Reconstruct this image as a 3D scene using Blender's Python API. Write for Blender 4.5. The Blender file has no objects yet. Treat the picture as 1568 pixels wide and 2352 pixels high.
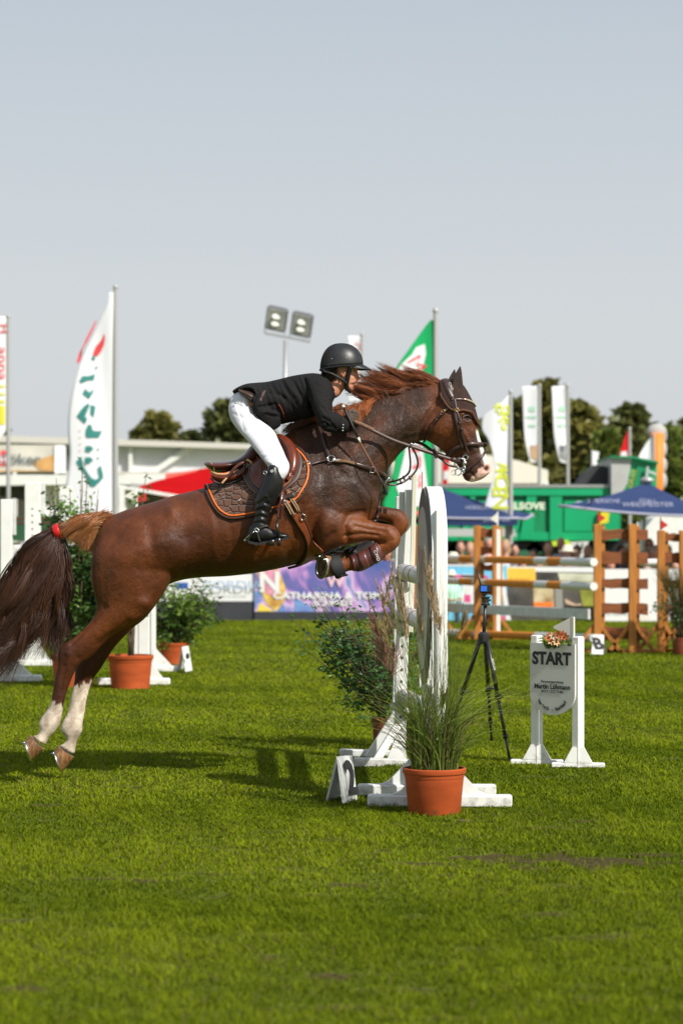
import bpy, math, random
import numpy as np
from mathutils import Vector, Matrix
from mathutils.bvhtree import BVHTree
R = math.radians
random.seed(7); rng = np.random.default_rng(7)
S = bpy.context.scene
COL = S.collection
# ---------------- camera, world, sun, exposure ----------------
F = 5553.0; CH = 1.4; HZ = 1245.0; CX = 784.0
cam_d = bpy.data.cameras.new('camera'); cam = bpy.data.objects.new('camera', cam_d); COL.objects.link(cam)
S.camera = cam
cam.location = (0, 0, CH); cam.rotation_euler = (R(90), 0, 0)
cam_d.sensor_fit = 'VERTICAL'; cam_d.sensor_height = 36; cam_d.sensor_width = 24
cam_d.lens = F/2352*36; cam_d.shift_y = (HZ-1176)/2352
cam_d.clip_start = 0.1; cam_d.clip_end = 3000
cam_d.dof.use_dof = True; cam_d.dof.focus_distance = 13.9; cam_d.dof.aperture_fstop = 2.9
SUN_DIR = Vector((0.60, -0.64, 0.80)).normalized()     # towards the sun
sun_el = math.asin(SUN_DIR.z); 
W = bpy.data.worlds.new('World'); S.world = W; W.use_nodes = True
nt = W.node_tree; nt.nodes.clear()
out = nt.nodes.new('ShaderNodeOutputWorld'); bg = nt.nodes.new('ShaderNodeBackground')
sky = nt.nodes.new('ShaderNodeTexSky'); sky.sky_type = 'NISHITA'; sky.sun_disc = False
sky.sun_elevation = sun_el; sky.sun_rotation = math.atan2(SUN_DIR.x, SUN_DIR.y)
sky.air_density = 1.3; sky.dust_density = 4.5; sky.ozone_density = 1.5
mixs = nt.nodes.new('ShaderNodeMix'); mixs.data_type = 'RGBA'; mixs.inputs['Factor'].default_value = 0.85
tcw = nt.nodes.new('ShaderNodeTexCoord'); sep = nt.nodes.new('ShaderNodeSeparateXYZ'); nt.links.new(tcw.outputs['Generated'], sep.inputs[0])
rw = nt.nodes.new('ShaderNodeValToRGB'); nt.links.new(sep.outputs['Z'], rw.inputs[0])      # thin haze layer over the blue, paler towards the horizon
rw.color_ramp.elements[0].position = 0; rw.color_ramp.elements[0].color = (.88, .92, .95, 1); rw.color_ramp.elements[1].position = .23; rw.color_ramp.elements[1].color = (.665, .73, .805, 1)
e_ = rw.color_ramp.elements.new(.09); e_.color = (.85, .888, .93, 1); e_ = rw.color_ramp.elements.new(.5); e_.color = (.42, .50, .60, 1)
sc_ = nt.nodes.new('ShaderNodeVectorMath'); sc_.operation = 'SCALE'; sc_.inputs['Scale'].default_value = 5.35; nt.links.new(rw.outputs[0], sc_.inputs[0]); nt.links.new(sc_.outputs[0], mixs.inputs['B'])
nt.links.new(sky.outputs[0], mixs.inputs['A']); nt.links.new(mixs.outputs['Result'], bg.inputs['Color'])
bg.inputs['Strength'].default_value = 0.135
nt.links.new(bg.outputs[0], out.inputs['Surface'])
sl = bpy.data.lights.new('sun', 'SUN'); sl.energy = 5.0; sl.angle = R(0.8); sl.color = (1, .955, .88)
so = bpy.data.objects.new('sun', sl); COL.objects.link(so)
so.rotation_euler = SUN_DIR.to_track_quat('Z', 'Y').to_euler(); so.location = (0, 0, 30)
S.view_settings.view_transform = 'Standard'; S.view_settings.look = 'None'
S.view_settings.exposure = 0.18; S.view_settings.gamma = 1
S.cycles.max_bounces = 6; S.cycles.diffuse_bounces = 3; S.cycles.transparent_max_bounces = 6

# ---------------- helpers ----------------
def P(X, Y, D):            # photo coordinates (1568 wide) at distance D -> world point
    return Vector(((X-CX)*D/F, D, CH-(Y-HZ)*D/F))
def DG(Y): return CH*F/(Y-HZ)        # distance of a ground point
def tag(o, label=None, cat=None, group=None, kind=None):
    if label: o['label'] = label
    if cat: o['category'] = cat
    if group: o['group'] = group
    if kind: o['kind'] = kind
    return o
def wloc(o):
    v = Vector((0, 0, 0))
    while o is not None: v += o.location; o = o.parent
    return v
def thing(name, loc, label, cat, group=None):
    o = bpy.data.objects.new(name, None); COL.objects.link(o); o.location = loc
    o.empty_display_size = .1
    return tag(o, label, cat, group)
MATS = {}
def mat(name, col, rough=.6, metal=0, noise=0, nscale=8, bump=0, bscale=60, spec=.5, sheen=0, coat=0, trans=0, attr=None, stretch=None, col2=None, emit=0, alpha=None, rvar=0):
    if name in MATS: return MATS[name]
    m = bpy.data.materials.new(name); m.use_nodes = True; n = m.node_tree.nodes; L = m.node_tree.links
    b = n['Principled BSDF']; b.inputs['Base Color'].default_value = (*col, 1)
    b.inputs['Roughness'].default_value = rough; b.inputs['Metallic'].default_value = metal
    b.inputs['Specular IOR Level'].default_value = spec
    if sheen: b.inputs['Sheen Weight'].default_value = sheen; b.inputs['Sheen Roughness'].default_value = .4
    if coat: b.inputs['Coat Weight'].default_value = coat; b.inputs['Coat Roughness'].default_value = .15
    src = None
    tc = n.new('ShaderNodeTexCoord'); mp = n.new('ShaderNodeMapping'); L.new(tc.outputs['Object'], mp.inputs[0])
    if stretch: mp.inputs['Scale'].default_value = stretch
    if attr:
        a = n.new('ShaderNodeAttribute'); a.attribute_name = attr; src = a.outputs['Color']
    if noise:
        t = n.new('ShaderNodeTexNoise'); t.inputs['Scale'].default_value = nscale; t.inputs['Detail'].default_value = 6; L.new(mp.outputs[0], t.inputs[0])
        r = n.new('ShaderNodeMapRange'); r.inputs['From Min'].default_value = .3; r.inputs['From Max'].default_value = .7
        L.new(t.outputs['Fac'], r.inputs[0])
        mx = n.new('ShaderNodeMix'); mx.data_type = 'RGBA'
        L.new(r.outputs[0], mx.inputs['Factor'])
        if src is None:
            mx.inputs['A'].default_value = (*[c*(1-noise) for c in col], 1)
            c2 = col2 if col2 else [min(1, c*(1+noise*.6)) for c in col]
            mx.inputs['B'].default_value = (*c2, 1); src = mx.outputs['Result']
        else:
            mu = n.new('ShaderNodeMix'); mu.data_type = 'RGBA'; mu.blend_type = 'MULTIPLY'; mu.inputs['Factor'].default_value = 1
            mx.inputs['A'].default_value = (1-noise,)*3+(1,); mx.inputs['B'].default_value = (1+noise*.6,)*3+(1,)
            L.new(src, mu.inputs['A']); L.new(mx.outputs['Result'], mu.inputs['B']); src = mu.outputs['Result']
    if src is not None: L.new(src, b.inputs['Base Color'])
    if rvar:
        t = n.new('ShaderNodeTexNoise'); t.inputs['Scale'].default_value = nscale*1.7; t.inputs['Detail'].default_value = 5; L.new(mp.outputs[0], t.inputs[0])
        r = n.new('ShaderNodeMapRange'); r.inputs['From Min'].default_value = .3; r.inputs['From Max'].default_value = .7
        r.inputs['To Min'].default_value = rough-rvar; r.inputs['To Max'].default_value = rough+rvar
        L.new(t.outputs['Fac'], r.inputs[0]); L.new(r.outputs[0], b.inputs['Roughness'])
    if bump:
        t = n.new('ShaderNodeTexNoise'); t.inputs['Scale'].default_value = bscale; t.inputs['Detail'].default_value = 5; L.new(mp.outputs[0], t.inputs[0])
        bp = n.new('ShaderNodeBump'); bp.inputs['Strength'].default_value = bump; bp.inputs['Distance'].default_value = .01
        L.new(t.outputs['Fac'], bp.inputs['Height']); L.new(bp.outputs[0], b.inputs['Normal'])
    if trans:     # thin leaves and cloth: some light comes through
        o = n['Material Output']; tr = n.new('ShaderNodeBsdfTranslucent'); ms = n.new('ShaderNodeMixShader'); ms.inputs[0].default_value = trans
        if src is not None: L.new(src, tr.inputs[0])
        else: tr.inputs[0].default_value = (*col, 1)
        L.new(b.outputs[0], ms.inputs[1]); L.new(tr.outputs[0], ms.inputs[2]); L.new(ms.outputs[0], o.inputs['Surface'])
    if emit:
        b.inputs['Emission Color'].default_value = (*col, 1); b.inputs['Emission Strength'].default_value = emit
    MATS[name] = m; return m

def muddy(m, zt=.16, c=(.10,.085,.04)):          # splashes of soil and grass stain low on the painted wood, scuffs higher up
    n = m.node_tree.nodes; L = m.node_tree.links; b = n['Principled BSDF']; src = b.inputs['Base Color'].links[0].from_socket
    g = n.new('ShaderNodeNewGeometry'); s = n.new('ShaderNodeSeparateXYZ'); L.new(g.outputs['Position'], s.inputs[0])
    t = n.new('ShaderNodeTexNoise'); t.inputs['Scale'].default_value = 22; t.inputs['Detail'].default_value = 6; L.new(g.outputs['Position'], t.inputs[0])
    r = n.new('ShaderNodeMapRange'); r.inputs[1].default_value = 0; r.inputs[2].default_value = zt; r.inputs[3].default_value = .62; r.inputs[4].default_value = .28; L.new(s.outputs['Z'], r.inputs[0])
    a = n.new('ShaderNodeMath'); a.operation = 'ADD'; L.new(r.outputs[0], a.inputs[0]); L.new(t.outputs['Fac'], a.inputs[1])
    r2 = n.new('ShaderNodeMapRange'); r2.inputs[1].default_value = 1.02; r2.inputs[2].default_value = 1.3; r2.inputs[4].default_value = .6; L.new(a.outputs[0], r2.inputs[0])
    mx = n.new('ShaderNodeMix'); mx.data_type = 'RGBA'; L.new(src, mx.inputs['A']); mx.inputs['B'].default_value = (*c, 1); L.new(r2.outputs[0], mx.inputs['Factor']); L.new(mx.outputs['Result'], b.inputs['Base Color'])

def link_mesh(name, me, m, parent=None):
    o = bpy.data.objects.new(name, me); COL.objects.link(o)
    if m is not None: me.materials.append(m)
    if parent is not None:
        w = wloc(parent); me.transform(Matrix.Translation(-w)); o.parent = parent
    return o
class MB:
    def __init__(s): s.v = []; s.f = []; s.mi = []; s.m = 0
    def add(s, vs, fs):
        b = len(s.v); s.v += [tuple(v) for v in vs]; s.f += [tuple(i+b for i in f) for f in fs]; s.mi += [s.m]*len(fs); return s
    def box(s, c, size, rot=None):
        c = Vector(c); hx, hy, hz = size[0]/2, size[1]/2, size[2]/2
        M = rot if rot is not None else Matrix.Identity(3)
        vs = [c + M @ Vector((x*hx, y*hy, z*hz)) for x in (-1, 1) for y in (-1, 1) for z in (-1, 1)]
        return s.add(vs, [(0,1,3,2),(4,6,7,5),(0,4,5,1),(2,3,7,6),(0,2,6,4),(1,5,7,3)])
    def bbox(s, c, size, b=.006, rot=None):     # box with chamfered long edges
        c = Vector(c); hx, hy, hz = size[0]/2, size[1]/2, size[2]/2; b = min(b, hx*.45, hy*.45, hz*.45)
        M = rot if rot is not None else Matrix.Identity(3)
        vs = []
        for (z, k) in ((-hz, b), (-hz+b, 0), (hz-b, 0), (hz, b)):
            x, y = hx-k, hy-k
            for (a, d) in ((x-b, y), (-x+b, y), (-x, y-b), (-x, -y+b), (-x+b, -y), (x-b, -y), (x, -y+b), (x, y-b)):
                vs.append(c + M @ Vector((a, d, z)))
        fs = [tuple(reversed(range(8))), tuple(range(24, 32))]
        for r in range(3):
            for i in range(8): fs.append((r*8+i, r*8+(i+1) % 8, (r+1)*8+(i+1) % 8, (r+1)*8+i))
        return s.add(vs, fs)
    def tube(s, pts, rad, n=8, cap=True, flat=1.0):
        pts = [Vector(p) for p in pts]; k = len(pts)
        if not hasattr(rad, '__len__'): rad = [rad]*k
        t0 = (pts[1]-pts[0]).normalized(); u = t0.orthogonal().normalized()
        if abs(t0.z) < .9: u = t0.cross(Vector((0, 0, 1))).normalized()
        vs = []; fs = []
        for i, p in enumerate(pts):
            t = (pts[min(i+1, k-1)]-pts[max(i-1, 0)]).normalized()
            u = (u - t*u.dot(t)).normalized(); w = t.cross(u)
            for j in range(n):
                a = 2*math.pi*j/n; vs.append(p + u*math.cos(a)*rad[i] + w*math.sin(a)*rad[i]*flat)
        for i in range(k-1):
            for j in range(n): fs.append((i*n+j, i*n+(j+1) % n, (i+1)*n+(j+1) % n, (i+1)*n+j))
        if cap: fs.append(tuple(reversed(range(n)))); fs.append(tuple(range((k-1)*n, k*n)))
        return s.add(vs, fs)
    def beam(s, a, b, w, h, up=(0, 0, 1)):      # rectangular bar from a to b
        a = Vector(a); b = Vector(b); t = b-a; L = t.length; t.normalize(); up = Vector(up)
        if abs(t.dot(up)) > .98: up = Vector((0, 1, 0))
        x = t.cross(up).normalized(); z = x.cross(t)
        return s.bbox((a+b)/2, (w, L, h), .005, Matrix((x, t, z)).transposed())
    def lathe(s, c, prof, n=32):
        c = Vector(c); vs = []; fs = []
        for (r, z) in prof:
            for j in range(n): a = 2*math.pi*j/n; vs.append(c+Vector((r*math.cos(a), r*math.sin(a), z)))
        for i in range(len(prof)-1):
            for j in range(n): fs.append((i*n+j, i*n+(j+1) % n, (i+1)*n+(j+1) % n, (i+1)*n+j))
        return s.add(vs, fs)
    def prism(s, pts, d, y=(0, 1, 0)):          # polygon extruded along vector y by d
        y = Vector(y)*d; n = len(pts); pts = [Vector(p) for p in pts]
        return s.add(pts+[p+y for p in pts], [tuple(range(n)), tuple(reversed(range(n, 2*n)))]+[(i, i+n, (i+1) % n+n, (i+1) % n) for i in range(n)])
    def ellipsoid(s, c, r, n=16, m=10, rot=None):
        c = Vector(c); M = rot if rot is not None else Matrix.Identity(3); vs = [c+M @ Vector((0, 0, -r[2]))]; fs = []
        for i in range(1, m):
            ph = -math.pi/2+math.pi*i/m
            for j in range(n):
                a = 2*math.pi*j/n; vs.append(c+M @ Vector((r[0]*math.cos(ph)*math.cos(a), r[1]*math.cos(ph)*math.sin(a), r[2]*math.sin(ph))))
        vs.append(c+M @ Vector((0, 0, r[2]))); T = len(vs)-1
        for j in range(n): fs.append((0, 1+(j+1) % n, 1+j)); fs.append((T, T-n+j, T-n+(j+1) % n))
        for i in range(m-2):
            for j in range(n): a = 1+i*n; fs.append((a+j, a+(j+1) % n, a+n+(j+1) % n, a+n+j))
        return s.add(vs, fs)
    def mesh(s, name='m'):
        me = bpy.data.meshes.new(name); me.from_pydata(s.v, [], s.f); me.update(); return me
    def build(s, name, m, parent=None, smooth=False, auto=None):
        me = s.mesh(name); ms = m if isinstance(m, (list, tuple)) else [m]
        o = link_mesh(name, me, ms[0], parent)
        for x in ms[1:]: me.materials.append(x)
        if len(ms) > 1: me.polygons.foreach_set('material_index', s.mi)
        import bmesh
        bm = bmesh.new(); bm.from_mesh(me); bmesh.ops.recalc_face_normals(bm, faces=bm.faces); bm.to_mesh(me); bm.free()
        if smooth: me.shade_smooth()
        if auto: me.shade_smooth(); me.set_sharp_from_angle(angle=R(auto))
        return o
def cr(a, n):                                    # Catmull-Rom resample of rows
    a = np.array(a, float); k = len(a); out = []
    for i in range(k-1):
        p0 = a[max(i-1, 0)]; p1 = a[i]; p2 = a[i+1]; p3 = a[min(i+2, k-1)]
        for j in range(n):
            t = j/n; out.append(.5*((2*p1)+(-p0+p2)*t+(2*p0-5*p1+4*p2-p3)*t*t+(-p0+3*p1-3*p2+p3)*t**3))
    out.append(a[-1]); return np.array(out)
def loft(mb, secs, D0, n=28, sub=5, p=1.0):
    """sections (Ax,Ay,Bx,By,halfwidth m,depth offset m,narrow k) traced in the picture plane at distance D0"""
    ss = [tuple(s)+(0,)*(7-len(s)) for s in secs]; ss = cr(ss, sub); vs = []; fs = []
    for r in ss:
        D = D0+r[5]; A = P(r[0], r[1], D); B = P(r[2], r[3], D); c = (A+B)/2; h = (A-B)/2; w = max(r[4], .003); k = r[6]
        for j in range(n):
            a = 2*math.pi*j/n; ca, sa = math.cos(a), math.sin(a)
            ca2 = math.copysign(abs(ca)**p, ca); sa2 = math.copysign(abs(sa)**p, sa)
            ww = w*(1-k*max(0, ca)) if k > 0 else w*(1+k*max(0, -ca))
            vs.append(c+h*ca2+Vector((0, ww*sa2, 0)))
    m = len(ss)
    for i in range(m-1):
        for j in range(n): fs.append((i*n+j, i*n+(j+1) % n, (i+1)*n+(j+1) % n, (i+1)*n+j))
    fs.append(tuple(reversed(range(n)))); fs.append(tuple(range((m-1)*n, m*n)))
    mb.add(vs, fs); return mb
def remesh(mb, vox, smooth=4, lam=.5):
    """union of overlapping closed shells as ONE continuous surface"""
    me = mb.mesh('tmp'); import bmesh
    bm = bmesh.new(); bm.from_mesh(me); bmesh.ops.recalc_face_normals(bm, faces=bm.faces); bm.to_mesh(me); bm.free()
    o = bpy.data.objects.new('tmp', me); COL.objects.link(o)
    md = o.modifiers.new('r', 'REMESH'); md.mode = 'VOXEL'; md.voxel_size = vox
    if smooth:
        ms = o.modifiers.new('s', 'SMOOTH'); ms.factor = lam; ms.iterations = smooth
    dg = bpy.context.evaluated_depsgraph_get(); r = bpy.data.meshes.new_from_object(o.evaluated_get(dg))
    bpy.data.objects.remove(o); bpy.data.meshes.remove(me); r.shade_smooth(); return r
def getco(me):
    v = np.empty(len(me.vertices)*3); me.vertices.foreach_get('co', v); return v.reshape(-1, 3)
def getno(me):
    v = np.empty(len(me.vertices)*3); me.vertices.foreach_get('normal', v); return v.reshape(-1, 3)
def setco(me, v): me.vertices.foreach_set('co', v.ravel()); me.update()
def topx(v, D=None):
    D = v[:, 1] if D is None else D
    return np.stack([v[:, 0]*F/D+CX, HZ-(v[:, 2]-CH)*F/D], 1)
def segdist(q, pts):
    d = np.full(len(q), 1e9)
    if len(pts) == 1: return np.hypot(q[:, 0]-pts[0][0], q[:, 1]-pts[0][1])
    for a, b in zip(pts[:-1], pts[1:]):
        a = np.array(a, float); b = np.array(b, float); ab = b-a; t = np.clip(((q-a)@ab)/(ab@ab), 0, 1)
        d = np.minimum(d, np.linalg.norm(q-(a+t[:, None]*ab), axis=1))
    return d
def sculpt(me, strokes):
    v = getco(me); no = getno(me); q = topx(v); dv = np.zeros(len(v))
    for pts, r, amp in strokes: dv += amp*np.exp(-(segdist(q, pts)/r)**2)
    v += no*(dv*np.abs(no[:, 1])**.7)[:, None]; setco(me, v)
def setcolor(me, name, c):
    a = me.color_attributes.new(name, 'FLOAT_COLOR', 'POINT'); c4 = np.ones((len(c), 4)); c4[:, :3] = c; a.data.foreach_set('color', c4.ravel())
def strands(name, lines, width, cols, m, parent=None, taper=True):
    """N hair or blade strands (N,M,3) as thin three-sided tapered tubes, one mesh"""
    L = np.array(lines); N, M, _ = L.shape
    T = np.gradient(L, axis=1); T /= np.linalg.norm(T, axis=2, keepdims=True)+1e-9
    up = np.array([.13, .95, .28]); U = np.cross(T, up); U /= np.linalg.norm(U, axis=2, keepdims=True)+1e-9; Wv = np.cross(T, U)
    w = np.broadcast_to(np.asarray(width, float).reshape(-1, 1) if np.ndim(width) else width, (N, 1))
    tp = (1-np.linspace(0, 1, M)**2*.85) if taper else np.ones(M)
    ww = (w*tp[None, :])[..., None]
    V = np.stack([L+ww*(U*math.cos(a)+Wv*math.sin(a)) for a in (0, 2.094, 4.189)], 2).reshape(-1, 3)
    base = (np.arange(N)[:, None]*M+np.arange(M-1)[None, :]).reshape(-1)*3
    fs = np.concatenate([np.stack([base+j, base+(j+1) % 3, base+3+(j+1) % 3, base+3+j], 1) for j in range(3)])
    me = fastmesh(name, V, fs); me.shade_smooth()
    c = np.repeat(np.asarray(cols), M*3, 0); setcolor(me, 'col', c)
    return link_mesh(name, me, m, parent)
def fastmesh(name, V, fs):
    me = bpy.data.meshes.new(name); k = fs.shape[1]; me.vertices.add(len(V)); me.vertices.foreach_set('co', np.ascontiguousarray(V, dtype=np.float32).ravel())
    me.loops.add(fs.size); me.loops.foreach_set('vertex_index', fs.astype(np.int32).ravel())
    me.polygons.add(len(fs)); me.polygons.foreach_set('loop_start', np.arange(len(fs), dtype=np.int32)*k)
    me.polygons.foreach_set('loop_total', np.full(len(fs), k, dtype=np.int32)); me.update(calc_edges=True); return me
def text(s, size, m, parent, M, extrude=.002, name='lettering', bold=0, xs=1):
    """lettering as a mesh; M maps text plane (x right, y up) to world"""
    c = bpy.data.curves.new('t', 'FONT'); c.body = s; c.size = size; c.extrude = extrude; c.align_x = 'CENTER'; c.align_y = 'CENTER'; c.offset = bold
    c.resolution_u = 3
    o = bpy.data.objects.new('t', c); COL.objects.link(o); dg = bpy.context.evaluated_depsgraph_get()
    me = bpy.data.meshes.new_from_object(o.evaluated_get(dg)); bpy.data.objects.remove(o)
    me.transform(Matrix.Diagonal((xs, 1, 1, 1))); me.transform(M); me.materials.clear()
    return link_mesh(name, me, m, parent)
def facing(p, rz=0, roll=0):                     # text frame standing upright, facing the camera
    return Matrix.Translation(p) @ Matrix.Rotation(rz, 4, 'Z') @ Matrix.Rotation(R(90), 4, 'X') @ Matrix.Rotation(roll, 4, 'Z')
# ======================= HORSE =======================
D0 = 14.1
def lerp_c(a, b, t): return a+(b-a)*t[:, None]
def smooth01(x): x = np.clip(x, 0, 1); return x*x*(3-2*x)
hb = MB()
# trunk
loft(hb, [(246,1196,236,1230,.04),(240,1192,214,1290,.11,0,.3),(262,1182,214,1350,.22,0,.35),(300,1168,262,1385,.275,0,.25),(345,1155,328,1370,.295,0,.2),(400,1138,398,1338,.295,0,.2),
  (463,1122,455,1327,.285,0,.15),(530,1100,530,1323,.30,0,.15),(595,1058,610,1312,.31,0,.25),(650,1002,688,1294,.295,0,.5),(700,974,758,1266,.275,0,.6),(755,985,812,1243,.25,0,.45),
  (805,1030,852,1202,.20,0,.2),(845,1080,870,1165,.12)], D0, n=44)
# neck
loft(hb, [(660,1000,800,1240,.22,0,.6),(705,970,845,1205,.22,0,.6),(745,960,866,1160,.205,0,.55),(795,945,876,1118,.165,0,.5),(845,924,889,1082,.13,0,.45),(897,903,908,1054,.105,0,.45),
  (945,889,930,1031,.09,0,.4),(985,881,955,1017,.082,0,.3),(1012,878,985,1008,.076,0,.2),(1034,878,1012,985,.07)], D0, n=40)
# head
loft(hb, [(1022,876,1000,925,.05),(1040,878,978,965,.072,0,0),(1058,886,972,995,.085,0,-.2),(1074,912,979,1011,.097,0,-.25),(1085,940,990,1018,.102,0,-.3),(1094,974,1003,1026,.088,0,-.4),(1101,1003,1020,1041,.07,0,-.4),
  (1109,1026,1036,1056,.057,0,-.3),(1117,1047,1051,1071,.05,0,-.2),(1124,1066,1059,1087,.055,0,-.25),(1125,1082,1064,1099,.053,0,-.2),(1116,1094,1071,1105,.043),(1104,1102,1084,1108,.022)], D0, n=36)
def hind(mb, secs, off): loft(mb, [(*s[:5], off+(s[5] if len(s) > 5 else 0)) for s in secs], D0, n=26)
hind(hb, [(232,1225,330,1185,.08,.05),(214,1270,370,1250,.125),(210,1310,398,1302,.135),(215,1355,384,1350,.12),(223,1395,340,1411,.095),(206,1430,294,1440,.075),(168,1466,252,1466,.058),(143,1480,214,1506,.05),
  (134,1500,192,1521,.048),(134,1525,180,1532,.042),(128,1552,169,1551,.033),(121,1590,156,1585,.028),(114,1622,148,1614,.028),(95,1648,144,1641,.035),(89,1664,139,1663,.038),(91,1679,127,1681,.030),(86,1688,114,1695,.027),(74,1690,105,1712,.035)], -.14)
hind(hb, [(250,1260,380,1250,.12),(230,1340,392,1330,.12),(228,1395,342,1411,.09),(225,1445,303,1445,.07),(203,1475,268,1482,.056),(186,1500,247,1512,.05),(174,1530,231,1538,.045),(171,1560,212,1566,.035),
  (162,1605,200,1608,.028),(154,1638,195,1640,.028),(142,1664,191,1662,.036),(140,1680,190,1679,.037),(153,1697,179,1700,.028),(146,1708,175,1716,.028),(136,1712,172,1734,.035)], .10)
hind(hb, [(690,1110,720,1262,.10,.05),(745,1135,735,1268,.12),(785,1165,765,1262,.10),(820,1186,800,1252,.078),(850,1195,828,1246,.062),(876,1202,852,1243,.052),(899,1206,870,1247,.051),(915,1220,876,1252,.051),(920,1240,878,1256,.05),
  (910,1260,868,1252,.045),(890,1274,860,1252,.037),(868,1291,843,1262,.031),(836,1309,817,1277,.031),(818,1313,802,1279,.036),(804,1311,793,1283,.031),(786,1318,772,1280,.036)], -.15)
hind(hb, [(760,1110,760,1220,.1,-.05),(830,1150,815,1215,.085),(869,1161,858,1196,.062),(899,1166,885,1199,.054),(921,1171,893,1202,.052),(935,1186,894,1208,.051),(938,1208,888,1216,.048),(922,1232,878,1216,.042),
  (900,1247,866,1222,.034),(862,1266,845,1236,.03),(815,1286,806,1256,.034),(790,1298,782,1268,.034)], .13)
horse_me = remesh(hb, .0085, 7, .5)
sculpt(horse_me, [
 ([(760,1190)],34,.020),([(850,1145)],20,.016),([(745,1000),(795,1080),(838,1140)],11,.010),([(770,990),(820,1070),(862,1125)],9,-.010),
 ([(800,1245),(790,1205),(803,1180),(835,1176)],7,-.014),([(722,1010),(745,1090),(740,1160),(700,1230)],16,-.010),([(735,1252),(765,1225)],7,-.010),
 ([(985,1002),(930,1010),(900,1050),(884,1085)],8,-.010),([(990,920),(900,945),(800,985)],12,-.008),([(960,960),(890,1000),(840,1060)],14,.007),([(820,1030),(850,1090)],10,-.006),
 ([(1004,985)],25,.014),([(1010,915),(984,950),(966,985),(968,1012)],7,-.016),([(1040,1000),(1012,1030)],9,-.006),
 ([(1062,990),(1090,1036)],4,.007),([(1052,1000),(1078,1045)],6,-.006),([(1060,951),(1070,949),(1082,956)],4,.010),([(1062,968),(1076,972),(1084,966)],3.5,.006),([(1072,961)],6,-.010),([(1062,936)],7,-.007),
 ([(1117,1077)],4.5,-.035),([(1110,1070),(1118,1066),(1124,1074),(1121,1085)],3.5,.010),([(1058,1082),(1080,1086),(1091,1096),(1093,1107)],2.2,-.010),([(1100,1050),(1106,1068)],6,.006),
 ([(1085,990),(1098,1030)],5,.004),
 ([(394,1172)],14,.022),([(432,1232)],30,-.026),([(404,1330),(425,1285),(450,1240)],8,.012),([(300,1200)],30,.012),([(262,1230),(243,1320),(234,1385)],16,-.008),([(345,1210),(352,1290),(330,1370)],12,-.010),
 ([(335,1385)],16,.018),([(296,1428),(230,1478)],7,-.008),([(240,1395),(200,1440),(165,1478)],6,-.012),([(157,1500)],8,.008),([(180,1512)],6,-.006),([(150,1530),(140,1590)],4,-.006),([(205,1560),(185,1640)],4,-.006),
 ([(790,1232),(830,1226),(868,1230)],4,-.011),([(815,1208),(850,1216),(885,1222)],4,-.009),([(895,1225)],9,.006),([(905,1250)],8,.005),([(880,1248),(900,1240)],3,-.006),
 ([(690,1160),(660,1290)],14,-.012),([(560,1140),(580,1290)],10,.004),([(520,1150),(540,1300)],9,-.004),([(480,1150),(500,1300)],9,.004),([(480,1300),(600,1290)],14,.006)])
v = getco(horse_me); q = topx(v); no = getno(horse_me); X, Y = q[:, 0], q[:, 1]
# small skin folds on chest and shoulder
fold = np.zeros(len(v))
for k in range(46):          # short irregular skin creases over the wet shoulder, chest and throat
    cx, cy, ln = ((rng.normal(765, 55), rng.normal(1115, 55), rng.uniform(9, 24)) if k < 26 else (rng.normal(885, 22), rng.normal(1030, 30), rng.uniform(6, 14)) if k < 36 else (rng.normal(930, 45), rng.normal(935, 25), rng.uniform(6, 14)))
    an = rng.normal(-.35 if k < 26 else 2.2, .55); dx, dy = math.cos(an), math.sin(an)
    d_ = segdist(q, [(cx-dx*ln, cy-dy*ln+3), (cx, cy), (cx+dx*ln, cy+dy*ln+3)]); fold += rng.choice((-1.6, 1.3))*np.exp(-(d_/rng.uniform(2, 3.4))**2)
v += no*(fold*.0011*np.abs(no[:, 1]))[:, None]; setco(horse_me, v)
chest = np.array((.106,.029,.0075)); liver = np.array((.029,.0140,.0085)); dark = np.array((.016,.007,.004)); bright = np.array((.205,.056,.010))
cream = np.array((.62,.52,.42)); white = np.array((.72,.68,.63)); pink = np.array((.74,.46,.38))
c = np.tile(chest, (len(v), 1))
nz = np.sin(X*.043+1.3*np.sin(Y*.031))*np.cos(Y*.037+1.7*np.sin(X*.023))
c = lerp_c(c, np.array((.075,.024,.009)), smooth01(.25+nz*.5)*.6)
w = smooth01((X-690-(Y-1150)*.35)/60)*smooth01((1200-Y)/60)*smooth01((1000-X)/40+ (Y<880)*1.)     # sweat darkened neck and shoulder
w = w*smooth01(.95+.42*nz); w = w.copy()
c = lerp_c(c, liver, w*.9)
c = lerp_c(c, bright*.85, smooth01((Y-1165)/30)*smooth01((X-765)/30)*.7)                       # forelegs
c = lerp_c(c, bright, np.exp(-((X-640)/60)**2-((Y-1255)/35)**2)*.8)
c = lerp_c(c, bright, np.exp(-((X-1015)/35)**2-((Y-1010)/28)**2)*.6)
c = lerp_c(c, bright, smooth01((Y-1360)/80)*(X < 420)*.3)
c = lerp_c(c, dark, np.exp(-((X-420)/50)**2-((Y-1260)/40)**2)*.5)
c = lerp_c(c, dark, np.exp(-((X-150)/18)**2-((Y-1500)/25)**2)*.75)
c = lerp_c(c, dark, np.exp(-((X-1035)/22)**2-((Y-1000)/40)**2)*0)
c = lerp_c(c, np.array((.045,.022,.016)), smooth01((X+Y*.55-1625)/25)*.75)                     # darker muzzle
c = lerp_c(c, dark, np.exp(-((X-1072)/14)**2-((Y-955)/16)**2)*.6)
wob = 4*np.sin(X*.35)+3*np.sin(X*.83+1)
near = v[:, 1] < D0
c = lerp_c(c, np.array((.045,.011,.004)), smooth01((Y-1440)/60)*(X < 320)*.75)
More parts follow.
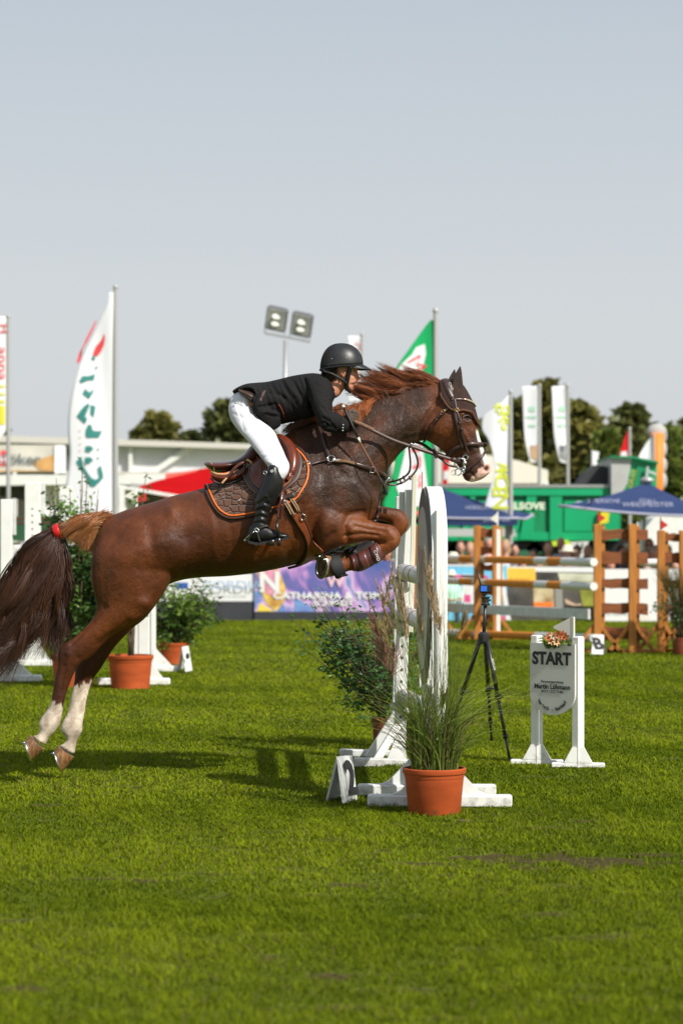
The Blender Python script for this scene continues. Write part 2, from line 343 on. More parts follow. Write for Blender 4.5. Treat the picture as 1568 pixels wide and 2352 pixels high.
c = lerp_c(c, np.array((.045,.014,.005)), smooth01((Y-1270-(X-450)*-.03)/40)*(X > 420)*(X < 720)*.55)  # shade under the belly, painted into the coat colour
wet_mask = w
sock = np.where(near, smooth01((Y-1606-wob-(X-115)*.45)/5), smooth01((Y-1575-wob+(X-170)*.3)/5))*(X < 260)
c = lerp_c(c, lerp_c(np.tile(cream, (len(v), 1)), np.array((.42,.33,.25)), smooth01(.4+.5*np.sin(X*.21+Y*.05)*np.sin(Y*.09))), sock)
dyc = np.abs(v[:, 1]-D0)
front = 1093.5+(Y-976)*.33
blaze = smooth01((.044+.024*smooth01((Y-1040)/25)-dyc)/.006)*smooth01((X-front+14)/6)*smooth01((Y-984)/10)
c = lerp_c(c, white, blaze)
muzz = smooth01((X*.75+Y*.66-1535)/3.5+wob*.12)*smooth01((Y-1060)/6)
c = lerp_c(c, pink, muzz)
c = lerp_c(c, white*.95, muzz*smooth01((Y-1098)/8)*.4)
c = lerp_c(c, np.array((.10,.02,.018)), np.exp(-(((X-1117)/5.5)**2+((Y-1077.5)/6)**2)**2)*(X > 1100))
c = lerp_c(c, np.array((.03,.014,.01)), np.exp(-(((X-765)/40)**2+((Y-1300)/35)**2)**4)*0)
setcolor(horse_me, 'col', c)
wet = np.maximum(wet_mask*.9, .35*np.exp(-((X-1030)/60)**2-((Y-1000)/60)**2)); setcolor(horse_me, 'wet', np.repeat(wet[:, None], 3, 1))
def coat_mat():
    m = bpy.data.materials.new('coat'); m.use_nodes = True; n = m.node_tree.nodes; L = m.node_tree.links; b = n['Principled BSDF']
    a = n.new('ShaderNodeAttribute'); a.attribute_name = 'col'
    tc = n.new('ShaderNodeTexCoord'); mp = n.new('ShaderNodeMapping'); mp.inputs['Rotation'].default_value = (0, R(35), 0); mp.inputs['Scale'].default_value = (1, 1, 1)
    L.new(tc.outputs['Object'], mp.inputs[0])
    def noi(sc, det, st=None):
        t = n.new('ShaderNodeTexNoise'); t.inputs['Scale'].default_value = sc; t.inputs['Detail'].default_value = det; t.inputs['Roughness'].default_value = .6
        if st:
            m2 = n.new('ShaderNodeMapping'); m2.inputs['Scale'].default_value = st; L.new(mp.outputs[0], m2.inputs[0]); L.new(m2.outputs[0], t.inputs[0])
        else: L.new(mp.outputs[0], t.inputs[0])
        return t.outputs['Fac']
    def rng_(x, a, b_, c_, d):
        r = n.new('ShaderNodeMapRange'); r.inputs[1].default_value = a; r.inputs[2].default_value = b_; r.inputs[3].default_value = c_; r.inputs[4].default_value = d; L.new(x, r.inputs[0]); return r.outputs[0]
    big = noi(5, 5); mid = noi(22, 6); fine = noi(90, 6, (.35, 1, 1.6))
    def mul(x, f):
        mu = n.new('ShaderNodeMix'); mu.data_type = 'RGBA'; mu.blend_type = 'MULTIPLY'; mu.inputs['Factor'].default_value = 1
        L.new(x, mu.inputs['A']); L.new(f, mu.inputs['B']); return mu.outputs['Result']
    x = mul(a.outputs['Color'], rng_(big, .3, .7, .72, 1.3)); x = mul(x, rng_(mid, .3, .7, .86, 1.12)); x = mul(x, rng_(fine, .3, .7, .80, 1.18))
    wa = n.new('ShaderNodeAttribute'); wa.attribute_name = 'wet'
    def ridge(sc, st, wd):      # thin branching lines: dried sweat, veins and skin creases
        m2 = n.new('ShaderNodeMapping'); m2.inputs['Scale'].default_value = st; L.new(mp.outputs[0], m2.inputs[0])
        t = n.new('ShaderNodeTexNoise'); t.inputs['Scale'].default_value = sc; t.inputs['Detail'].default_value = 3; t.inputs['Distortion'].default_value = .9; L.new(m2.outputs[0], t.inputs[0])
        s = n.new('ShaderNodeMath'); s.operation = 'SUBTRACT'; s.inputs[1].default_value = .5; L.new(t.outputs['Fac'], s.inputs[0]); a_ = n.new('ShaderNodeMath'); a_.operation = 'ABSOLUTE'; L.new(s.outputs[0], a_.inputs[0])
        return rng_(a_.outputs[0], 0, wd, 1, 0)
    def mm(a_, b_, op='MULTIPLY'):
        q_ = n.new('ShaderNodeMath'); q_.operation = op; L.new(a_, q_.inputs[0])
        if hasattr(b_, 'is_linked') or hasattr(b_, 'links'): L.new(b_, q_.inputs[1])
        else: q_.inputs[1].default_value = b_
        return q_.outputs[0]
    rd = ridge(17, (1, 1, 1.5), .035); rd2 = ridge(34, (1.4, 1, .8), .05)
    gate = rng_(big, .45, .6, 0, 1); lines = mm(mm(rd, gate), wa.outputs['Fac']); lines2 = mm(mm(rd2, rng_(mid, .45, .6, 0, 1)), wa.outputs['Fac'])
    mxl = n.new('ShaderNodeMix'); mxl.data_type = 'RGBA'; mxl.inputs['B'].default_value = (.17,.105,.07,1); L.new(mm(mm(lines, lines2, 'ADD'), .08), mxl.inputs['Factor']); L.new(x, mxl.inputs['A']); x = mxl.outputs['Result']
    L.new(x, b.inputs['Base Color'])
    L.new(rng_(mid, .3, .7, .36, .6), b.inputs['Roughness'])
    b.inputs['Specular IOR Level'].default_value = .34; b.inputs['Sheen Weight'].default_value = .0; b.inputs['Sheen Roughness'].default_value = .35
    b.inputs['Sheen Tint'].default_value = (.9, .6, .45, 1)
    ad = n.new('ShaderNodeMath'); ad.operation = 'ADD'; L.new(rng_(mid, 0, 1, 0, 1.1), ad.inputs[0]); L.new(rng_(fine, 0, 1, 0, .55), ad.inputs[1])
    bp = n.new('ShaderNodeBump'); bp.inputs['Strength'].default_value = .6; bp.inputs['Distance'].default_value = .009
    L.new(mm(ad.outputs[0], mm(mm(lines, lines2, 'ADD'), .7), 'ADD'), bp.inputs['Height']); L.new(bp.outputs[0], b.inputs['Normal']); return m
M_coat = coat_mat()
horse = thing('horse', (P(600, 1200, D0).x, D0, 0), 'chestnut horse with white hind socks and pink muzzle leaping over the white jump', 'horse')
BVH = None
def mkbvh(me):
    return BVHTree.FromPolygons([tuple(x) for x in getco(me)], [tuple(p.vertices) for p in me.polygons])
BVH = mkbvh(horse_me)
CAMP = Vector((0, 0, CH))
def drape(X, Y, off=.006, bvh=None):
    """point on the horse's near side seen at (X,Y), lifted off the skin"""
    d = (P(X, Y, D0)-CAMP).normalized(); h = (bvh or BVH).ray_cast(CAMP, d)
    if h[0] is None or abs(h[0].y-D0) > .6:
        h = (bvh or BVH).find_nearest(P(X, Y, D0))
        return h[0]+h[1]*off, h[1]
    n = h[1] if h[1].dot(d) < 0 else -h[1]
    return h[0]+n*off, n
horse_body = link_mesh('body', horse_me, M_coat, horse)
def resample(pts, step):
    pts = np.array(pts, float); d = np.r_[0, np.cumsum(np.linalg.norm(np.diff(pts, axis=0), axis=1))]
    k = max(2, int(d[-1]/step)+1); t = np.linspace(0, d[-1], k)
    return np.stack([np.interp(t, d, pts[:, i]) for i in range(pts.shape[1])], 1)
def ribbon(mb, pts, nrm, w, th=.004):
    k = len(pts); vs = []; fs = []
    for i in range(k):
        t = (pts[min(i+1, k-1)]-pts[max(i-1, 0)]).normalized(); s = t.cross(nrm[i]).normalized(); n = s.cross(t).normalized()
        ww = w[i] if hasattr(w, '__len__') else w
        vs += [pts[i]+s*ww/2+n*th*.3, pts[i]+s*ww*.38+n*th, pts[i]-s*ww*.38+n*th, pts[i]-s*ww/2+n*th*.3, pts[i]-s*ww/2-n*th*.5, pts[i]+s*ww/2-n*th*.5]
    for i in range(k-1):
        for j in range(6): fs.append((i*6+j, i*6+(j+1) % 6, (i+1)*6+(j+1) % 6, (i+1)*6+j))
    fs += [tuple(range(6)), tuple((k-1)*6+j for j in reversed(range(6)))]
    mb.add(vs, fs)
def mirror(v): return Vector((v.x, 2*D0-v.y, v.z))
def strap(mb, px, w, off=.006, th=.004, both=True, step=3, sm=True):
    p = cr(px, 6) if len(px) > 2 else np.array(px, float); p = resample(p, step); r = [drape(a, b, off) for a, b in p]
    pts = [x[0] for x in r]; ns = [x[1] for x in r]
    for _ in range(3):
        pts = [pts[0]]+[(pts[i-1]+pts[i]*2+pts[i+1])/4 for i in range(1, len(pts)-1)]+[pts[-1]]
        ns = [ns[0]]+[(ns[i-1]+ns[i]+ns[i+1]).normalized() for i in range(1, len(ns)-1)]+[ns[-1]]
    ribbon(mb, pts, ns, w, th)
    if both: ribbon(mb, [mirror(x) for x in pts], [Vector((n.x, -n.y, n.z)) for n in ns], w, th)
    return pts
def free_strap(mb, pts3, w, th=.004, nrm=(0, -1, .2)):
    pts = [Vector(x) for x in cr([tuple(p) for p in pts3], 6)]; n = Vector(nrm).normalized(); ribbon(mb, pts, [n]*len(pts), w, th); return pts
def ring(mb, c, r, th, axis=(0, 1, 0), n=20, sx=1, a0=0, a1=2*math.pi):
    ax = Vector(axis).normalized(); u = ax.orthogonal().normalized(); w = ax.cross(u)
    mb.tube([Vector(c)+u*math.cos(a0+(a1-a0)*i/n)*r*sx+w*math.sin(a0+(a1-a0)*i/n)*r for i in range(n+1)], th, 7)

M_hoof = mat('hoof_horn', (.23,.11,.04), .45, noise=.75, nscale=14, stretch=(6, 6, .8), bump=.3, bscale=40)
M_steel = mat('steel', (.6,.6,.6), .25, metal=1); M_dhoof = mat('sole_horn', (.12,.075,.035), .8, noise=.5, nscale=30, bump=.8, bscale=50)
def hoof(cA, cB, sA, sB, off, w1=.042, w2=.058, sole=False):
    mb = MB(); loft(mb, [(*cA, *cB, w1, off), ((cA[0]+sA[0])/2, (cA[1]+sA[1])/2, (cB[0]+sB[0])/2, (cB[1]+sB[1])/2, (w1+w2)/2, off), (*sA, *sB, w2, off)], D0, n=24, sub=3)
    h = mb.build('hoof', M_hoof, horse, auto=50)
    A = P(*sA, D0+off); B = P(*sB, D0+off); c = (A+B)/2; hv = (A-B)/2
    cc = (P(*cA, D0+off)+P(*cB, D0+off))/2; nrm = hv.cross(Vector((0, 1, 0))).normalized()
    if nrm.dot(c-cc) < 0: nrm = -nrm
    mb = MB(); ring_pts = [c+nrm*.004+hv*math.cos(a)*.95+Vector((0, w2*.95*math.sin(a), 0)) for a in np.linspace(R(28), R(332), 26)]
    mb.tube(ring_pts, .007, 6)
    for i in (0, -1): mb.tube([ring_pts[i], ring_pts[i]+nrm*.02], [.007, .005], 7)
    mb.build('horseshoe', M_steel, h, smooth=True)
hoof((70,1688),(102,1722),(61,1700),(74,1746),-.14); hoof((133,1712),(171,1740),(127,1724),(144,1773),.10)
# near fore hoof, its sole turned to the camera
c0 = P(772, 1300, D0-.15); c1 = P(741, 1302, D0-.19)
def tilted_hoof(c0, c1, axis_long, r0, r1, wn):
    mb = MB(); vs = []; fs = []; n = 26; t = (c1-c0).normalized(); al = Vector(axis_long).normalized(); soln = wn.normalized()
    al = (al-soln*al.dot(soln)).normalized(); bl = soln.cross(al).normalized()
    a0 = (al-t*al.dot(t)).normalized(); b0 = t.cross(a0).normalized()
    if b0.dot(bl) < 0: b0 = -b0
    for k in range(5):
        s = k/4; cc = c0.lerp(c1, s); aa = a0.lerp(al, s).normalized(); bb = b0.lerp(bl, s).normalized()
        ra = r0[0]+(r1[0]-r0[0])*s; rb = r0[1]+(r1[1]-r0[1])*s
        for j in range(n): a = 2*math.pi*j/n; vs.append(cc+aa*math.cos(a)*ra+bb*math.sin(a)*rb)
    for k in range(4):
        for j in range(n): fs.append((k*n+j, k*n+(j+1) % n, (k+1)*n+(j+1) % n, (k+1)*n+j))
    fs.append(tuple(range(n))); mb.add(vs, fs); h = mb.build('hoof', M_hoof, horse, auto=50)
    # concave sole with frog
    mb = MB(); vs = []; fs = []
    for k in range(6):
        s = 1-k/5
        for j in range(n): a = 2*math.pi*j/n; vs.append(c1+al*math.cos(a)*r1[0]*s*.97+bl*math.sin(a)*r1[1]*s*.97-soln*(.012*(1-s*s))+soln*.002)
    for k in range(5):
        for j in range(n): fs.append((k*n+j, k*n+(j+1) % n, (k+1)*n+(j+1) % n, (k+1)*n+j))
    mb.add(vs, fs)
    mb.add([c1-al*r1[0]*.8+bl*.018, c1-al*r1[0]*.8-bl*.018, c1+al*r1[0]*.35, c1-al*r1[0]*.5+soln*.006, c1-al*r1[0]*.8+bl*.018-soln*.02, c1-al*r1[0]*.8-bl*.018-soln*.02, c1+al*r1[0]*.35-soln*.02], [(0,3,2),(1,2,3),(0,1,3),(0,2,6,4),(1,5,6,2),(0,4,5,1)])
    mb.build('sole', M_dhoof, h, smooth=True)
    mb = MB(); pp = [c1+soln*.006+al*math.cos(a)*r1[0]*.93+bl*math.sin(a)*r1[1]*.93 for a in np.linspace(R(-150), R(150), 30)]
    n2 = [soln]*len(pp); ribbon(mb, pp, n2, .017, .006); mb.build('horseshoe', M_steel, h, auto=40)
    mb = MB()
    for i in (0, -1): mb.tube([pp[i]+soln*.004, pp[i]+soln*.024], [.0075, .006], 8)
    mb.build('stud', M_steel, h, smooth=True)
tilted_hoof(c0, c1, (P(757,1276,D0)-P(727,1327,D0))*-1, (.056,.045), (.069,.05), Vector((-.75,-.62,-.02)))
tilted_hoof(P(788,1285,D0+.13), P(760,1289,D0+.10), (P(774,1264,D0)-P(747,1310,D0))*-1, (.052,.043), (.062,.048), Vector((-.75,-.5,-.02)))
# eye, ears
M_eye = mat('eye', (.012,.008,.006), .05, spec=1); M_ear = mat('ear_bonnet_cloth', (.035,.018,.013), .8, noise=.3, nscale=40, bump=.2, bscale=300)
for sgn in (-1, 1):
    e, n_ = drape(1073, 962.5, -.014)
    if sgn > 0: e = mirror(e)
    MB().ellipsoid(e, (.022, .016, .015)).build('eye', M_eye, horse, smooth=True)
mb = MB()
for sgn in (-1, 1):
    pp, nn = [], []
    for (a, b) in cr([(1060,962),(1066,955.5),(1075,954.5),(1083,962)], 5):
        q_, n_ = drape(a, b, .001)
        if sgn > 0: q_ = mirror(q_)
        pp.append(q_)
    mb.tube(pp, [.002]+[.0055]*(len(pp)-2)+[.002], 8)
    pp = []
    for (a, b) in cr([(1060,962),(1067,968),(1076,969.5),(1083,964)], 5):
        q_, n_ = drape(a, b, 0)
        if sgn > 0: q_ = mirror(q_)
        pp.append(q_)
    mb.tube(pp, [.002]+[.004]*(len(pp)-2)+[.002], 8)
mb.build('eyelid', mat('eyelid_skin', (.03,.017,.013), .5), horse, smooth=True)
for off, sh in ((-.055, (0, 0)), (.055, (-13, 7))):
    mb = MB(); vs = []; fs = []; n = 14
    secs = [(1040,911,1058,908,.022),(1037,900,1061,899,.027),(1037,886,1062.5,884,.026),(1041,868,1061,866,.021),(1047,855,1059.5,852,.013),(1055,842,1057,841,.002)]
    s2 = cr([(a+sh[0], b+sh[1], c_+sh[0], d+sh[1], w) for a, b, c_, d, w in secs], 4)
    for r in s2:
        A = P(r[0], r[1], D0+off); B = P(r[2], r[3], D0+off); cc = (A+B)/2; h = (B-A)/2
        for j in range(n):
            a = 2*math.pi*j/n; x = math.cos(a); y = math.sin(a)
            vs.append(cc+h*x+Vector((0, -1, 0))*(y*r[4]*.6-(1-x*x)*r[4]*.5))
    for i in range(len(s2)-1):
        for j in range(n): fs.append((i*n+j, i*n+(j+1) % n, (i+1)*n+(j+1) % n, (i+1)*n+j))
    mb.add(vs, fs).build('ear', M_ear, horse, smooth=True)
# ---- mane and tail ----
M_hair = mat('mane_hair', (.2,.06,.02), .42, attr='col', spec=.6)
def hairs(n, root, tip, mids, jr, jt, jm, M=12):
    """root/tip/mids: functions t->3d"""
    out = []
    for i in range(n):
        t = rng.random(); r = root(t)+rng.normal(0, 1, 3)*jr; e = tip(t)+rng.normal(0, 1, 3)*jt; ms = [f(t)+rng.normal(0, 1, 3)*jm for f in mids]
        ctl = cr(np.array([r]+ms+[e]), 8); u = np.linspace(0, len(ctl)-1, M); L = np.stack([np.interp(u, np.arange(len(ctl)), ctl[:, k]) for k in range(3)], 1)
        L += np.sin(u*(.35+rng.random()*.3)+rng.random()*6)[:, None]*rng.normal(0, 1, 3)*.0035*np.linspace(0, 1, M)[:, None]; out.append(L)
    return out
def pl(pts, D=D0):
    pts = np.array([tuple(P(a, b, D+(c_[0] if c_ else 0))) for a, b, *c_ in pts]); k = np.linspace(0, 1, len(pts))
    return lambda t: np.array([np.interp(t, k, pts[:, i]) for i in range(3)])
crest = pl([(1008,879),(985,881),(945,888),(897,904),(848,923)])
L1 = []
# locks: clumps of strands sharing a tip, blown backwards
def locks(nl, per, root, mid, tip, jr, jm, jt, spread, M=12, tr=(0, 1)):
    out = []; idx = []
    for k in range(nl):
        t = tr[0]+(tr[1]-tr[0])*(k+rng.random())/nl; ro = root(t); mi = mid(t)+rng.normal(0, 1, 3)*jm; ti = tip(t)+rng.normal(0, 1, 3)*jt
        b = rng.random()
        for i in range(per):
            o_ = rng.normal(0, 1, 3); f = (o_*.7+rng.normal(0, .5, 3))*jr; g = (o_*.9+rng.normal(0, .22, 3))*spread*.75; h = (o_+rng.normal(0, .35, 3))*spread*.7; ln = .62+rng.random()**.6*.5
            ctl = cr(np.array([ro+f, (ro+f)*.5+(mi+g)*.5+np.array((0, 0, .004)), mi+g, mi+(ti-mi)*ln+h]), 6)
            u = np.linspace(0, len(ctl)-1, M); L = np.stack([np.interp(u, np.arange(len(ctl)), ctl[:, q_]) for q_ in range(3)], 1); out.append(L); idx.append(b)
    return out, idx
def haircol(idx, c1, c2): 
    t = np.clip(np.array(idx)*.7+rng.random(len(idx))*.3, 0, 1)[:, None]; return np.array(c1)*(1-t)+np.array(c2)*t
a1, i1 = locks(80, 30, crest, pl([(985,871),(955,872),(915,881),(875,895),(835,909)]), pl([(938,858),(890,850),(852,853),(824,872),(798,896)]), .012, .014, .018, .008)
a1b, i1b = locks(50, 28, crest, pl([(980,868),(945,876),(905,890),(870,905),(840,920)]), pl([(935,860),(885,868),(846,880),(814,890),(808,910)]), .012, .014, .016, .008)
a1 += a1b; i1 += i1b
a2, i2 = locks(40, 30, pl([(862,917),(840,926),(800,940)]), pl([(846,935,-.08),(822,945,-.11),(788,948,-.12)]), pl([(838,955,-.12),(818,966,-.16),(770,955,-.15)]), .012, .010, .014, .008)
a3, i3 = locks(34, 30, pl([(800,940),(770,950),(740,958)]), pl([(782,938,-.08),(760,941,-.08),(735,950,-.05)]), pl([(762,945,-.12),(742,958,-.1),(715,968,-.06)]), .012, .008, .012, .008)
a4, i4 = locks(26, 26, pl([(740,958),(700,972)]), pl([(712,965,-.05),(675,976,-.03)]), pl([(685,975,-.06),(650,992,-.03)]), .012, .008, .012, .008)
cc = np.concatenate([haircol(i1, (.075,.017,.004), (.44,.125,.027)), haircol(i2, (.16,.042,.010), (.42,.13,.035)), haircol(i3, (.12,.03,.008), (.36,.10,.028)), haircol(i4, (.03,.012,.006), (.12,.035,.012))])
strands('mane', a1+a2+a3+a4, .0017, cc, M_hair, horse)
tl, ti_ = locks(46, 60, pl([(252,1189),(225,1186),(190,1190)], D0), pl([(225,1205,-.02),(190,1196,-.04),(165,1200,-.02)]), pl([(205,1262,-.03),(150,1222,-.04),(140,1216,-.02)]), .012, .010, .012, .009)
tl2, ti2 = locks(40, 50, pl([(250,1192),(240,1192)]), pl([(228,1204,-.03),(190,1206,-.04)]), pl([(216,1268,-.03),(145,1224,-.02)]), .018, .010, .012, .010)
tl3, ti3 = locks(30, 50, pl([(250,1192),(240,1188)]), pl([(195,1190,-.0),(205,1214,-.02)]), pl([(140,1214,0),(144,1226,0)]), .018, .008, .004, .008)
ch_ = haircol(ti_+ti2+ti3, (.18,.055,.014), (.60,.26,.09))
# long dark skirt of the tail, gathered below the band and fanned out by the wind
def tail_root(t): return np.array(tuple(P(130+12*t, 1212+22*t, D0)))
m1 = pl([(60,1262,0),(90,1275,-.03),(118,1285,-.04),(140,1290,0),(150,1300,0)]); m2 = pl([(12,1365,.02),(42,1375,-.04),(78,1380,-.05),(112,1372,-.02),(156,1372,.02)])
m3 = pl([(-32,1455,.03),(-2,1446,-.03),(28,1450,-.04),(58,1440,0),(90,1425,.0),(152,1420,.02)]); tp = pl([(-75,1510,.03),(-30,1535,0),(0,1535,0),(14,1515,0),(50,1480,.02),(152,1470,.02)])
def tail_locks(nl, per):
    out = []; idx = []
    for k in range(nl):
        t = rng.random()**1.35; b = rng.random(); jj = rng.normal(0, 1, (4, 3))*np.array([[.014],[.022],[.03],[.05]])
        for i in range(per):
            f = (rng.normal(0, 1, (1, 3))*.9+rng.normal(0, .3, (4, 3)))*np.array([[.012],[.012],[.014],[.020]]); ln = .7+rng.random()**.7*.5
            ps = [tail_root(t)+rng.normal(0, 1, 3)*.009, m1(t)+jj[0]+f[0], m2(t)+jj[1]+f[1], m3(t)+jj[2]+f[2], m3(t)+(tp(t)-m3(t))*ln+jj[3]+f[3]]
            ctl = cr(np.array(ps), 6); u = np.linspace(0, len(ctl)-1, 18); out.append(np.stack([np.interp(u, np.arange(len(ctl)), ctl[:, q_]) for q_ in range(3)], 1)); idx.append(b)
    return out, idx
td, tdi = tail_locks(120, 42)
tail = strands('tail', tl+tl2+tl3, .0016, ch_, M_hair, horse)
strands('tail_skirt', td, .0019, haircol(tdi, (.022,.010,.007), (.10,.038,.017)), M_hair, tail)
core = MB(); loft(core, [(248,1188,242,1204,.03),(215,1190,213,1212,.035),(175,1196,180,1226,.035),(140,1208,147,1236,.022)], D0, n=16)
loft(core, [(134,1214,145,1236,.02),(95,1240,146,1262,.035),(70,1290,140,1320,.05),(45,1345,125,1370,.05),(20,1400,100,1425,.04),(0,1450,70,1460,.02)], D0, n=16)
core.build('dock', mat('dock_hair', (.035,.015,.009), .6, noise=.6, nscale=60, bump=1, bscale=80, stretch=(1,1,.2)), tail, smooth=True)
mb = MB()
pp = [P(127,1208,D0), P(137,1236,D0)]; cc_ = (pp[0]+pp[1])/2; hv = (pp[1]-pp[0])/2; ax = hv.cross(Vector((0,1,0))).normalized()
mb.tube([cc_+hv*1.1*math.cos(a)+Vector((0,.045*math.sin(a),0)) for a in np.linspace(0, 2*math.pi, 25)], .022, 8, flat=.3)
mb.build('tail_band', mat('red_tape', (.55,.012,.012), .35), tail, smooth=True)
# ======================= GROUND =======================
def turf():
    m = mat('turf', (.05,.08,.012), .95, spec=.1); n = m.node_tree.nodes; L = m.node_tree.links; b = n['Principled BSDF']
    tc = n.new('ShaderNodeTexCoord')
    def noi(sc, det=5, st=(1,1,1)):
        mp = n.new('ShaderNodeMapping'); mp.inputs['Scale'].default_value = st; L.new(tc.outputs['Object'], mp.inputs[0])
        t = n.new('ShaderNodeTexNoise'); t.inputs['Scale'].default_value = sc; t.inputs['Detail'].default_value = det; L.new(mp.outputs[0], t.inputs[0]); return t.outputs['Fac']
    def mixc(f, a, b_):
        mx = n.new('ShaderNodeMix'); mx.data_type = 'RGBA'; L.new(f, mx.inputs['Factor'])
        for k, v in (('A', a), ('B', b_)):
            if isinstance(v, tuple): mx.inputs[k].default_value = (*v, 1)
            else: L.new(v, mx.inputs[k])
        return mx.outputs['Result']
    def rr(x, a, b_, c=0, d=1):
        r = n.new('ShaderNodeMapRange'); r.inputs[1].default_value = a; r.inputs[2].default_value = b_; r.inputs[3].default_value = c; r.inputs[4].default_value = d; L.new(x, r.inputs[0]); return r.outputs[0]
    c = mixc(rr(noi(1.3), .35, .65), (.095,.135,.008), (.175,.225,.014)); c = mixc(rr(noi(9), .4, .7, 0, .35), c, (.035,.055,.006)); c = mixc(rr(noi(.5, 4, (1,.5,1)), .60, .70, 0, .45), c, (.085,.05,.022))
    c = mixc(rr(noi(60, 3), .45, .7, 0, .7), c, (.125,.155,.02))
    ba = n.new('ShaderNodeAttribute'); ba.attribute_name = 'bare'; c = mixc(rr(ba.outputs['Fac'], .15, .6, 0, .9), c, mixc(rr(noi(30), .35, .65), (.040,.027,.011), (.105,.072,.032)))
    L.new(c, b.inputs['Base Color'])
    bp = n.new('ShaderNodeBump'); bp.inputs['Strength'].default_value = 1; bp.inputs['Distance'].default_value = .03; L.new(noi(45, 6), bp.inputs['Height']); L.new(bp.outputs[0], b.inputs['Normal'])
    return m
M_turf = turf()
def smooth_noise(x, y, sc, seed):
    r = np.random.default_rng(seed); o = np.zeros(len(x))
    for _ in range(9):
        k = r.normal(0, 1, 2)*sc; o += np.sin(x*k[0]+y*k[1]+r.uniform(0, 6.28))
    return o/3
bare = [(1.0,10.6,.30,.06,1.0),(.29,9.0,.06,.05,1),(-.52,7.95,.07,.035,1),(.75,7.4,.12,.05,.8),(.98,7.9,.2,.04,.7),(-.25,8.6,.25,.05,.6),(.45,8.3,.12,.04,.7),(.55,12.0,.06,.05,.8),(-.6,10.2,.3,.05,.5),(1.5,9.1,.3,.05,.6),(-.1,9.6,.2,.04,.5),(.3,7.1,.1,.03,.9)]
rb0 = np.random.default_rng(77)
for _ in range(34): bare.append((rb0.normal(1.02, .26), rb0.normal(10.62, .17), rb0.uniform(.03, .12), rb0.uniform(.02, .06), rb0.uniform(1.5, 2.6)))
for _ in range(12): bare.append((rb0.normal(.45, .2), rb0.normal(10.95, .12), rb0.uniform(.03, .10), rb0.uniform(.02, .05), rb0.uniform(.5, 1)))
for _ in range(90):
    y = rb0.uniform(6.6, 17); bare.append((rb0.uniform(-.16, .16)*y, y, rb0.uniform(.04, .2), rb0.uniform(.03, .09), rb0.uniform(.3, .95)))
def barem(x, y):
    k = np.zeros(len(x)); wob_ = .35*np.sin(x*31+y*17)+.3*np.sin(x*67-y*41+2)
    for bx, by, rx, ry, a in bare: k = np.maximum(k, a*np.exp(-(((x-bx)/rx)**2+((y-by)/ry)**2)*(1+wob_)))
    return k
gx = np.r_[-400, -100, -30, -10, np.arange(-4, 4.01, .05), 10, 30, 100, 400]; gy = np.r_[-20, 0, 4, np.arange(6, 17.5, .04), 20, 30, 60, 150, 900]
GX, GY = np.meshgrid(gx, gy); gv = np.stack([GX.ravel(), GY.ravel(), np.zeros(GX.size)], 1); nx = len(gx); ii = (np.arange(len(gy)-1)[:, None]*nx+np.arange(nx-1)[None, :]).ravel()
gme = fastmesh('ground', gv, np.stack([ii, ii+1, ii+nx+1, ii+nx], 1)); setcolor(gme, 'bare', np.repeat(barem(gv[:, 0], gv[:, 1])[:, None], 3, 1)); tag(link_mesh('ground', gme, M_turf), kind='structure')
def blades(y0, y1, dens, h, w, seed):
    r = np.random.default_rng(seed); ym = y1; hw0 = .145*y1+2.8; A = (y1-y0)*2*hw0; N = int(A*dens); y = r.uniform(y0, y1, N); x = r.uniform(-hw0, hw0, N)
    k = r.random(N) < np.clip(1-(np.abs(x)-.145*y-.25)*.9, .28, 1)*(np.abs(x) < .145*y+2.8); x, y = x[k], y[k]; N = len(x)
    keep = np.ones(N)
    keep = 1-.98*np.clip(barem(x, y)*1.5, 0, 1)
    n1 = smooth_noise(x, y, 5, 3); n2 = smooth_noise(x, y, 16, 5); n3 = smooth_noise(x, y, 1.4, 8)
    keep *= np.clip(1.05-.3*np.clip(n2-.9, 0, 1)*2, .2, 1); k = r.random(N) < keep; x, y, n1, n2, n3 = x[k], y[k], n1[k], n2[k], n3[k]; N = len(x)
    hh = h*(.6+.7*r.random(N))*(1+.20*n1+.20*n2); hh = np.clip(hh, h*.3, h*1.7); a = r.uniform(0, 6.28, N); ln = r.uniform(.4, 1.8, N)*hh
    # blades lean mostly in local swirls
    a2 = a+smooth_noise(x, y, 3, 12)*.5
    dx, dy = np.cos(a2), np.sin(a2); px, py = -np.sin(a), np.cos(a); ww = w*(.6+.8*r.random(N))
    B = np.stack([x, y, np.zeros(N)], 1); side = np.stack([px*ww/2, py*ww/2, np.zeros(N)], 1)
    Mi = B+np.stack([dx*ln*.35, dy*ln*.35, hh*.6], 1); T = B+np.stack([dx*ln, dy*ln, hh*(.75+.25*r.random(N))], 1)
    V = np.stack([B-side, B+side, Mi+side*.8, Mi-side*.8, T], 1)
    q = (np.arange(N)*5)[:, None]+np.array([0, 1, 2, 3]); t = (np.arange(N)*5)[:, None]+np.array([3, 2, 4])
    g = np.clip(.47+.22*n1+.26*n3+.16*n2+r.normal(0, .28, N), 0, 1)[:, None]
    c = np.array((.084,.122,.003))*(1-g)+np.array((.245,.302,.010))*g
    dry = r.random(N) < .07+.06*n3; c[dry] = np.array((.23,.20,.065))*r.uniform(.5, 1, dry.sum())[:, None]
    return V.reshape(-1, 3), q, t, np.repeat(c, 5, 0)
Vs, Qs, Ts, Cs = [], [], [], []; off_ = 0
for y0, y1, d, h, w, sd in ((6.2,9.5,11500,.024,.0036,1),(9.5,13,7600,.022,.0046,2),(13,18,4200,.021,.0070,3),(18,26,2300,.020,.009,4),(26,44,800,.016,.016,5)):
    V, q, t, c = blades(y0, y1, d, h, w, sd); Vs.append(V); Qs.append(q+off_); Ts.append(t+off_); Cs.append(c); off_ += len(V)
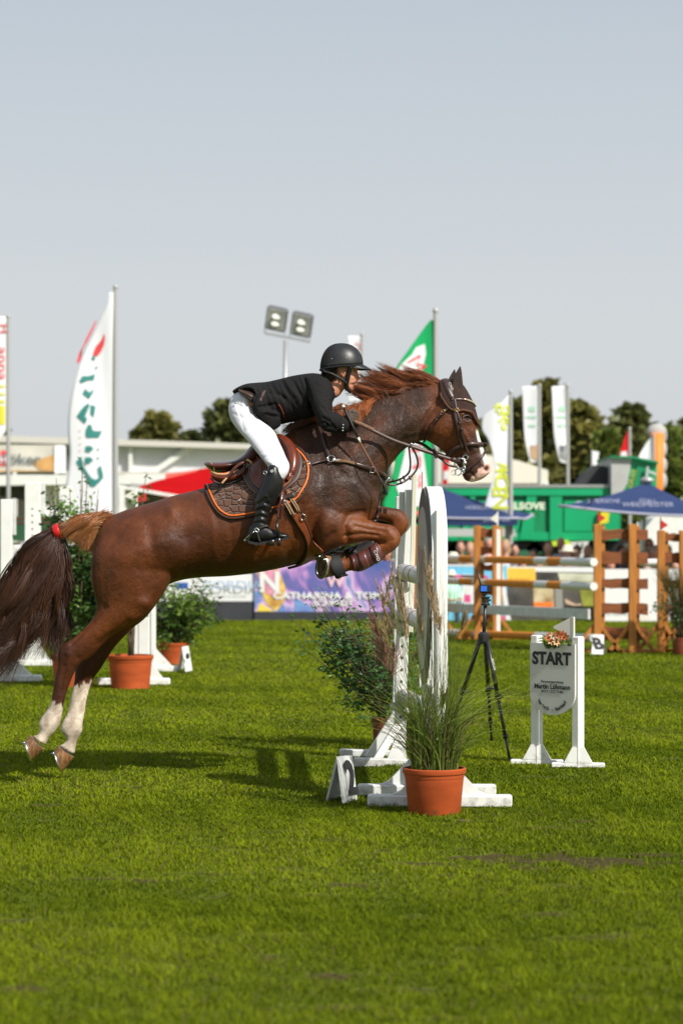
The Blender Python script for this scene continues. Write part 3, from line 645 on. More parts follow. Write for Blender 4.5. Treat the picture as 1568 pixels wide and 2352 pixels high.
V = np.concatenate(Vs); Q = np.concatenate(Qs); T = np.concatenate(Ts); C_ = np.concatenate(Cs)
me = bpy.data.meshes.new('grass'); me.vertices.add(len(V)); me.vertices.foreach_set('co', V.astype(np.float32).ravel()); nl = Q.size+T.size; me.loops.add(nl)
me.loops.foreach_set('vertex_index', np.r_[Q.ravel(), T.ravel()].astype(np.int32)); me.polygons.add(len(Q)+len(T))
me.polygons.foreach_set('loop_start', np.r_[np.arange(len(Q))*4, Q.size+np.arange(len(T))*3].astype(np.int32)); me.polygons.foreach_set('loop_total', np.r_[np.full(len(Q), 4), np.full(len(T), 3)].astype(np.int32)); me.update(calc_edges=True)
setcolor(me, 'col', C_)
M_grass = mat('grass_blade', (.1,.15,.02), .75, attr='col', spec=.08, trans=.4)
tag(link_mesh('grass', me, M_grass), kind='stuff')
# ======================= TACK =======================
M_lea = mat('dark_leather', (.035,.016,.011), .42, noise=.3, nscale=30, bump=.1, bscale=200)
M_tan = mat('chestnut_leather', (.135,.026,.010), .28, noise=.3, nscale=9, bump=.12, bscale=150, coat=.25)
M_seat = mat('seat_leather', (.085,.022,.014), .25, noise=.3, nscale=12, bump=.08, bscale=150, coat=.3)
M_flapb = mat('taupe_leather', (.075,.042,.038), .5, noise=.15, nscale=20)
M_gold = mat('cream_piping', (.55,.36,.16), .45); M_black = mat('black_rubber', (.008,.008,.008), .5)
M_orange = mat('orange_piping', (.80,.16,.015), .5, noise=.25, nscale=120)
def quilt():
    m = mat('quilted_cloth', (.085,.034,.017), .85, sheen=.3); n = m.node_tree.nodes; L = m.node_tree.links; b = n['Principled BSDF']
    tc = n.new('ShaderNodeTexCoord'); mp = n.new('ShaderNodeMapping'); mp.inputs['Scale'].default_value = (1, .25, 1.15); L.new(tc.outputs['Object'], mp.inputs[0])
    v = n.new('ShaderNodeTexVoronoi'); v.feature = 'DISTANCE_TO_EDGE'; v.inputs['Scale'].default_value = 24; v.inputs['Randomness'].default_value = .62; L.new(mp.outputs[0], v.inputs['Vector'])
    r = n.new('ShaderNodeMapRange'); r.interpolation_type = 'SMOOTHSTEP'; r.inputs[2].default_value = .16; L.new(v.outputs['Distance'], r.inputs[0])
    bp = n.new('ShaderNodeBump'); bp.inputs['Strength'].default_value = 1; bp.inputs['Distance'].default_value = .012; L.new(r.outputs[0], bp.inputs['Height']); L.new(bp.outputs[0], b.inputs['Normal'])
    r2 = n.new('ShaderNodeMapRange'); r2.inputs[2].default_value = .03; r2.inputs[3].default_value = 0; L.new(v.outputs['Distance'], r2.inputs[0])
    mx = n.new('ShaderNodeMix'); mx.data_type = 'RGBA'; mx.inputs['A'].default_value = (.045,.018,.010,1); mx.inputs['B'].default_value = (.105,.044,.023,1); L.new(r2.outputs[0], mx.inputs['Factor']); L.new(mx.outputs['Result'], b.inputs['Base Color'])
    return m
M_quilt = quilt()
def patch(mb, up, lo, off, th, nu=40, nv=22, both=True, edge=1.0, bulge=0):
    """cloth or leather laid on the horse between two traced edges; a closed sheet of thickness th"""
    up = cr(up, 8) if len(up) > 2 else np.array(up, float); lo = cr(lo, 8) if len(lo) > 2 else np.array(lo, float)
    def at(c, t): d = np.r_[0, np.cumsum(np.linalg.norm(np.diff(c, axis=0), axis=1))]; return np.array([np.interp(t*d[-1], d, c[:, i]) for i in (0, 1)])
    G = []; N = []
    for i in range(nu+1):
        a = at(up, i/nu); b = at(lo, i/nu); row = []; rn = []
        for j in range(nv+1):
            s = j/nv; p = a*(1-s)+b*s; u = min(i, nu-i)/nu; w_ = min(j, nv-j)/nv
            q_, n_ = drape(p[0], p[1], off+bulge*(1-(1-min(1, 4*u))**2)*(1-(1-min(1, 3*w_))**2)); row.append(q_); rn.append(n_)
        G.append(row); N.append(rn)
    G = np.array([[tuple(x) for x in r] for r in G]); N = np.array([[tuple(x) for x in r] for r in N])
    for _ in range(5):
        for A in (G, N):
            A[1:-1, 1:-1] = (A[1:-1, 1:-1]*2+A[:-2, 1:-1]+A[2:, 1:-1]+A[1:-1, :-2]+A[1:-1, 2:])/6
    N /= np.linalg.norm(N, axis=2, keepdims=True)+1e-9
    T = G+N*th
    for side in ((0, 1) if both else (0,)):
        A = G.reshape(-1, 3).copy(); B = T.reshape(-1, 3).copy()
        if side: A[:, 1] = 2*D0-A[:, 1]; B[:, 1] = 2*D0-B[:, 1]
        k = (nv+1); n = len(A); fs = []
        for i in range(nu):
            for j in range(nv):
                a = i*k+j; fs.append((a, a+1, a+k+1, a+k)); fs.append((n+a, n+a+k, n+a+k+1, n+a+1))
        bd = [i*k for i in range(nu+1)]+[nu*k+j for j in range(1, nv+1)]+[i*k+nv for i in range(nu-1, -1, -1)]+[j for j in range(nv-1, 0, -1)]
        for x, y in zip(bd, bd[1:]+bd[:1]): fs.append((x, y, y+n, x+n))
        mb.add([tuple(x) for x in np.r_[A, B]], fs)
    return G, N
pad_out = [(467,1099),(470,1112),(475,1130),(481,1146),(488,1160),(497,1173),(507,1183),(520,1190),(536,1192),(560,1189),(590,1184),(620,1176),(650,1166),(678,1152),(692,1140),(704,1124),(712,1105),(715,1085),(713,1068),(707,1054),(697,1041),(684,1029),(661,1012),(640,999)]
pad = thing('saddle_pad', (P(590,1090,D0).x, D0, P(590,1090,D0).z), 'brown quilted saddle pad with orange piping under the leather saddle', 'saddle pad')
mb = MB(); patch(mb, [(467,1097),(500,1088),(545,1074),(590,1050),(638,1001)], pad_out, .004, .011, 56, 26); mb.build('quilted_cloth', M_quilt, pad, smooth=True)
ctr = np.array((590., 1090.))
pip = [tuple(np.array(p)+(ctr-np.array(p))/np.linalg.norm(ctr-np.array(p))*6.5) for p in pad_out]
mb = MB(); strap(mb, pip, .010, .016, .005, sm=False); mb.build('piping', M_orange, pad, smooth=True)
mb = MB(); strap(mb, pad_out, .014, .008, .010, sm=False); mb.build('binding', mat('brown_binding', (.055,.022,.012), .9), pad, smooth=True)
sad = thing('saddle', (P(590,1040,D0).x, D0, P(590,1040,D0).z), 'red brown leather jumping saddle on the quilted pad, under the rider', 'saddle')
mb = MB(); loft(mb, [(467,1063,472,1070,.05),(474,1060,480,1078,.13),(490,1060,494,1086,.165,0,-.2),(512,1060,520,1084,.17,0,-.2),(536,1057,546,1078,.15),(556,1046,572,1074,.125),(572,1028,596,1062,.11),(590,1010,618,1050,.10),(612,1000,640,1036,.09),(636,1002,658,1024,.085),(650,1012,662,1024,.06)], D0, n=28)
seat = mb.build('seat', M_seat, sad, smooth=True)
mb = MB()
for s_ in (-1, 1): mb.tube([P(a, b, D0+s_*w) for a, b, w in ((481,1061,.13),(487,1066,.15),(491,1072,.16),(492,1081,.155))], .0022, 6); 
for s_ in (-1, 1): mb.tube([P(a, b, D0+s_*w) for a, b, w in ((485,1084,.14),(498,1089,.165),(515,1090,.175),(532,1086,.17),(547,1080,.155))], .0075, 8)
mb.build('piping', M_gold, seat, smooth=True)
mb = MB()
for s_ in (-1, 1): loft(mb, [(484,1086,488,1099,.05,s_*.12),(494,1086,500,1107,.06,s_*.125),(512,1087,516,1109,.065,s_*.13),(532,1083,536,1107,.06,s_*.13),(548,1078,552,1101,.05,s_*.13),(562,1070,566,1094,.035,s_*.13)], D0, n=20)
mb.build('panel', M_tan, sad, smooth=True)
mb = MB()
for s_ in (-1, 1): mb.tube([P(a, b, D0+s_*.175) for a, b in ((484,1098),(493,1107),(508,1112),(525,1111),(542,1105),(558,1096))], .006, 8)
mb.build('panel_edge', M_black, sad, smooth=True)
mb = MB(); patch(mb, [(562,1070),(585,1048),(612,1022),(640,1010)], [(562,1082),(563,1100),(569,1116),(579,1130),(592,1140),(615,1142),(642,1138),(668,1122),(684,1108),(692,1090),(695,1066),(688,1044),(672,1026),(658,1017)], .022, .007, 40, 20)
mb.build('sweat_flap', M_flapb, sad, smooth=True)
mb = MB(); patch(mb, [(580,1066),(590,1046),(612,1022),(640,1010)], [(581,1078),(579,1092),(583,1110),(593,1124),(612,1136),(640,1136),(664,1120),(676,1100),(683,1078),(682,1056),(674,1038),(655,1018)], .031, .007, 40, 20, bulge=.006)
flap = mb.build('flap', M_tan, sad, smooth=True)
mb = MB(); strap(mb, [(581,1078),(579,1092),(583,1110),(593,1124),(612,1136)], .0035, .040, .002); strap(mb, [(563,1085),(564,1100),(570,1116),(580,1130),(592,1139)], .003, .031, .002)
strap(mb, [(600,1060),(604,1085),(602,1110)], .003, .046, .002); strap(mb, [(607,1050),(616,1080),(614,1120)], .003, .046, .002)
strap(mb, [(642,1132),(664,1117),(675,1100),(681,1078),(680,1057),(672,1040),(655,1020)], .003, .044, .003)
mb.build('stitching', mat('pale_thread', (.35,.22,.13), .7), flap, smooth=True)
mb = MB()
for s_ in (-1, 1):
    kr = []
    for (a, b) in cr([(648,1016),(661,1026),(670,1040),(675,1056),(676,1072),(674,1088),(668,1102),(662,1112)], 4):
        p_, n_ = drape(a, b, .046); kr.append(p_ if s_ < 0 else mirror(p_))
    L_ = len(kr); mb.tube(kr, [.012+.022*math.sin(math.pi*min(1, .12+i/L_*.95)) for i in range(L_)], 14)
mb.build('knee_roll', M_tan, flap, smooth=True)
# logo on the flap
p_, n_ = drape(571.5, 1085, .042)
text('2Gs', .032, mat('silver_print', (.45,.42,.42), .5), flap, facing(p_, 0, R(52)), .0015, 'logo', xs=1)
# loose strap behind the seat (surcingle loop)
mb = MB(); free_strap(mb, [P(573,1058,D0-.20), P(560,1062,D0-.22), P(548,1068,D0-.23), P(537,1078,D0-.235), P(526,1092,D0-.235), P(515,1104,D0-.235), P(508,1112,D0-.23)], .018, .007); mb.build('keeper_strap', M_seat, sad, smooth=True)
mb = MB(); free_strap(mb, [P(521,1098,D0-.24), P(515,1104,D0-.243), P(510,1110,D0-.243)], .010, .004); mb.tube([P(567,1056,D0-.235), P(572,1058,D0-.24), P(577,1062,D0-.24), P(577,1067,D0-.235)], .006, 8); mb.build('keeper_tip', M_gold, sad, smooth=True)
mb = MB(); strap(mb, [(595,1052),(588,1058),(560,1064)], .014, .05, .006, both=False)
mb.build('saddle_strap', M_seat, sad, smooth=True)
# stirrups with leathers
for s_ in (-1, 1):
    y = D0+s_*.375
    mb = MB(); yy = D0+s_*.345
    free_strap(mb, [P(648,1128,yy), P(645,1150,y-.0), P(641,1172,y), P(639,1192,y)], .016, .004); free_strap(mb, [P(651,1128,yy+.01), P(652,1150,y+.012*s_), P(648,1172,y+.012*s_), P(643,1192,y)], .014, .004)
    lt = mb.build('stirrup_leather', M_seat, sad, smooth=True)
    mb = MB(); 
    for q_ in (-.055, .055):
        mb.tube([P(640,1189,y), P(637+0,1196,y+q_*.6), P(636,1212,y+q_), P(640,1232,y+q_)], [.006,.007,.009,.009], 8)
    Mt = Matrix.Rotation(R(-8), 3, 'Y'); mb.bbox(P(632,1241,y), (.066, .12, .014), .004, Mt)
    mb.bbox(P(624,1247,y-.055*1), (.03, .012, .035), .003, Mt); mb.bbox(P(640,1245,y-.055), (.022, .012, .045), .003, Mt)
    mb.build('stirrup', mat('stirrup_alloy', (.03,.03,.03), .25, metal=.6), sad, auto=40)
# girth with billets and belly guard
girth = thing('girth', (P(690,1230,D0).x, D0, P(690,1230,D0).z), 'tan leather girth with belly guard buckled round the horse behind its elbow', 'girth')
mb = MB(); 
gl = [(666,1182),(676,1196),(688,1212),(698,1230),(704,1248),(703,1266),(694,1284),(678,1298),(662,1308)]
gr_ = [(687,1170),(695,1182),(704,1200),(713,1220),(724,1240),(735,1254),(742,1262),(738,1270),(722,1276)]
def between(mb, la, lb, off, th, nu=36, nv=10):
    la = cr(la, 5); lb = cr(lb, 5); 
    patch(mb, la, lb, off, th, nu, nv)
between(mb, gl, gr_, .010, .008); mb.build('leather_band', mat('girth_leather', (.26,.062,.020), .38, noise=.3, nscale=10, bump=.1, bscale=120), girth, smooth=True)
mb = MB(); strap(mb, gl, .016, .008, .009); strap(mb, [(687,1170),(695,1184),(703,1202),(712,1222),(724,1242),(738,1258)], .006, .016, .004); mb.build('rubber_edge', M_black, girth, smooth=True)
mb = MB(); strap(mb, [(659,1128),(672,1152),(684,1176)], .022, .020, .004); strap(mb, [(648,1137),(660,1158),(672,1184)], .022, .020, .004); mb.build('billet', mat('billet_leather', (.16,.065,.022), .5), girth, smooth=True)
mb = MB()
for dx in (-4.2, 1.2): 
    strap(mb, [(657+dx+8,1137),(668+dx+8,1158),(676+dx+8,1172)], .0035, .0262, .002); strap(mb, [(648+dx+1,1142),(660+dx+1,1162),(669+dx+1,1180)], .0035, .0262, .002)
mb.build('elastic_stripe', mat('cream_elastic', (.6,.47,.30), .8), girth, smooth=True)
mb = MB(); strap(mb, [(640,1152),(656,1146),(676,1139)], .030, .029, .005, both=False); mb.build('keeper', M_lea, girth, smooth=True)
p_, n_ = drape(696, 1186, .024); mb = MB(); ring(mb, p_, .016, .0025, n_); mb.build('ring', M_steel, girth, smooth=True)

# ---- bridle (worn, part of the horse) ----
M_brown = mat('bridle_leather', (.045,.021,.016), .38, noise=.25, nscale=25, coat=.1)
br = MB(); strap(br, [(1025,874),(1030,890),(1036,906),(1040,925),(1044,950),(1048,975),(1054,1000),(1058,1020),(1060,1028)], .020, .014, .006)
bridle = br.build('bridle', M_brown, horse, smooth=True)
def sub(name, m, *ss, both=True, par=None, **k):
    mb = MB()
    for s_ in ss: strap(mb, *s_, both=both, **k)
    return mb.build(name, m, par or bridle, smooth=True)
sub('headpiece', M_brown, ([(1020,876),(1026,892),(1033,908),(1038,916)], .034, .012, .010))
sub('cheek_strap', M_brown, ([(1042,918),(1045,935),(1049,952),(1055,972),(1060,992),(1066,1012),(1071,1034),(1073,1043)], .015, .020, .005))
sub('browband', M_brown, ([(1034,921),(1044,919),(1056,919),(1068,922),(1078,928),(1085,935)], .015, .017, .005))
sub('throatlatch', M_brown, ([(1038,922),(1030,935),(1018,950),(1004,965),(990,983),(979,1002),(972,1016)], .013, .010, .005))
sub('noseband', M_brown, ([(1022,1051),(1032,1040),(1044,1030),(1056,1024),(1070,1020),(1085,1020),(1100,1021),(1111,1022)], .024, .009, .009))
sub('flash_strap', M_brown, ([(1112,1025),(1112,1036),(1104,1050),(1092,1063),(1078,1075),(1068,1082),(1062,1085)], .015, .010, .005))
mb = MB(); 
for s_ in (-1, 1): p_, n_ = drape(1111, 1021, .012); mb.ellipsoid(Vector((p_.x+.006, D0, p_.z)), (.012, .03, .012))
mb.build('noseband_ring', M_brown, bridle, smooth=True)
def buckle(x, y, par, r=.010, m=None):
    p_, n_ = drape(x, y, .028); mb = MB(); ring(mb, p_, r, .0018, n_); return mb.build('buckle', m or mat('brass', (.55,.38,.14), .3, metal=1), par, smooth=True)
buckle(1047,944,bridle); buckle(1019,946,bridle,.009)
for (x, y) in ((1053,971),(1004,964),(1013,953),(1058,985)):
    p_, n_ = drape(x, y, .02); mb = MB(); ring(mb, p_, .010, .004, (0.5,-.2,.8)); mb.build('keeper_loop', M_brown, bridle, smooth=True)
sub('browband_crystals', mat('pale_crystals', (.75,.6,.45), .2, metal=.6, noise=.5, nscale=150), ([(1060,919.5),(1070,922.5),(1078,927.5),(1083,933),(1085,935)], .010, .023, .004))
# crochet ear bonnet
M_bon = mat('crochet_cotton', (.045,.019,.013), .9, bump=1.2, bscale=170, noise=.6, nscale=140)
mb = MB(); patch(mb, [(1009,880),(1022,876),(1040,878),(1058,888),(1073,912),(1085,938),(1093,960),(1099,986)], [(1014,902),(1022,924),(1034,938),(1050,944),(1066,945),(1080,948),(1087,962),(1099,986)], .011, .006, 40, 14)
bon = mb.build('ear_bonnet', M_bon, horse, smooth=True)
mb = MB(); strap(mb, [(1014,904),(1022,926),(1034,941),(1050,946),(1066,947),(1079,950),(1086,964),(1094,978),(1099,985)], .012, .015, .007); mb.build('bonnet_hem', mat('copper_thread', (.13,.045,.02), .7, bump=1, bscale=200, noise=.5, nscale=200), bon, smooth=True)
p_, n_ = drape(1034, 894, .032)
text('CWD', .020, mat('white_print', (.75,.72,.7), .5), bridle, facing(p_, 0, R(-68)), .001, 'logo')
# bit
bc, n_ = drape(1062, 1062, .02); mb = MB()
ring(mb, bc+Vector((-.012,-.004,.0)), .030, .0045, (0.1,1,0)); ring(mb, bc+Vector((.022,-.004,.034)), .014, .004, (0,1,0)); ring(mb, bc+Vector((-.022,-.004,-.052)), .018, .0035, (.1,1,0)); ring(mb, bc+Vector((.012,-.004,-.030)), .009, .0035); ring(mb, bc+Vector((.006,-.004,-.050)), .009, .0035); ring(mb, bc+Vector((-.045,0,-.054)), .015, .002, (.5,1,0))
mb.ellipsoid(bc+Vector((.016,-.006,.0)), (.015,.012,.015)); mb.tube([bc+Vector((.022,0,.02)), bc+Vector((.018,0,-.03)), bc+Vector((.0,0,-.06))], .005, 8)
mb.build('bit', M_steel, bridle, smooth=True)
# reins
yb = bc.y
rb = MB(); hand = P(812, 966, D0-.20)
free_strap(rb, [hand, P(850,986,D0-.20), P(900,1010,D0-.17), P(940,1024,D0-.14), P(1000,1044,D0-.11), P(1035,1055,D0-.095), P(1056,1062,yb)], .020, .006)
rein = rb.build('rein', mat('rein_leather', (.05,.022,.015), .45), bridle, smooth=True)
rb = MB(); free_strap(rb, [P(812,967,D0-.205), P(835,977,D0-.208), P(857,988,D0-.203)], .022, .008); rb.build('rein_grip', mat('tan_webbing', (.17,.08,.045), .7, noise=.4, nscale=60), rein, smooth=True)
rb = MB(); free_strap(rb, [P(815,960,D0+.20), P(900,1000,D0+.16), P(965,1018,D0+.12), P(1000,1040,D0+.10), P(1058,1060,2*D0-yb)], .018, .006)
free_strap(rb, [P(938,1022,D0-.13), P(970,1030,D0-.12), P(1010,1052,D0-.10), P(1030,1068,D0-.095), P(1050,1072,D0-.09)], .014, .005); rb.build('rein', M_brown, bridle, smooth=True)
rb = MB(); free_strap(rb, [P(1036,1056,D0-.098), P(1044,1056,D0-.098), P(1054,1058,yb)], .026, .010); free_strap(rb, [P(997,1030,D0-.12), P(1003,1040,D0-.125), P(999,1052,D0-.12)], .018, .007); rb.build('rein_stop', M_brown, bridle, smooth=True)
# breastplate with running martingale
bp_ = MB(); strap(bp_, [(686,1072),(710,1069),(735,1062),(758,1057)], .018, .012, .005); strap(bp_, [(765,1059),(800,1063),(830,1070),(855,1078),(876,1088),(886,1096)], .022, .010, .005)
strap(bp_, [(757,1054),(748,1025),(738,996),(729,975)], .020, .009, .005)
bp = bp_.build('breastplate', M_brown, horse, smooth=True)
sub('elastic_insert', mat('olive_elastic', (.14,.075,.03), .8), ([(768,1059),(790,1062),(812,1066)], .018, .015, .003), par=bp)
sub('chest_strap', M_brown, ([(886,1098),(877,1120),(872,1145),(866,1170),(860,1200)], .022, .006, .005), par=bp)
p_, n_ = drape(761, 1057, .018); mb = MB(); ring(mb, p_, .021, .004, n_); mb.build('ring', M_steel, bp, smooth=True)
for (x, y) in ((706,1070),(851,1078)):
    p_, n_ = drape(x, y, .02); mb = MB(); t_ = Vector((.013,0,0)); u_ = Vector((0,0,.016))
    mb.tube([p_+t_+u_, p_-t_+u_, p_-t_-u_, p_+t_-u_, p_+t_+u_], .0025, 6); mb.build('buckle', M_steel, bp, smooth=True)
p_, n_ = drape(776, 1059, .021); text('CWD', .020, MATS['white_print'], bp, facing(p_, 0, R(-5)), .001, 'logo')
mb = MB(); j0 = P(884,1110,D0-.03)
free_strap(mb, [j0, P(900,1106,D0-.05), P(920,1100,D0-.08), P(938,1086,D0-.10), P(942,1066,D0-.12), P(940,1040,D0-.13), P(938,1023,D0-.135)], .011, .005)
free_strap(mb, [P(885,1112,D0), P(905,1114,D0+.02), P(930,1105,D0+.05), P(952,1085,D0+.07), P(959,1065,D0+.08), P(955,1045,D0+.08), P(946,1028,D0+.08)], .011, .005)
mb.build('martingale_fork', M_brown, bp, smooth=True)
mb = MB(); ring(mb, P(943,1022,D0-.137), .016, .003, (1,.3,0)); mb.ellipsoid(P(888,1104,D0-.05), (.008,.008,.026), rot=Matrix.Rotation(R(35),3,'Y')); mb.build('clip', M_steel, bp, smooth=True)
mb = MB(); 
for (x, y) in ((904,1104),(927,1098),(920,1107),(941,1098)): ring(mb, P(x,y,D0-.07), .010, .005, (1,.0,.4))
mb.build('keeper_loop', M_brown, bp, smooth=True)
# tendon boot on the near foreleg and overreach boot
M_boot = mat('tendon_boot_leather', (.075,.020,.016), .42, noise=.2, nscale=15, bump=.08, bscale=100, coat=.15)
mb = MB(); loft(mb, [(886,1277,861,1241,.036,-.15),(878,1286,853,1252,.044,-.15),(862,1296,842,1258,.043,-.15),(842,1307,824,1267,.045,-.15),(826,1313,811,1273,.046,-.15),(812,1311,803,1277,.040,-.15)], D0, n=26)
tb = mb.build('tendon_boot', M_boot, horse, smooth=True)
mb = MB(); loft(mb, [(818,1311,812,1275,.048,-.15),(812,1313,805,1275,.046,-.15)], D0, n=26, sub=2); loft(mb, [(880,1285,861,1245,.044,-.155),(864,1296,846,1256,.047,-.155)], D0, n=26, sub=3); loft(mb, [(850,1302,836,1263,.049,-.155),(833,1311,818,1270,.050,-.155)], D0, n=26, sub=3)
mb.build('strap_tab', mat('boot_strap_leather', (.095,.026,.02), .4, coat=.2), tb, auto=50)
text('CWD', .026, MATS['white_print'], tb, facing(P(865,1276,D0-.205), 0, R(-70)), .0015, 'logo')
mb = MB(); loft(mb, [(795,1319,780,1275,.048,-.155),(786,1325,768,1274,.062,-.158),(776,1330,757,1275,.070,-.162),(770,1328,751,1279,.068,-.165)], D0, n=26, sub=4)
ob = mb.build('overreach_boot', mat('neoprene', (.008,.008,.009), .75, bump=.2, bscale=120), horse, smooth=True)
mb = MB(); mb.bbox(P(790,1322,D0-.205), (.045,.01,.012), .003, Matrix.Rotation(R(-12),3,'Y')); mb.build('boot_tab', M_black, ob)
mb = MB(); loft(mb, [(868,1262,852,1232,.044,.13),(840,1280,822,1250,.05,.13),(805,1290,795,1258,.045,.13)], D0, n=22); mb.tube([P(792,1266,D0+.09),P(806,1266,D0+.08),P(823,1272,D0+.08)], [.012,.022,.014], 8); mb.build('tendon_boot', mat('black_boot', (.012,.011,.011), .6), horse, smooth=True)
mb = MB(); strap(mb, [(722,1278),(745,1270),(770,1262)], .014, .016, .006, both=False); free_strap(mb, [P(723,1275,D0-.15), P(735,1278,D0-.17), P(752,1270,D0-.19), P(782,1257,D0-.2)], .010, .004); mb.build('girth_strap', M_black, girth, smooth=True)
# ======================= RIDER =======================
rider = thing('person', (P(640,1000,D0).x, D0, P(640,1000,D0).z), 'rider in black show jacket, white breeches and black helmet crouched forward over the jumping horse', 'person')
M_skin = mat('skin', (.50,.205,.115), .5, noise=.14, nscale=18, bump=.08, bscale=90, spec=.4)
bb = MB()
loft(bb, [(800,897,810,900,.024),(794,893,813,895,.038),(789,888,813,889,.046),(786,883,812,884.5,.050),(779,879,817.5,879,.055),(774,874,818,873.5,.058),(766,868,819.5,867,.061),(757,860,820,860,.066),(750,852,820,853,.069),(746,846,822.5,847,.071),(744,836,822,838,.072),(746,824,818,826,.068),(754,812,808,814,.055),(768,803,792,804,.03)], D0, n=30)
loft(bb, [(752,850,790,868,.05),(756,862,795,886,.049),(757,872,788,897,.050),(748,876,778,910,.054),(735,880,762,918,.07)], D0, n=24)
loft(bb, [(747,868,765,902,.065),(727,872,742,930,.14),(702,878,712,948,.150),(660,884,680,955,.14),(620,894,628,945,.13),(592,904,598,940,.13),(565,915,588,945,.14),(545,925,580,958,.14),(538,938,588,970,.13)], D0, n=30)   # torso under the jacket
for s_ in (-1, 1):
    loft(bb, [(540,930,590,975,.08,s_*.08),(548,965,612,998,.08,s_*.13),(566,1000,636,1015,.075,s_*.2),(590,1032,652,1045,.066,s_*.27),(612,1062,660,1075,.055,s_*.335),(614,1085,652,1096,.05,s_*.36),(598,1120,645,1130,.05,s_*.375),(590,1160,622,1168,.038,s_*.375),(585,1190,614,1194,.032,s_*.375),(575,1215,612,1222,.03,s_*.375),(580,1236,650,1230,.03,s_*.375)], D0, n=18)
    loft(bb, [(720,885,752,900,.045,s_*.16),(722,920,758,925,.045,s_*.2),(732,955,762,955,.04,s_*.225),(748,980,770,958,.036,s_*.225),(775,982,785,962,.03,s_*.21),(796,976,798,958,.024,s_*.19)], D0, n=18)
# nose, lips, brow on the same surface
loft(bb, [(815,851,820.5,849,.007),(815,858,822,857,.009),(815,865,824.5,864.5,.012),(814,870.5,826.8,870,.0155),(813,874,823.5,874,.015)], D0, n=14, sub=4)
loft(bb, [(805,878.5,818.6,877.5,.020),(806,881,817,880.5,.018)], D0, n=12, sub=2)
loft(bb, [(800,886.5,813.5,886.5,.02),(800,889.5,812.8,889.5,.018)], D0, n=12, sub=2)
me = remesh(bb, .0052, 3, .5)
sculpt(me, [([(812,851),(817,851)],2.4,-.006),([(812,848),(819,847.5)],1.8,.003),([(806,883.5),(815,882)],1.5,-.006),([(820,874),(821,874)],1.2,-.003),([(809,868)],4,.004),([(795,880)],5,-.003),([(813,878),(809,884)],1.5,-.002)])
v = getco(me); q = topx(v); X, Y = q[:, 0], q[:, 1]; c = np.tile((.56,.245,.145), (len(v), 1)).astype(float)
c = lerp_c(c, np.array((.62,.30,.19)), np.exp(-((X-808)/12)**2-((Y-872)/14)**2)*.5)
c = lerp_c(c, np.array((.42,.08,.06)), np.exp(-((X-815)/4.5)**2-((Y-883)/4.5)**2)*.75)
c = lerp_c(c, np.array((.10,.035,.02)), np.exp(-((X-816)/3.4)**2-((Y-851)/1.5)**2)*.9*(v[:, 1] < 99))
c = lerp_c(c, np.array((.05,.012,.01)), np.exp(-((X-814)/3.5)**2-((Y-882.8)/1.1)**2)*.9)
c = lerp_c(c, np.array((.12,.05,.025)), np.exp(-((X-817)/5)**2-((Y-845.8)/1.4)**2)*.8)
setcolor(me, 'col', c); M_face = mat('face_skin', (.5,.2,.1), .48, attr='col', noise=.12, nscale=25, bump=.05, bscale=90, spec=.45)
body = link_mesh('body', me, M_face, rider)
# ear
mb = MB(); ec = P(787,857,D0-.073)
mb.tube([ec+Vector((math.cos(a)*.0125, -.003, math.sin(a)*.021)) for a in np.linspace(R(-60), R(200), 14)], [.002]+[.0038]*12+[.003], 8); mb.ellipsoid(ec, (.010,.003,.017)); mb.ellipsoid(ec+Vector((.004,-.002,-.016)), (.006,.004,.007)); mb.ellipsoid(ec+Vector((.009,-.003,.0)), (.003,.004,.006))
mb.build('ear', M_skin, rider, smooth=True)
# hair at the nape
hl, hi = locks(14, 26, pl([(752,852,-.06),(760,856,-.065),(772,850,-.07)]), pl([(752,862,-.055),(760,868,-.06),(775,858,-.072)]), pl([(757,872,-.045),(763,874,-.052),(779,862,-.07)]), .010, .004, .004, .004)
hl2, hi2 = locks(10, 26, pl([(752,852,.0),(745,852,.05),(750,852,-.04)]), pl([(748,862,.0),(748,860,.05),(752,862,-.04)]), pl([(754,874,.0),(752,872,.04),(756,872,-.04)]), .012, .004, .004, .004)
strands('hair', hl+hl2, .0011, haircol(hi+hi2, (.02,.011,.007), (.09,.05,.025)), MATS['mane_hair'], rider)
# helmet
M_helm = mat('matt_black_shell', (.018,.018,.020), .42, noise=.3, nscale=30, spec=.5); M_hel2 = mat('suede_panel', (.008,.0075,.0075), .9, bump=.8, bscale=300, noise=.5, nscale=200)
hc = P(783.5,842,D0); pm = D0/F
def dome(n=44, m=16, k=1.0, w=.104, f0=-90, f1=90, y0=None, y1=None):
    vs = []; fs = []
    for i in range(m+1):
        ph = math.pi/2*i/m
        for j in range(n+1):
            a = 2*math.pi*j/n; cx = math.cos(a); rx = 49.5*pm*k if cx > 0 else 48.5*pm*k; rz = 53*pm*k
            x = rx*math.copysign(abs(cx)**.92, cx)*math.sin(ph)**.85; y = w*k*math.copysign(abs(math.sin(a))**.95, math.sin(a))*math.sin(ph)**.85; z = rz*math.cos(ph)**.95
            z -= (.0 if cx > 0 else .016*abs(cx))*(math.sin(ph)**6)
            z += .012*max(0, cx)**2*math.sin(ph)**6
            vs.append(hc+Vector((x, y, z)))
    for i in range(m):
        for j in range(n): fs.append((i*(n+1)+j, i*(n+1)+(j+1), (i+1)*(n+1)+(j+1), (i+1)*(n+1)+j))
    return vs, fs
mb = MB(); mb.add(*dome()); helmet = mb.build('helmet', M_helm, rider, smooth=True)
md = helmet.modifiers.new('t', 'SOLIDIFY'); md.thickness = .006; md.offset = -1
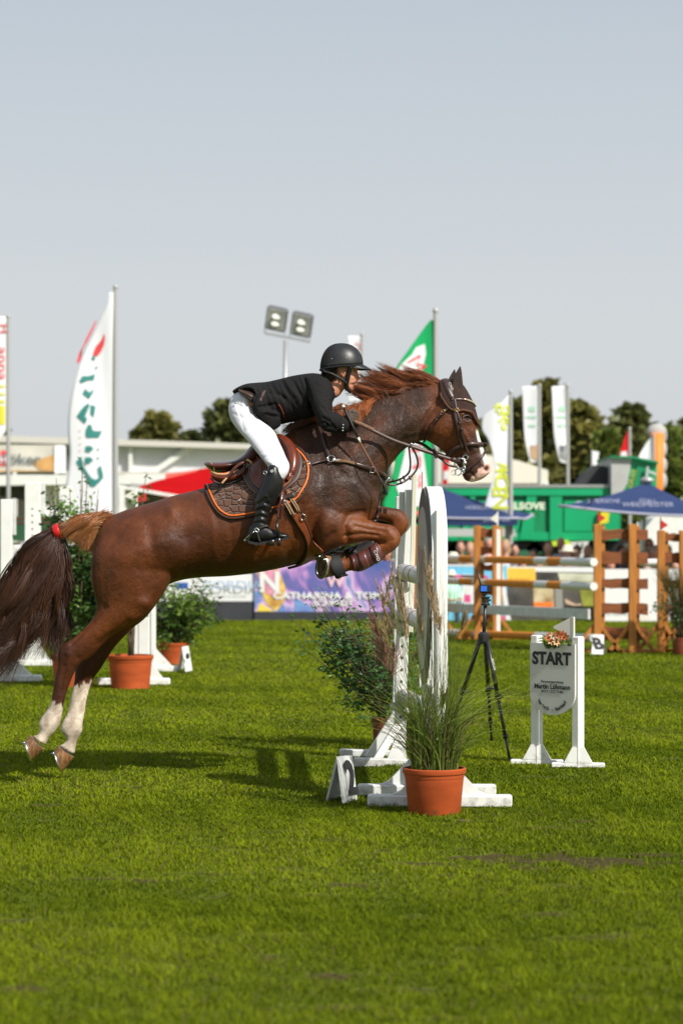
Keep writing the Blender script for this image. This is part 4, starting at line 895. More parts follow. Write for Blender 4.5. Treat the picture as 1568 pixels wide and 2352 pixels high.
# suede panel wrapping the back and crown
vs, fs = dome(k=1.012); C_ = [sum((Vector(vs[i]) for i in f), Vector())/4 for f in fs]
def inpanel(c): 
    x = (c.x-hc.x)/(49*pm); y = (c.y-hc.y)/.104; z = (c.z-hc.z)/(53*pm)
    return (x < -.58+.25*z) or (abs(y) < .30+.25*max(0, -x))
mb = MB(); mb.add(vs, [f for f, c_ in zip(fs, C_) if inpanel(c_)]); pn = mb.build('crown_panel', M_hel2, helmet, smooth=True); md = pn.modifiers.new('t', 'SOLIDIFY'); md.thickness = .004; md.offset = -1
mb = MB()           # rim band
for k_ in range(2): pass
rimp = [hc+Vector(((49.3 if math.cos(a) > 0 else 48.6)*pm*math.copysign(abs(math.cos(a))**.92, math.cos(a)), .1045*math.copysign(abs(math.sin(a))**.95, math.sin(a)), (-.016*abs(math.cos(a)) if math.cos(a) < 0 else .012*math.cos(a)**2)-.004)) for a in np.linspace(0, 2*math.pi, 61)]
mb.tube(rimp, .006, 8); mb.build('rim', M_hel2, helmet, smooth=True)
mb = MB(); vs = []; fs = []; n = 24                        # peak
for r_ in range(5):
    s = r_/4
    for j in range(n+1):
        a = R(-72)+R(144)*j/n; cx = math.cos(a); sy = math.sin(a)
        x = 49*pm*cx+(.052*s)*(max(0, cx)**.7); y = .1045*sy*(1-.10*s); z = .010*cx**2-.022*s*max(0, cx)**.8-.006*s*s
        for t in (0, 1): vs.append(hc+Vector((x, y, z+(.003 if t == 0 else -.003)*(1-.6*s))))
for r_ in range(4):
    for j in range(n):
        a = (r_*(n+1)+j)*2; b = ((r_+1)*(n+1)+j)*2; fs.append((a, a+2, b+2, b)); fs.append((a+1, b+1, b+3, a+3))
for j in range(n):
    b = (4*(n+1)+j)*2; fs.append((b, b+2, b+3, b+1)); b = j*2; fs.append((b, b+1, b+3, b+2))
mb.add(vs, fs).build('peak', M_helm, helmet, smooth=True)
M_strapb = mat('harness_webbing', (.006,.006,.0065), .6)
mb = MB()
for s_ in (-1, 1):
    y = D0+s_*.080
    free_strap(mb, [P(805,842,D0+s_*.094), P(801,855,y), P(798,870,D0+s_*.068), P(795,884,D0+s_*.056), P(797,896,D0+s_*.04)], .026, .006, (0,s_,0))
    free_strap(mb, [P(742,853,D0+s_*.08), P(760,858,D0+s_*.088), P(775,866,y), P(788,874,D0+s_*.07), P(796,882,D0+s_*.058)], .014, .006, (0,s_,0))
mb.tube([P(797,894,D0-.042), P(801,899,D0-.025), P(803,901,D0), P(801,899,D0+.025), P(797,894,D0+.042)], .010, 8, flat=.5)
loft(mb, [(737,846,737,855,.05),(744,844,742,860,.075),(752,844,752,861,.082),(764,843,764,856,.092),(776,841,776,850,.097)], D0, n=20)
mb.build('chin_harness', M_strapb, helmet, smooth=True)
mb = MB()
for (x, y) in ((794,825),(762,827)):
    for s_ in (-1, 1):
        h_ = P(x, y, D0); mb.ellipsoid(Vector((h_.x, D0+s_*.0985, h_.z)), (.004,.003,.004), 10, 6)
mb.build('rivet', M_steel, helmet, smooth=True)
# jacket: one continuous cloth surface
M_jkt = mat('black_jacket_cloth', (.0085,.008,.0085), .85, spec=.25, bump=.12, bscale=220, noise=.2, nscale=6)
jb = MB()
loft(jb, [(534,898,537,906,.09),(546,890,556,906,.14),(566,882,592,910,.165),(590,879,596,942,.175),(612,877,612,968,.175),(640,871,640,975,.175),(668,864,668,970,.175),(697,859,702,966,.18),(720,857,738,955,.175),(738,860,760,930,.14),(748,866,771,908,.095),(752,872,769,903,.07)], D0, n=40)
loft(jb, [(578,905,584,950,.06,-.13),(600,905,604,968,.055,-.135),(622,905,627,988,.045,-.12),(640,905,645,978,.05,-.10)], D0, n=20)
for s_ in (-1, 1):
    loft(jb, [(700,866,750,872,.05,s_*.11),(702,885,762,895,.066,s_*.155),(708,915,764,920,.066,s_*.195),(722,950,764,948,.062,s_*.225),(738,985,772,946,.056,s_*.235),(762,994,782,953,.050,s_*.228),(784,995,795,960,.045,s_*.212),(799,994,804,964,.042,s_*.20)], D0, n=26)
me = remesh(jb, .0065, 4, .5)
folds = [([(728,975),(745,970),(760,982)],3,-.008),([(735,990),(752,978)],3,-.006),([(742,960),(757,968),(770,985)],3,-.007),([(752,985),(762,968)],3,.006),([(775,990),(782,965)],2.6,-.005),([(787,992),(792,968)],2.4,.004),
 ([(698,868),(712,910),(716,940)],4,-.008),([(690,866),(704,905)],3,.006),([(668,870),(690,905),(700,925)],4,-.007),([(645,875),(668,910),(680,930)],4,-.006),([(620,880),(640,905),(655,915)],4,-.005),([(655,873),(678,908)],3,.006),
 ([(705,895),(712,930),(722,962)],4,-.011),([(735,870),(752,880),(764,900)],3,-.008),([(730,880),(745,890),(758,915)],3,.006),([(742,863),(757,878),(768,900)],2.5,-.005),
 ([(560,893),(600,900),(640,905)],5,-.005),([(583,950),(610,945),(632,950)],4,.010),([(590,960),(612,975)],4,-.010),([(596,935),(625,930)],4,-.008),([(600,905),(585,935)],4,.008),([(632,928),(652,960)],3,-.006),([(650,910),(690,960)],6,-.006),([(540,896),(565,898)],4,-.004),
 ([(740,935),(752,950)],3,-.005),([(760,905),(764,935)],2.5,-.006)]
for i_ in range(len(folds)): folds[i_] = (folds[i_][0], folds[i_][1]*.95, folds[i_][2]*1.45)
folds += [([(585+k*13,884-k*1.2),(600+k*13,915),(612+k*13,945)],2.6,-.0045) for k in range(0, 9)]+[([(728+k*5,900+k*9),(742+k*4,905+k*9),(756+k*2,900+k*9)],2.4,-.004) for k in range(5)]+[([(560,900),(590,893),(640,884)],2.5,-.004),([(610,950),(640,958),(680,955)],3,-.006)]
sculpt(me, folds)
jacket = link_mesh('jacket', me, M_jkt, rider)
JB = mkbvh(me if False else jacket.data); JOFF = wloc(jacket)
def jd(X, Y, off=.002):
    d = (P(X, Y, D0)-CAMP).normalized(); h = JB.ray_cast(CAMP-JOFF, d)
    if h[0] is None: h = JB.find_nearest(P(X, Y, D0)-JOFF)
    n = h[1] if h[1].y < 0 else -h[1]
    return h[0]+JOFF+n*off, n
def jstrap(mb, px, w, off=.002, th=.002):
    p = resample(cr(px, 6), 2); r = [jd(a, b, off) for a, b in p]; ribbon(mb, [x[0] for x in r], [x[1] for x in r], w, th)
mb = MB(); jstrap(mb, [(640,929),(646,938),(651,950),(653,958)], .006, .001, .003); mb.build('pocket_piping', mat('rust_piping', (.22,.03,.01), .6), jacket, smooth=True)
mb = MB(); jstrap(mb, [(608,897),(604,906),(600,916),(598,922)], .018, .001, .003); mb.build('vent_lining', mat('mauve_lining', (.06,.030,.030), .6), jacket, smooth=True)
mb = MB(); 
p_, n_ = jd(783, 984, .003)
for k in range(3): mb.ellipsoid(jd(787+k*.3, 988-k*6, .003)[0], (.004,.002,.004), 10, 6)
mb.build('cuff_button', mat('bone_button', (.5,.5,.5), .3), jacket, smooth=True)
loft(cl_ := MB(), [(736,857,764,908,.088),(742,858,770,905,.085),(747,861,772,902,.078)], D0, n=30, sub=3); cl_.build('collar', M_jkt, jacket, smooth=True)
mb = MB(); mb.prism([P(766,901,D0-.06), P(773,912,D0-.055), P(765,917,D0-.06), P(760,905,D0-.08)], .008); mb.build('lapel', M_jkt, jacket)
# breeches
M_bre = mat('white_breeches_cloth', (.66,.655,.71), .75, bump=.06, bscale=160)
bb = MB()
loft(bb, [(556,890,590,920,.13),(541,902,584,938,.165),(529,920,590,960,.175),(526,945,592,975,.165)], D0, n=34)
for s_ in (-1, 1):
    loft(bb, [(530,915,580,930,.07,s_*.08),(524,938,594,956,.095,s_*.095),(531,966,618,978,.095,s_*.125),(548,990,632,994,.09,s_*.17),(565,1009,640,1012,.084,s_*.215),(581,1029,649,1031,.077,s_*.26),(596,1047,657,1050,.070,s_*.305),(611,1066,665,1068,.062,s_*.345),(620,1082,662,1086,.055,s_*.36),(628,1096,652,1102,.042,s_*.365)], D0, n=28)
me = remesh(bb, .0065, 4, .5)
sculpt(me, [([(560,905),(548,940),(560,985)],3,-.004),([(585,950),(560,960)],5,-.004),([(612,1070),(640,1062)],3,-.005),([(608,1058),(638,1072)],3,.004),([(640,1078),(655,1060)],3,-.004),([(628,1055),(650,1048)],3,-.003),([(583,948),(600,965),(625,985)],4,-.006),([(600,1040),(630,1030),(648,1034)],2.5,-.003),([(606,1050),(632,1046),(655,1052)],2.2,-.0035),([(545,930),(575,945),(590,962)],3,-.004),([(536,950),(560,960),(585,975)],3,-.003),([(560,990),(590,985),(620,995)],3.5,-.0025),([(614,1068),(636,1076),(655,1074)],2,-.0035)])
bre = link_mesh('breeches', me, M_bre, rider); JB = mkbvh(me); JOFF = wloc(bre)
mb = MB(); jstrap(mb, [(588,958),(602,988),(618,1015),(630,1040),(638,1062)], .0022, 0, .001); jstrap(mb, [(534,915),(537,930),(548,960),(565,990)], .0022, 0, .001); mb.build('seam', mat('seam_thread', (.5,.5,.52), .8), bre)
JB = mkbvh(jacket.data); JOFF = wloc(jacket)
mb = MB(); loft(mb, [(552,895,550,908,.186),(563,896,560,918,.197),(575,898,570,926,.203),(586,903,580,932,.204)], D0, n=34, sub=3); belt = mb.build('belt', mat('belt_leather', (.055,.030,.020), .35, noise=.4, nscale=12, coat=.2), rider, smooth=True)
mb = MB(); p_ = P(541,925,D0-.175); ring(mb, p_, .006, .002, (.3,1,0)); mb.ellipsoid(p_, (.004,.003,.004), 8, 6); mb.build('waist_button', M_steel, bre, smooth=True)
# boots
M_rb = mat('black_boot_leather', (.0075,.0075,.008), .36, noise=.25, nscale=8, bump=.1, bscale=25, spec=.45)
for s_ in (-1, 1):
    o_ = s_*.375; bb = MB()
    loft(bb, [(620,1068,640,1069,.045,o_-s_*.01),(614,1075,644,1076,.056,o_-s_*.008),(608,1090,649,1094,.059,o_),(600,1112,651,1114,.060,o_),(592,1130,644,1136,.058,o_),(587,1148,632,1154,.052,o_),(586,1166,622,1171,.045,o_),(584,1186,616,1189,.041,o_),(578,1204,616,1208,.040,o_),(570,1218,622,1222,.041,o_),(567,1236,628,1234,.039,o_)], D0, n=30)
    loft(bb, [(574,1208,566,1240,.034,o_),(590,1206,584,1246,.040,o_),(612,1207,606,1246,.041,o_),(630,1217,626,1244,.042,o_),(648,1223,645,1240,.042,o_),(660,1227,658,1237,.033,o_),(665,1231,664,1235,.016,o_)], D0, n=24)
    me = remesh(bb, .0052, 3, .5)
    sculpt(me, [([(588,1158),(605,1153),(622,1160)],3,-0.0042),([(590,1166),(606,1160),(618,1166)],2.6,0.0036),([(585,1175),(600,1170),(617,1178)],2.8,-0.0048),([(583,1182),(600,1178),(615,1184)],2.4,0.0036),([(582,1190),(598,1185),(614,1190)],2.6,-0.0042),([(580,1197),(600,1193),(614,1198)],2.4,0.0030),([(578,1204),(598,1200),(612,1205)],2.6,-0.0036),
      ([(602,1150),(612,1145)],4,-0.0036),([(612,1105),(622,1130)],8,0.0012),([(611,1140),(618,1150)],3,0.0036)])
    bt = link_mesh('boot', me, M_rb, rider)
    mb = MB(); o2 = o_
    sp = [(566,1238),(571,1248),(587,1252),(606,1251),(612,1246),(634,1243),(650,1241),(662,1238),(667,1233),(664,1231),(650,1236),(632,1240),(610,1243),(588,1246),(572,1242)]
    vs = []; n = len(sp)
    for sg in (-.041, .041):
        vs += [P(x, y, D0+o2+sg) for x, y in sp]
    fs = [tuple(range(n)), tuple(reversed(range(n, 2*n)))]+[(i, i+n, (i+1) % n+n, (i+1) % n) for i in range(n)]
    mb.add(vs, fs).build('sole', mat('rubber_sole', (.010,.010,.009), .7), bt)
    if s_ < 0:
        mb = MB(); free_strap(mb, [P(569,1242,D0+o_-.035), P(576,1228,D0+o_-.045), P(586,1220,D0+o_-.048), P(597,1213,D0+o_-.046), P(612,1208,D0+o_-.040), P(618,1213,D0+o_-.02)], .012, .004)
        free_strap(mb, [P(590,1220,D0+o_-.047), P(593,1232,D0+o_-.046), P(597,1244,D0+o_-.045)], .010, .003); spur = mb.build('spur', mat('spur_leather', (.02,.016,.013), .5), bt, smooth=True)
        mb = MB(); ring(mb, P(590,1218,D0+o_-.050), .013, .004, (0,1,0), sx=.7); mb.tube([P(584,1221,D0+o_-.05), P(577,1226,D0+o_-.045), P(566,1236,D0+o_-.03), P(563,1240,D0+o_-.01)], .004, 8); mb.ellipsoid(P(563,1241,D0+o_-.02), (.008,.006,.008), 12, 8); mb.build('spur_metal', M_steel, spur, smooth=True)
        mb = MB(); mb.prism([P(621,1079.5,D0+o_-.064), P(628,1078,D0+o_-.064), P(628.5,1083,D0+o_-.064), P(625,1086,D0+o_-.064), P(621,1084,D0+o_-.064)], .01); mb.build('badge', mat('silver_badge', (.6,.58,.52), .3, metal=.7), bt)
        mb = MB(); ring(mb, P(609,1086,D0+o_-.045), .010, .003, (.6,1,0)); mb.build('zip_ring', M_steel, bt, smooth=True)
# gloved hands: palm plus five curled fingers closed on the rein
M_glv = mat('taupe_glove', (.085,.058,.042), .75, bump=.25, bscale=120, noise=.25, nscale=20)
for s_ in (-1, 1):
    y = D0+s_*.20; bb = MB()
    def hp(a, b, w=0): return P(a, b, y+s_*w)
    loft(bb, [(797,958,801,977,.022,s_*.20),(797,952,808,976,.027,s_*.20),(797,946,815,968,.028,s_*.20),(803,943,819,960,.022,s_*.20)], D0, n=20)
    for k, (ln, st) in enumerate(((1.0, 0), (1.08, 1), (1.0, 2), (.82, 3))):       # four fingers, index uppermost
        bx = 812-st*1.2; by = 946+st*6.6; r0 = .0105-.0008*k
        bb.tube([hp(bx-4, by-1, .018), hp(bx+4*ln, by+1, .014), hp(bx+8.5*ln, by+4, .002), hp(bx+7*ln, by+7, -.018), hp(bx+1, by+6, -.026), hp(bx-4, by+3, -.022)], [r0, r0*1.08, r0*1.05, r0, r0*.92, r0*.7], 10)
    bb.tube([hp(799,950,-.012), hp(803,945,-.024), hp(809,943,-.028), hp(816,946,-.026), hp(820,950,-.02)], [.012,.0125,.012,.0105,.008], 10)    # thumb
    me = remesh(bb, .0034, 2, .5); link_mesh('glove', me, M_glv, rider)
# riding whip, held in the near hand
wh = thing('riding_whip', P(830,1010,D0-.235), 'thin riding whip with brown shaft held in the rider\'s gloved hand', 'riding whip')
mb = MB(); mb.tube([P(788,933,D0-.225), P(796,950,D0-.235), P(808,975,D0-.24), P(823,1007,D0-.25)], [.009,.008,.0075,.007], 10); mb.build('handle', M_black, wh, smooth=True)
mb = MB(); mb.tube([P(786.5,930,D0-.225), P(790,938,D0-.225)], .0105, 10); mb.tube([P(822,1005,D0-.25), P(827,1016,D0-.252)], [.0085,.006], 10); mb.build('ferrule', mat('ivory_ferrule', (.75,.70,.58), .3, metal=.3), wh, smooth=True)
mb = MB(); mb.tube([P(827,1016,D0-.252), P(850,1058,D0-.27), P(868,1090,D0-.25), P(876,1106,D0-.235)], [.0045,.004,.0035,.003], 8); mb.build('shaft', mat('brown_braid', (.20,.075,.03), .6), wh, smooth=True)
mb = MB(); mb.tube([P(868,1091,D0-.247), P(880,1113,D0-.235), P(884,1124,D0-.23)], .0048, 8); free_strap(mb, [P(880,1113,D0-.234), P(884,1124,D0-.23), P(887,1133,D0-.226), P(885,1136,D0-.226)], .016, .004); mb.build('flapper', M_black, wh, smooth=True)
# ======================= JUMP, POTS, SIGNS =======================
M_white = mat('white_paint', (.76,.76,.73), .5, noise=.07, nscale=7, bump=.05, bscale=60)
M_wgrey = mat('worn_or_shaded_white', (.62,.62,.60), .6, noise=.16, nscale=9, bump=.1, bscale=50)
muddy(M_white); muddy(M_wgrey)
M_dgrey = mat('dark_grey_rim', (.13,.115,.11), .5); M_lgrey = mat('grey_panel', (.50,.50,.48), .4, noise=.08, nscale=5)
M_redp = mat('faded_red_print', (.45,.10,.09), .6)
# near wing: arch panel seen nearly edge-on
nw = thing('jump_wing', P(1003,1850,12.9)*1 - Vector((0,0,P(0,1850,12.9).z)), 'tall white arched jump wing with grey disc, behind the front pot of grass', 'jump wing')
Fp = Vector((.519, 12.74, 0)); Rp = Vector((.467, 13.32, 0)); dv = (Rp-Fp).normalized(); Lw = (Rp-Fp).length; lat = Vector((dv.y, -dv.x, 0))
def wp(s, z, l=0): return Fp+dv*s*Lw+lat*l+Vector((0, 0, z))
rotw = Matrix((lat, dv, Vector((0, 0, 1)))).transposed()
for s, top in ((.03, 1.57), (.97, 1.50)):
    mb = MB(); mb.bbox(wp(s, top/2, .0), (.052, .07, top), .006, rotw); mb.build('post', M_white, nw)
for s in (0.03, .97):
    mb = MB(); c = wp(s, .035); a = R(-2 if s < .5 else -2); Mr = Matrix.Rotation(a, 3, 'Z')
    mb.bbox(c+Vector((0,0,0)), (.76, .085, .065), .008, Mr); mb.build('foot', M_white, nw)
    for sg in (-1, 1):
        mb = MB(); x0, x1 = .055*sg, .25*sg; c2 = c+Vector((0,0,.034))
        mb.prism([c2+Mr @ Vector((x0,-.02,0)), c2+Mr @ Vector((x1,-.02,0)), c2+Mr @ Vector((x1*.82,-.02,.02)), c2+Mr @ Vector((x0,-.02,.18))], .04); mb.build('brace', M_white, nw)
mb = MB(); arch = []; n = 26; hz, z0, top = .29, .60, 1.70
for i in range(n+1):
    a = math.pi*i/n; arch.append((.5+.5*math.cos(a), top-.34+.34*math.sin(a)))
prof = [(1, z0)]+arch+[(0, z0)]
vs = []; k = len(prof)
for l in (-.042, .040): vs += [wp(s, z, l) for s, z in prof]
for l in (-.042, .040): vs += [wp(.5+(s-.5)*.86, z if z > z0 else z, l) if False else wp(.5+(s-.5)*.84, z0 if z <= z0 else z-.035, l) for s, z in prof]
fs = []
for i in range(k-1): fs += [(i, i+1, k+i+1, k+i), (2*k+i, 3*k+i, 3*k+i+1, 2*k+i+1), (i, 2*k+i, 2*k+i+1, i+1), (k+i, k+i+1, 3*k+i+1, 3*k+i)]
fs += [(0, k, 3*k, 2*k), (k-1, 3*k-1, 4*k-1, 2*k-1)]
mb.add(vs, fs); mb.build('arch_frame', M_white, nw, auto=40)
def oval(mb, sc, zc, rs, rz, l0, l1, n=40):
    l0 += .0065; l1 += .0065
    vs = [wp(sc+rs*math.cos(2*math.pi*i/n), zc+rz*math.sin(2*math.pi*i/n), l) for l in (l0, l1) for i in range(n)]
    mb.add(vs, [tuple(range(n)), tuple(reversed(range(n, 2*n)))]+[(i, i+n, (i+1) % n+n, (i+1) % n) for i in range(n)])
mb = MB(); oval(mb, .5, 1.16, .50, .53, -.062, -.0485); mb.build('disc_rim', M_dgrey, nw, auto=40)
mb = MB(); oval(mb, .5, 1.15, .43, .44, -.068, -.0625); disc = mb.build('disc', M_lgrey, nw, auto=40)
mb = MB()
for a_, b_ in (((.62,1.38),(.55,1.28)),((.55,1.28),(.57,1.05)),((.57,1.05),(.50,.88)),((.38,1.36),(.42,1.0)),((.64,1.18),(.60,1.14)),((.66,.98),(.60,.86))): mb.beam(wp(a_[0], a_[1], -.070), wp(b_[0], b_[1], -.070), .016, .003, lat)
mb.build('print', M_redp, disc)
for s in (.25, .5, .75):
    mb = MB(); mb.bbox(wp(s, .34, -.01), (.03, .075, .56), .006, rotw); mb.build('slat', M_white, nw)
mb = MB(); mb.bbox(wp(.5, .60), (.05, Lw*.9, .06), .005, rotw); mb.build('crossbar', M_white, nw)
mb = MB(); mb.bbox(wp(.9, 1.70, -.03)+Vector((0,0,.02)), (.004, .014, .13), .001, rotw); mb.build('flag_holder', mat('orange_plastic', (.6,.12,.02), .5), nw)
# far wing
fw = thing('jump_wing', Vector((.39, 15.5, 0)), 'narrow white jump wing with peg holes and angled foot, beside the dark shrub', 'jump wing')
mb = MB(); mb.beam(P(917,1742,15.35), P(931,1130,15.3), .078, .06, (0,1,0)); mb.build('post', M_white, fw)
mb = MB(); mb.beam(P(911,1730,15.9), P(921,1140,15.9), .07, .05, (0,1,0)); mb.build('post', M_wgrey, fw)
mb = MB()
for i in range(14):
    z = 1.12-.075*i; q = P(917,1742,15.35).lerp(P(931,1130,15.3), (z-0.03)/1.69); MB; mb.ellipsoid(q+Vector((0,-.0305,0)), (.009,.004,.010), 10, 6)
mb.build('peg_hole', mat('hole_shadow', (.05,.045,.04), .9), fw)
for (a, b, c_, d) in ((812,1752,962,1757),(779,1732,930,1736)):
    mb = MB(); D = DG((b+d)/2+4); mb.beam(P(a,b,D), P(c_,d,D), .085, .065); mb.build('foot', M_wgrey, fw)
mb = MB(); mb.beam(P(845,1741,15.6), P(908,1642,15.6), .05, .07, (0,1,0)); mb.build('brace', M_white, fw); mb = MB(); mb.beam(P(862,1750,15.3), P(912,1668,15.35), .05, .09, (0,1,0)); mb.build('brace', M_white, fw)
mb = MB(); mb.prism([P(885,1752,15.25), P(938,1756,15.25), P(925,1700,15.25), P(908,1698,15.25)], .03); mb.build('brace', M_white, fw)
mb = MB(); mb.bbox(P(947,1270,15.2), (.03,.03,1.0), .004, Matrix.Rotation(R(1.5),3,'Y')); mb.build('flag_stick', mat('cream_paint', (.66,.64,.52), .5), fw)
mb = MB(); mb.bbox(P(938,1165,15.25), (.05,.04,.22), .004); mb.build('post_cap', M_white, fw)
M_pole = mat('white_pole_paint', (.66,.66,.64), .35, noise=.1, nscale=8)
for k, (ya, yb, r_, lbl) in enumerate(((1313,1326,.052,'white jump pole with faint red print, topmost between the white wings'),(1408,1432,.052,'white jump pole, middle one between the two white wings'),(1600,1625,.05,'white jump pole, lowest one between the two white wings'))):
    A = P(926, ya, 15.3); B = P(978, yb, 13.35); t = thing('jump_pole', A.lerp(B, .5), lbl, 'jump pole', 'poles of the white jump')
    mb = MB(); mb.tube([A.lerp(B, f) for f in (-.02, 0, .33, .66, .98, 1)], [r_*.8, r_, r_, r_, r_, r_*.8], 20); o = mb.build('rail', M_pole, t, auto=50)
    mb = MB()
    for f in (.1, .38, .62): mb.tube([A.lerp(B, f), A.lerp(B, f+.03)], r_*1.01, 20)
    mb.build('stripe', M_redp, t, auto=50)
    mb = MB(); c = A+Vector((0,-.03,-r_-.015)); mb.tube([c+Vector((math.cos(a)*(r_+.02), 0, math.sin(a)*(r_+.02)+r_)) for a in np.linspace(R(200), R(340), 9)], .018, 8, flat=1.6); mb.build('cup', M_wgrey, t, smooth=True)
# terracotta pots
M_terra = mat('terracotta_plastic', (.43,.080,.020), .6, spec=.25, noise=.30, nscale=3.5, bump=.05, bscale=40, stretch=(1,1,2.5)); M_terr2 = mat('brown_plastic', (.20,.045,.02), .55, noise=.15, nscale=5)
muddy(M_terra, .10, (.12,.07,.04))
M_soil = mat('potting_soil', (.03,.02,.012), .95, bump=1, bscale=60)
def pot(X, Y, w, h, label, D=None, m=None, cat='plant pot', group='pots of the riding course'):
    """w,h in photo units at base distance"""
    D = D or DG(Y-4); s = D/F; r = w*s/2; H = h*s; c = P(X, HZ, D); c.z = 0
    t = thing('plant_pot', c, label, cat, group)
    mb = MB(); mb.lathe(c, [(0,.0),(r*.80,.0),(r*.82,.004),(r*.925,H*.80),(r*.94,H*.80),(r*.955,H*.88),(r*.985,H*.885),(r,H*.91),(r*1.0,H*.985),(r*.98,H),(r*.93,H),(r*.91,H*.86),(r*.85,H*.84)], 40); mb.build('body', m or M_terra, t, auto=35)
    mb = MB(); mb.lathe(c, [(0,H*.87),(r*.5,H*.88),(r*.9,H*.85)], 24); mb.build('soil', M_soil, t, smooth=True)
    return t, c+Vector((0,0,H)), r
M_leaf = mat('leaf', (.06,.11,.02), .45, attr='col', trans=.3, spec=.4)
M_bark = mat('stem_bark', (.10,.07,.04), .85, noise=.3, nscale=30, bump=.5, bscale=60)
def leafmesh(name, ctr, size, cols, m, parent, droop=.35, seed=1, aspect=.55):
    r = np.random.default_rng(seed); N = len(ctr); a = r.uniform(0, 6.28, N); el = r.normal(-.15, droop, N); t = np.stack([np.cos(a)*np.cos(el), np.sin(a)*np.cos(el), np.sin(el)], 1)
    rd = r.normal(0, 1, (N, 3)); s = np.cross(t, rd); s /= np.linalg.norm(s, axis=1, keepdims=True); nn = np.cross(t, s); sz = (size*(.55+.9*r.random(N)))[:, None] if np.ndim(size) == 0 else size[:, None]
    V = np.stack([ctr, ctr+t*sz*.45+s*sz*aspect*.5-nn*sz*.06, ctr+t*sz, ctr+t*sz*.45-s*sz*aspect*.5-nn*sz*.06, ctr+t*sz*.5+nn*sz*.05], 1).reshape(-1, 3)
    b = (np.arange(N)*5)[:, None]; fs = np.concatenate([b+np.array(x) for x in ([0,1,4],[1,2,4],[2,3,4],[3,0,4])])
    me = fastmesh(name, V, fs); setcolor(me, 'col', np.repeat(cols, 5, 0)); return link_mesh(name, me, m, parent)
def gradcol(g, lo, hi): g = np.clip(g, 0, 1)[:, None]; return np.array(lo)*(1-g)+np.array(hi)*g
def shrub(base, H, spread, nb, nleaf, ls, label, lo, hi, cat='shrub', lean=(0,0), shape=1.0, seed=3, group=None, name='potted_shrub', gap=0):
    r = np.random.default_rng(seed); base = Vector(base); t = thing(name, base, label, cat, group); mb = MB(); L = []
    for k in range(nb):
        a = r.uniform(0, 6.28); sp = spread*r.uniform(.3, 1)**.7; h = H*r.uniform(.55, 1)*(1-.35*(sp/spread)**2)
        tip = base+Vector((math.cos(a)*sp+lean[0]*h, math.sin(a)*sp*.8+lean[1]*h, h)); pts = []
        for i in range(7):
            f = i/6; p = base.lerp(tip, f); p += Vector((math.cos(a)*sp*(f**shape-f), math.sin(a)*sp*.8*(f**shape-f), 0)); p += Vector(r.normal(0, .012*H, 3)*f*(1-f)*2); pts.append(p)
        mb.tube(pts, [.007*(1-.8*i/6)*max(.6, H) for i in range(7)], 5)
        L.append([tuple(p) for p in pts])
        for q in range(4):
            f = r.uniform(.25+gap, .9); i = int(f*6); p = Vector(pts[i]); d = Vector((r.normal(), r.normal()*.8, r.uniform(-.2, .7))).normalized()*spread*r.uniform(.25, .6); e = [p+d*u+Vector((0, 0, -.15*spread*u*u)) for u in (0, .5, 1)]
            mb.tube(e, [.0035*max(.6, H), .0025, .001], 4); L.append([tuple(x) for x in cr([tuple(x) for x in e], 3)])
    mb.build('branches', M_bark, t, smooth=True)
    C = []
    while len(C) < nleaf:
        l = L[r.integers(len(L))]; f = r.uniform(.18+gap, 1)**.8*(len(l)-1); i = min(int(f), len(l)-2); p = np.array(l[i])+(np.array(l[i+1])-np.array(l[i]))*(f-i); C.append(p+r.normal(0, 1, 3)*ls*.7)
    C = np.array(C); g = .5+.3*np.sin(C[:, 0]*9+C[:, 2]*7)+.25*(C[:, 2]-base.z)/H*1+r.normal(0, .25, len(C))-.2
    leafmesh('foliage', C, ls, gradcol(g, lo, hi), M_leaf, t, seed=seed); return t
t, pb, pr = pot(997, 1873, 146, 106, 'terracotta pot of tall ornamental grass in the front, before the white arched wing')
# ornamental grass in the front pot
og = thing('ornamental_grass', pb-Vector((0,0,.02)), 'tall feathery ornamental grass growing in the front terracotta pot', 'grass plant')
Ls, cs, ws = [], [], []
for i in range(640):
    a = rng.uniform(0, 6.28); r0 = pr*.75*math.sqrt(rng.random()); p0 = np.array((pb.x+math.cos(a)*r0, pb.y+math.sin(a)*r0, pb.z-.02))
    tall = i < 150; H = rng.uniform(.42, 1.1) if tall else .16+.50*rng.random()**1.3; a2 = a+rng.normal(0, .8); sp = (rng.uniform(.03, .25) if tall else rng.uniform(.03, .52)*min(1, H*2.2)); 
    dxy = np.array((math.cos(a2)*sp-.07*H*(1 if tall else .2), math.sin(a2)*sp*.7)); f = np.linspace(0, 1, 12); cv = rng.uniform(1.4, 3.2)
    L = np.stack([p0[0]+dxy[0]*f**cv, p0[1]+dxy[1]*f**cv, p0[2]+H*(f-(0 if tall else rng.uniform(0, .42))*f**3)], 1); Ls.append(L); g = rng.random()
    cs.append(np.array((.06,.12,.012))*(1-g)+np.array((.36,.46,.09))*g if rng.random() > .12 else np.array((.30,.24,.10))); ws.append(rng.uniform(.0010, .0018) if tall else rng.uniform(.0013, .0034))
M_blade = mat('reed_blade', (.1,.15,.03), .6, attr='col', spec=.15, trans=.35)
strands('blades', Ls, np.array(ws), cs, M_blade, og)
plume = [(905,1290,880,1400),(862,1330,905,1460),(880,1310,912,1450),(845,1370,895,1480),(893,1275,920,1420),(975,1255,985,1380),(985,1300,1003,1440),(1003,1360,1012,1460),(958,1380,972,1470),(850,1410,885,1500),(875,1345,893,1470),(925,1340,935,1470),(915,1300,928,1440),(1070,1405,1060,1450),(1030,1580,1008,1630),(905,1480,900,1560),(868,1455,893,1540),(990,1270,994,1400)]
Ls, cs, ws = [], [], []
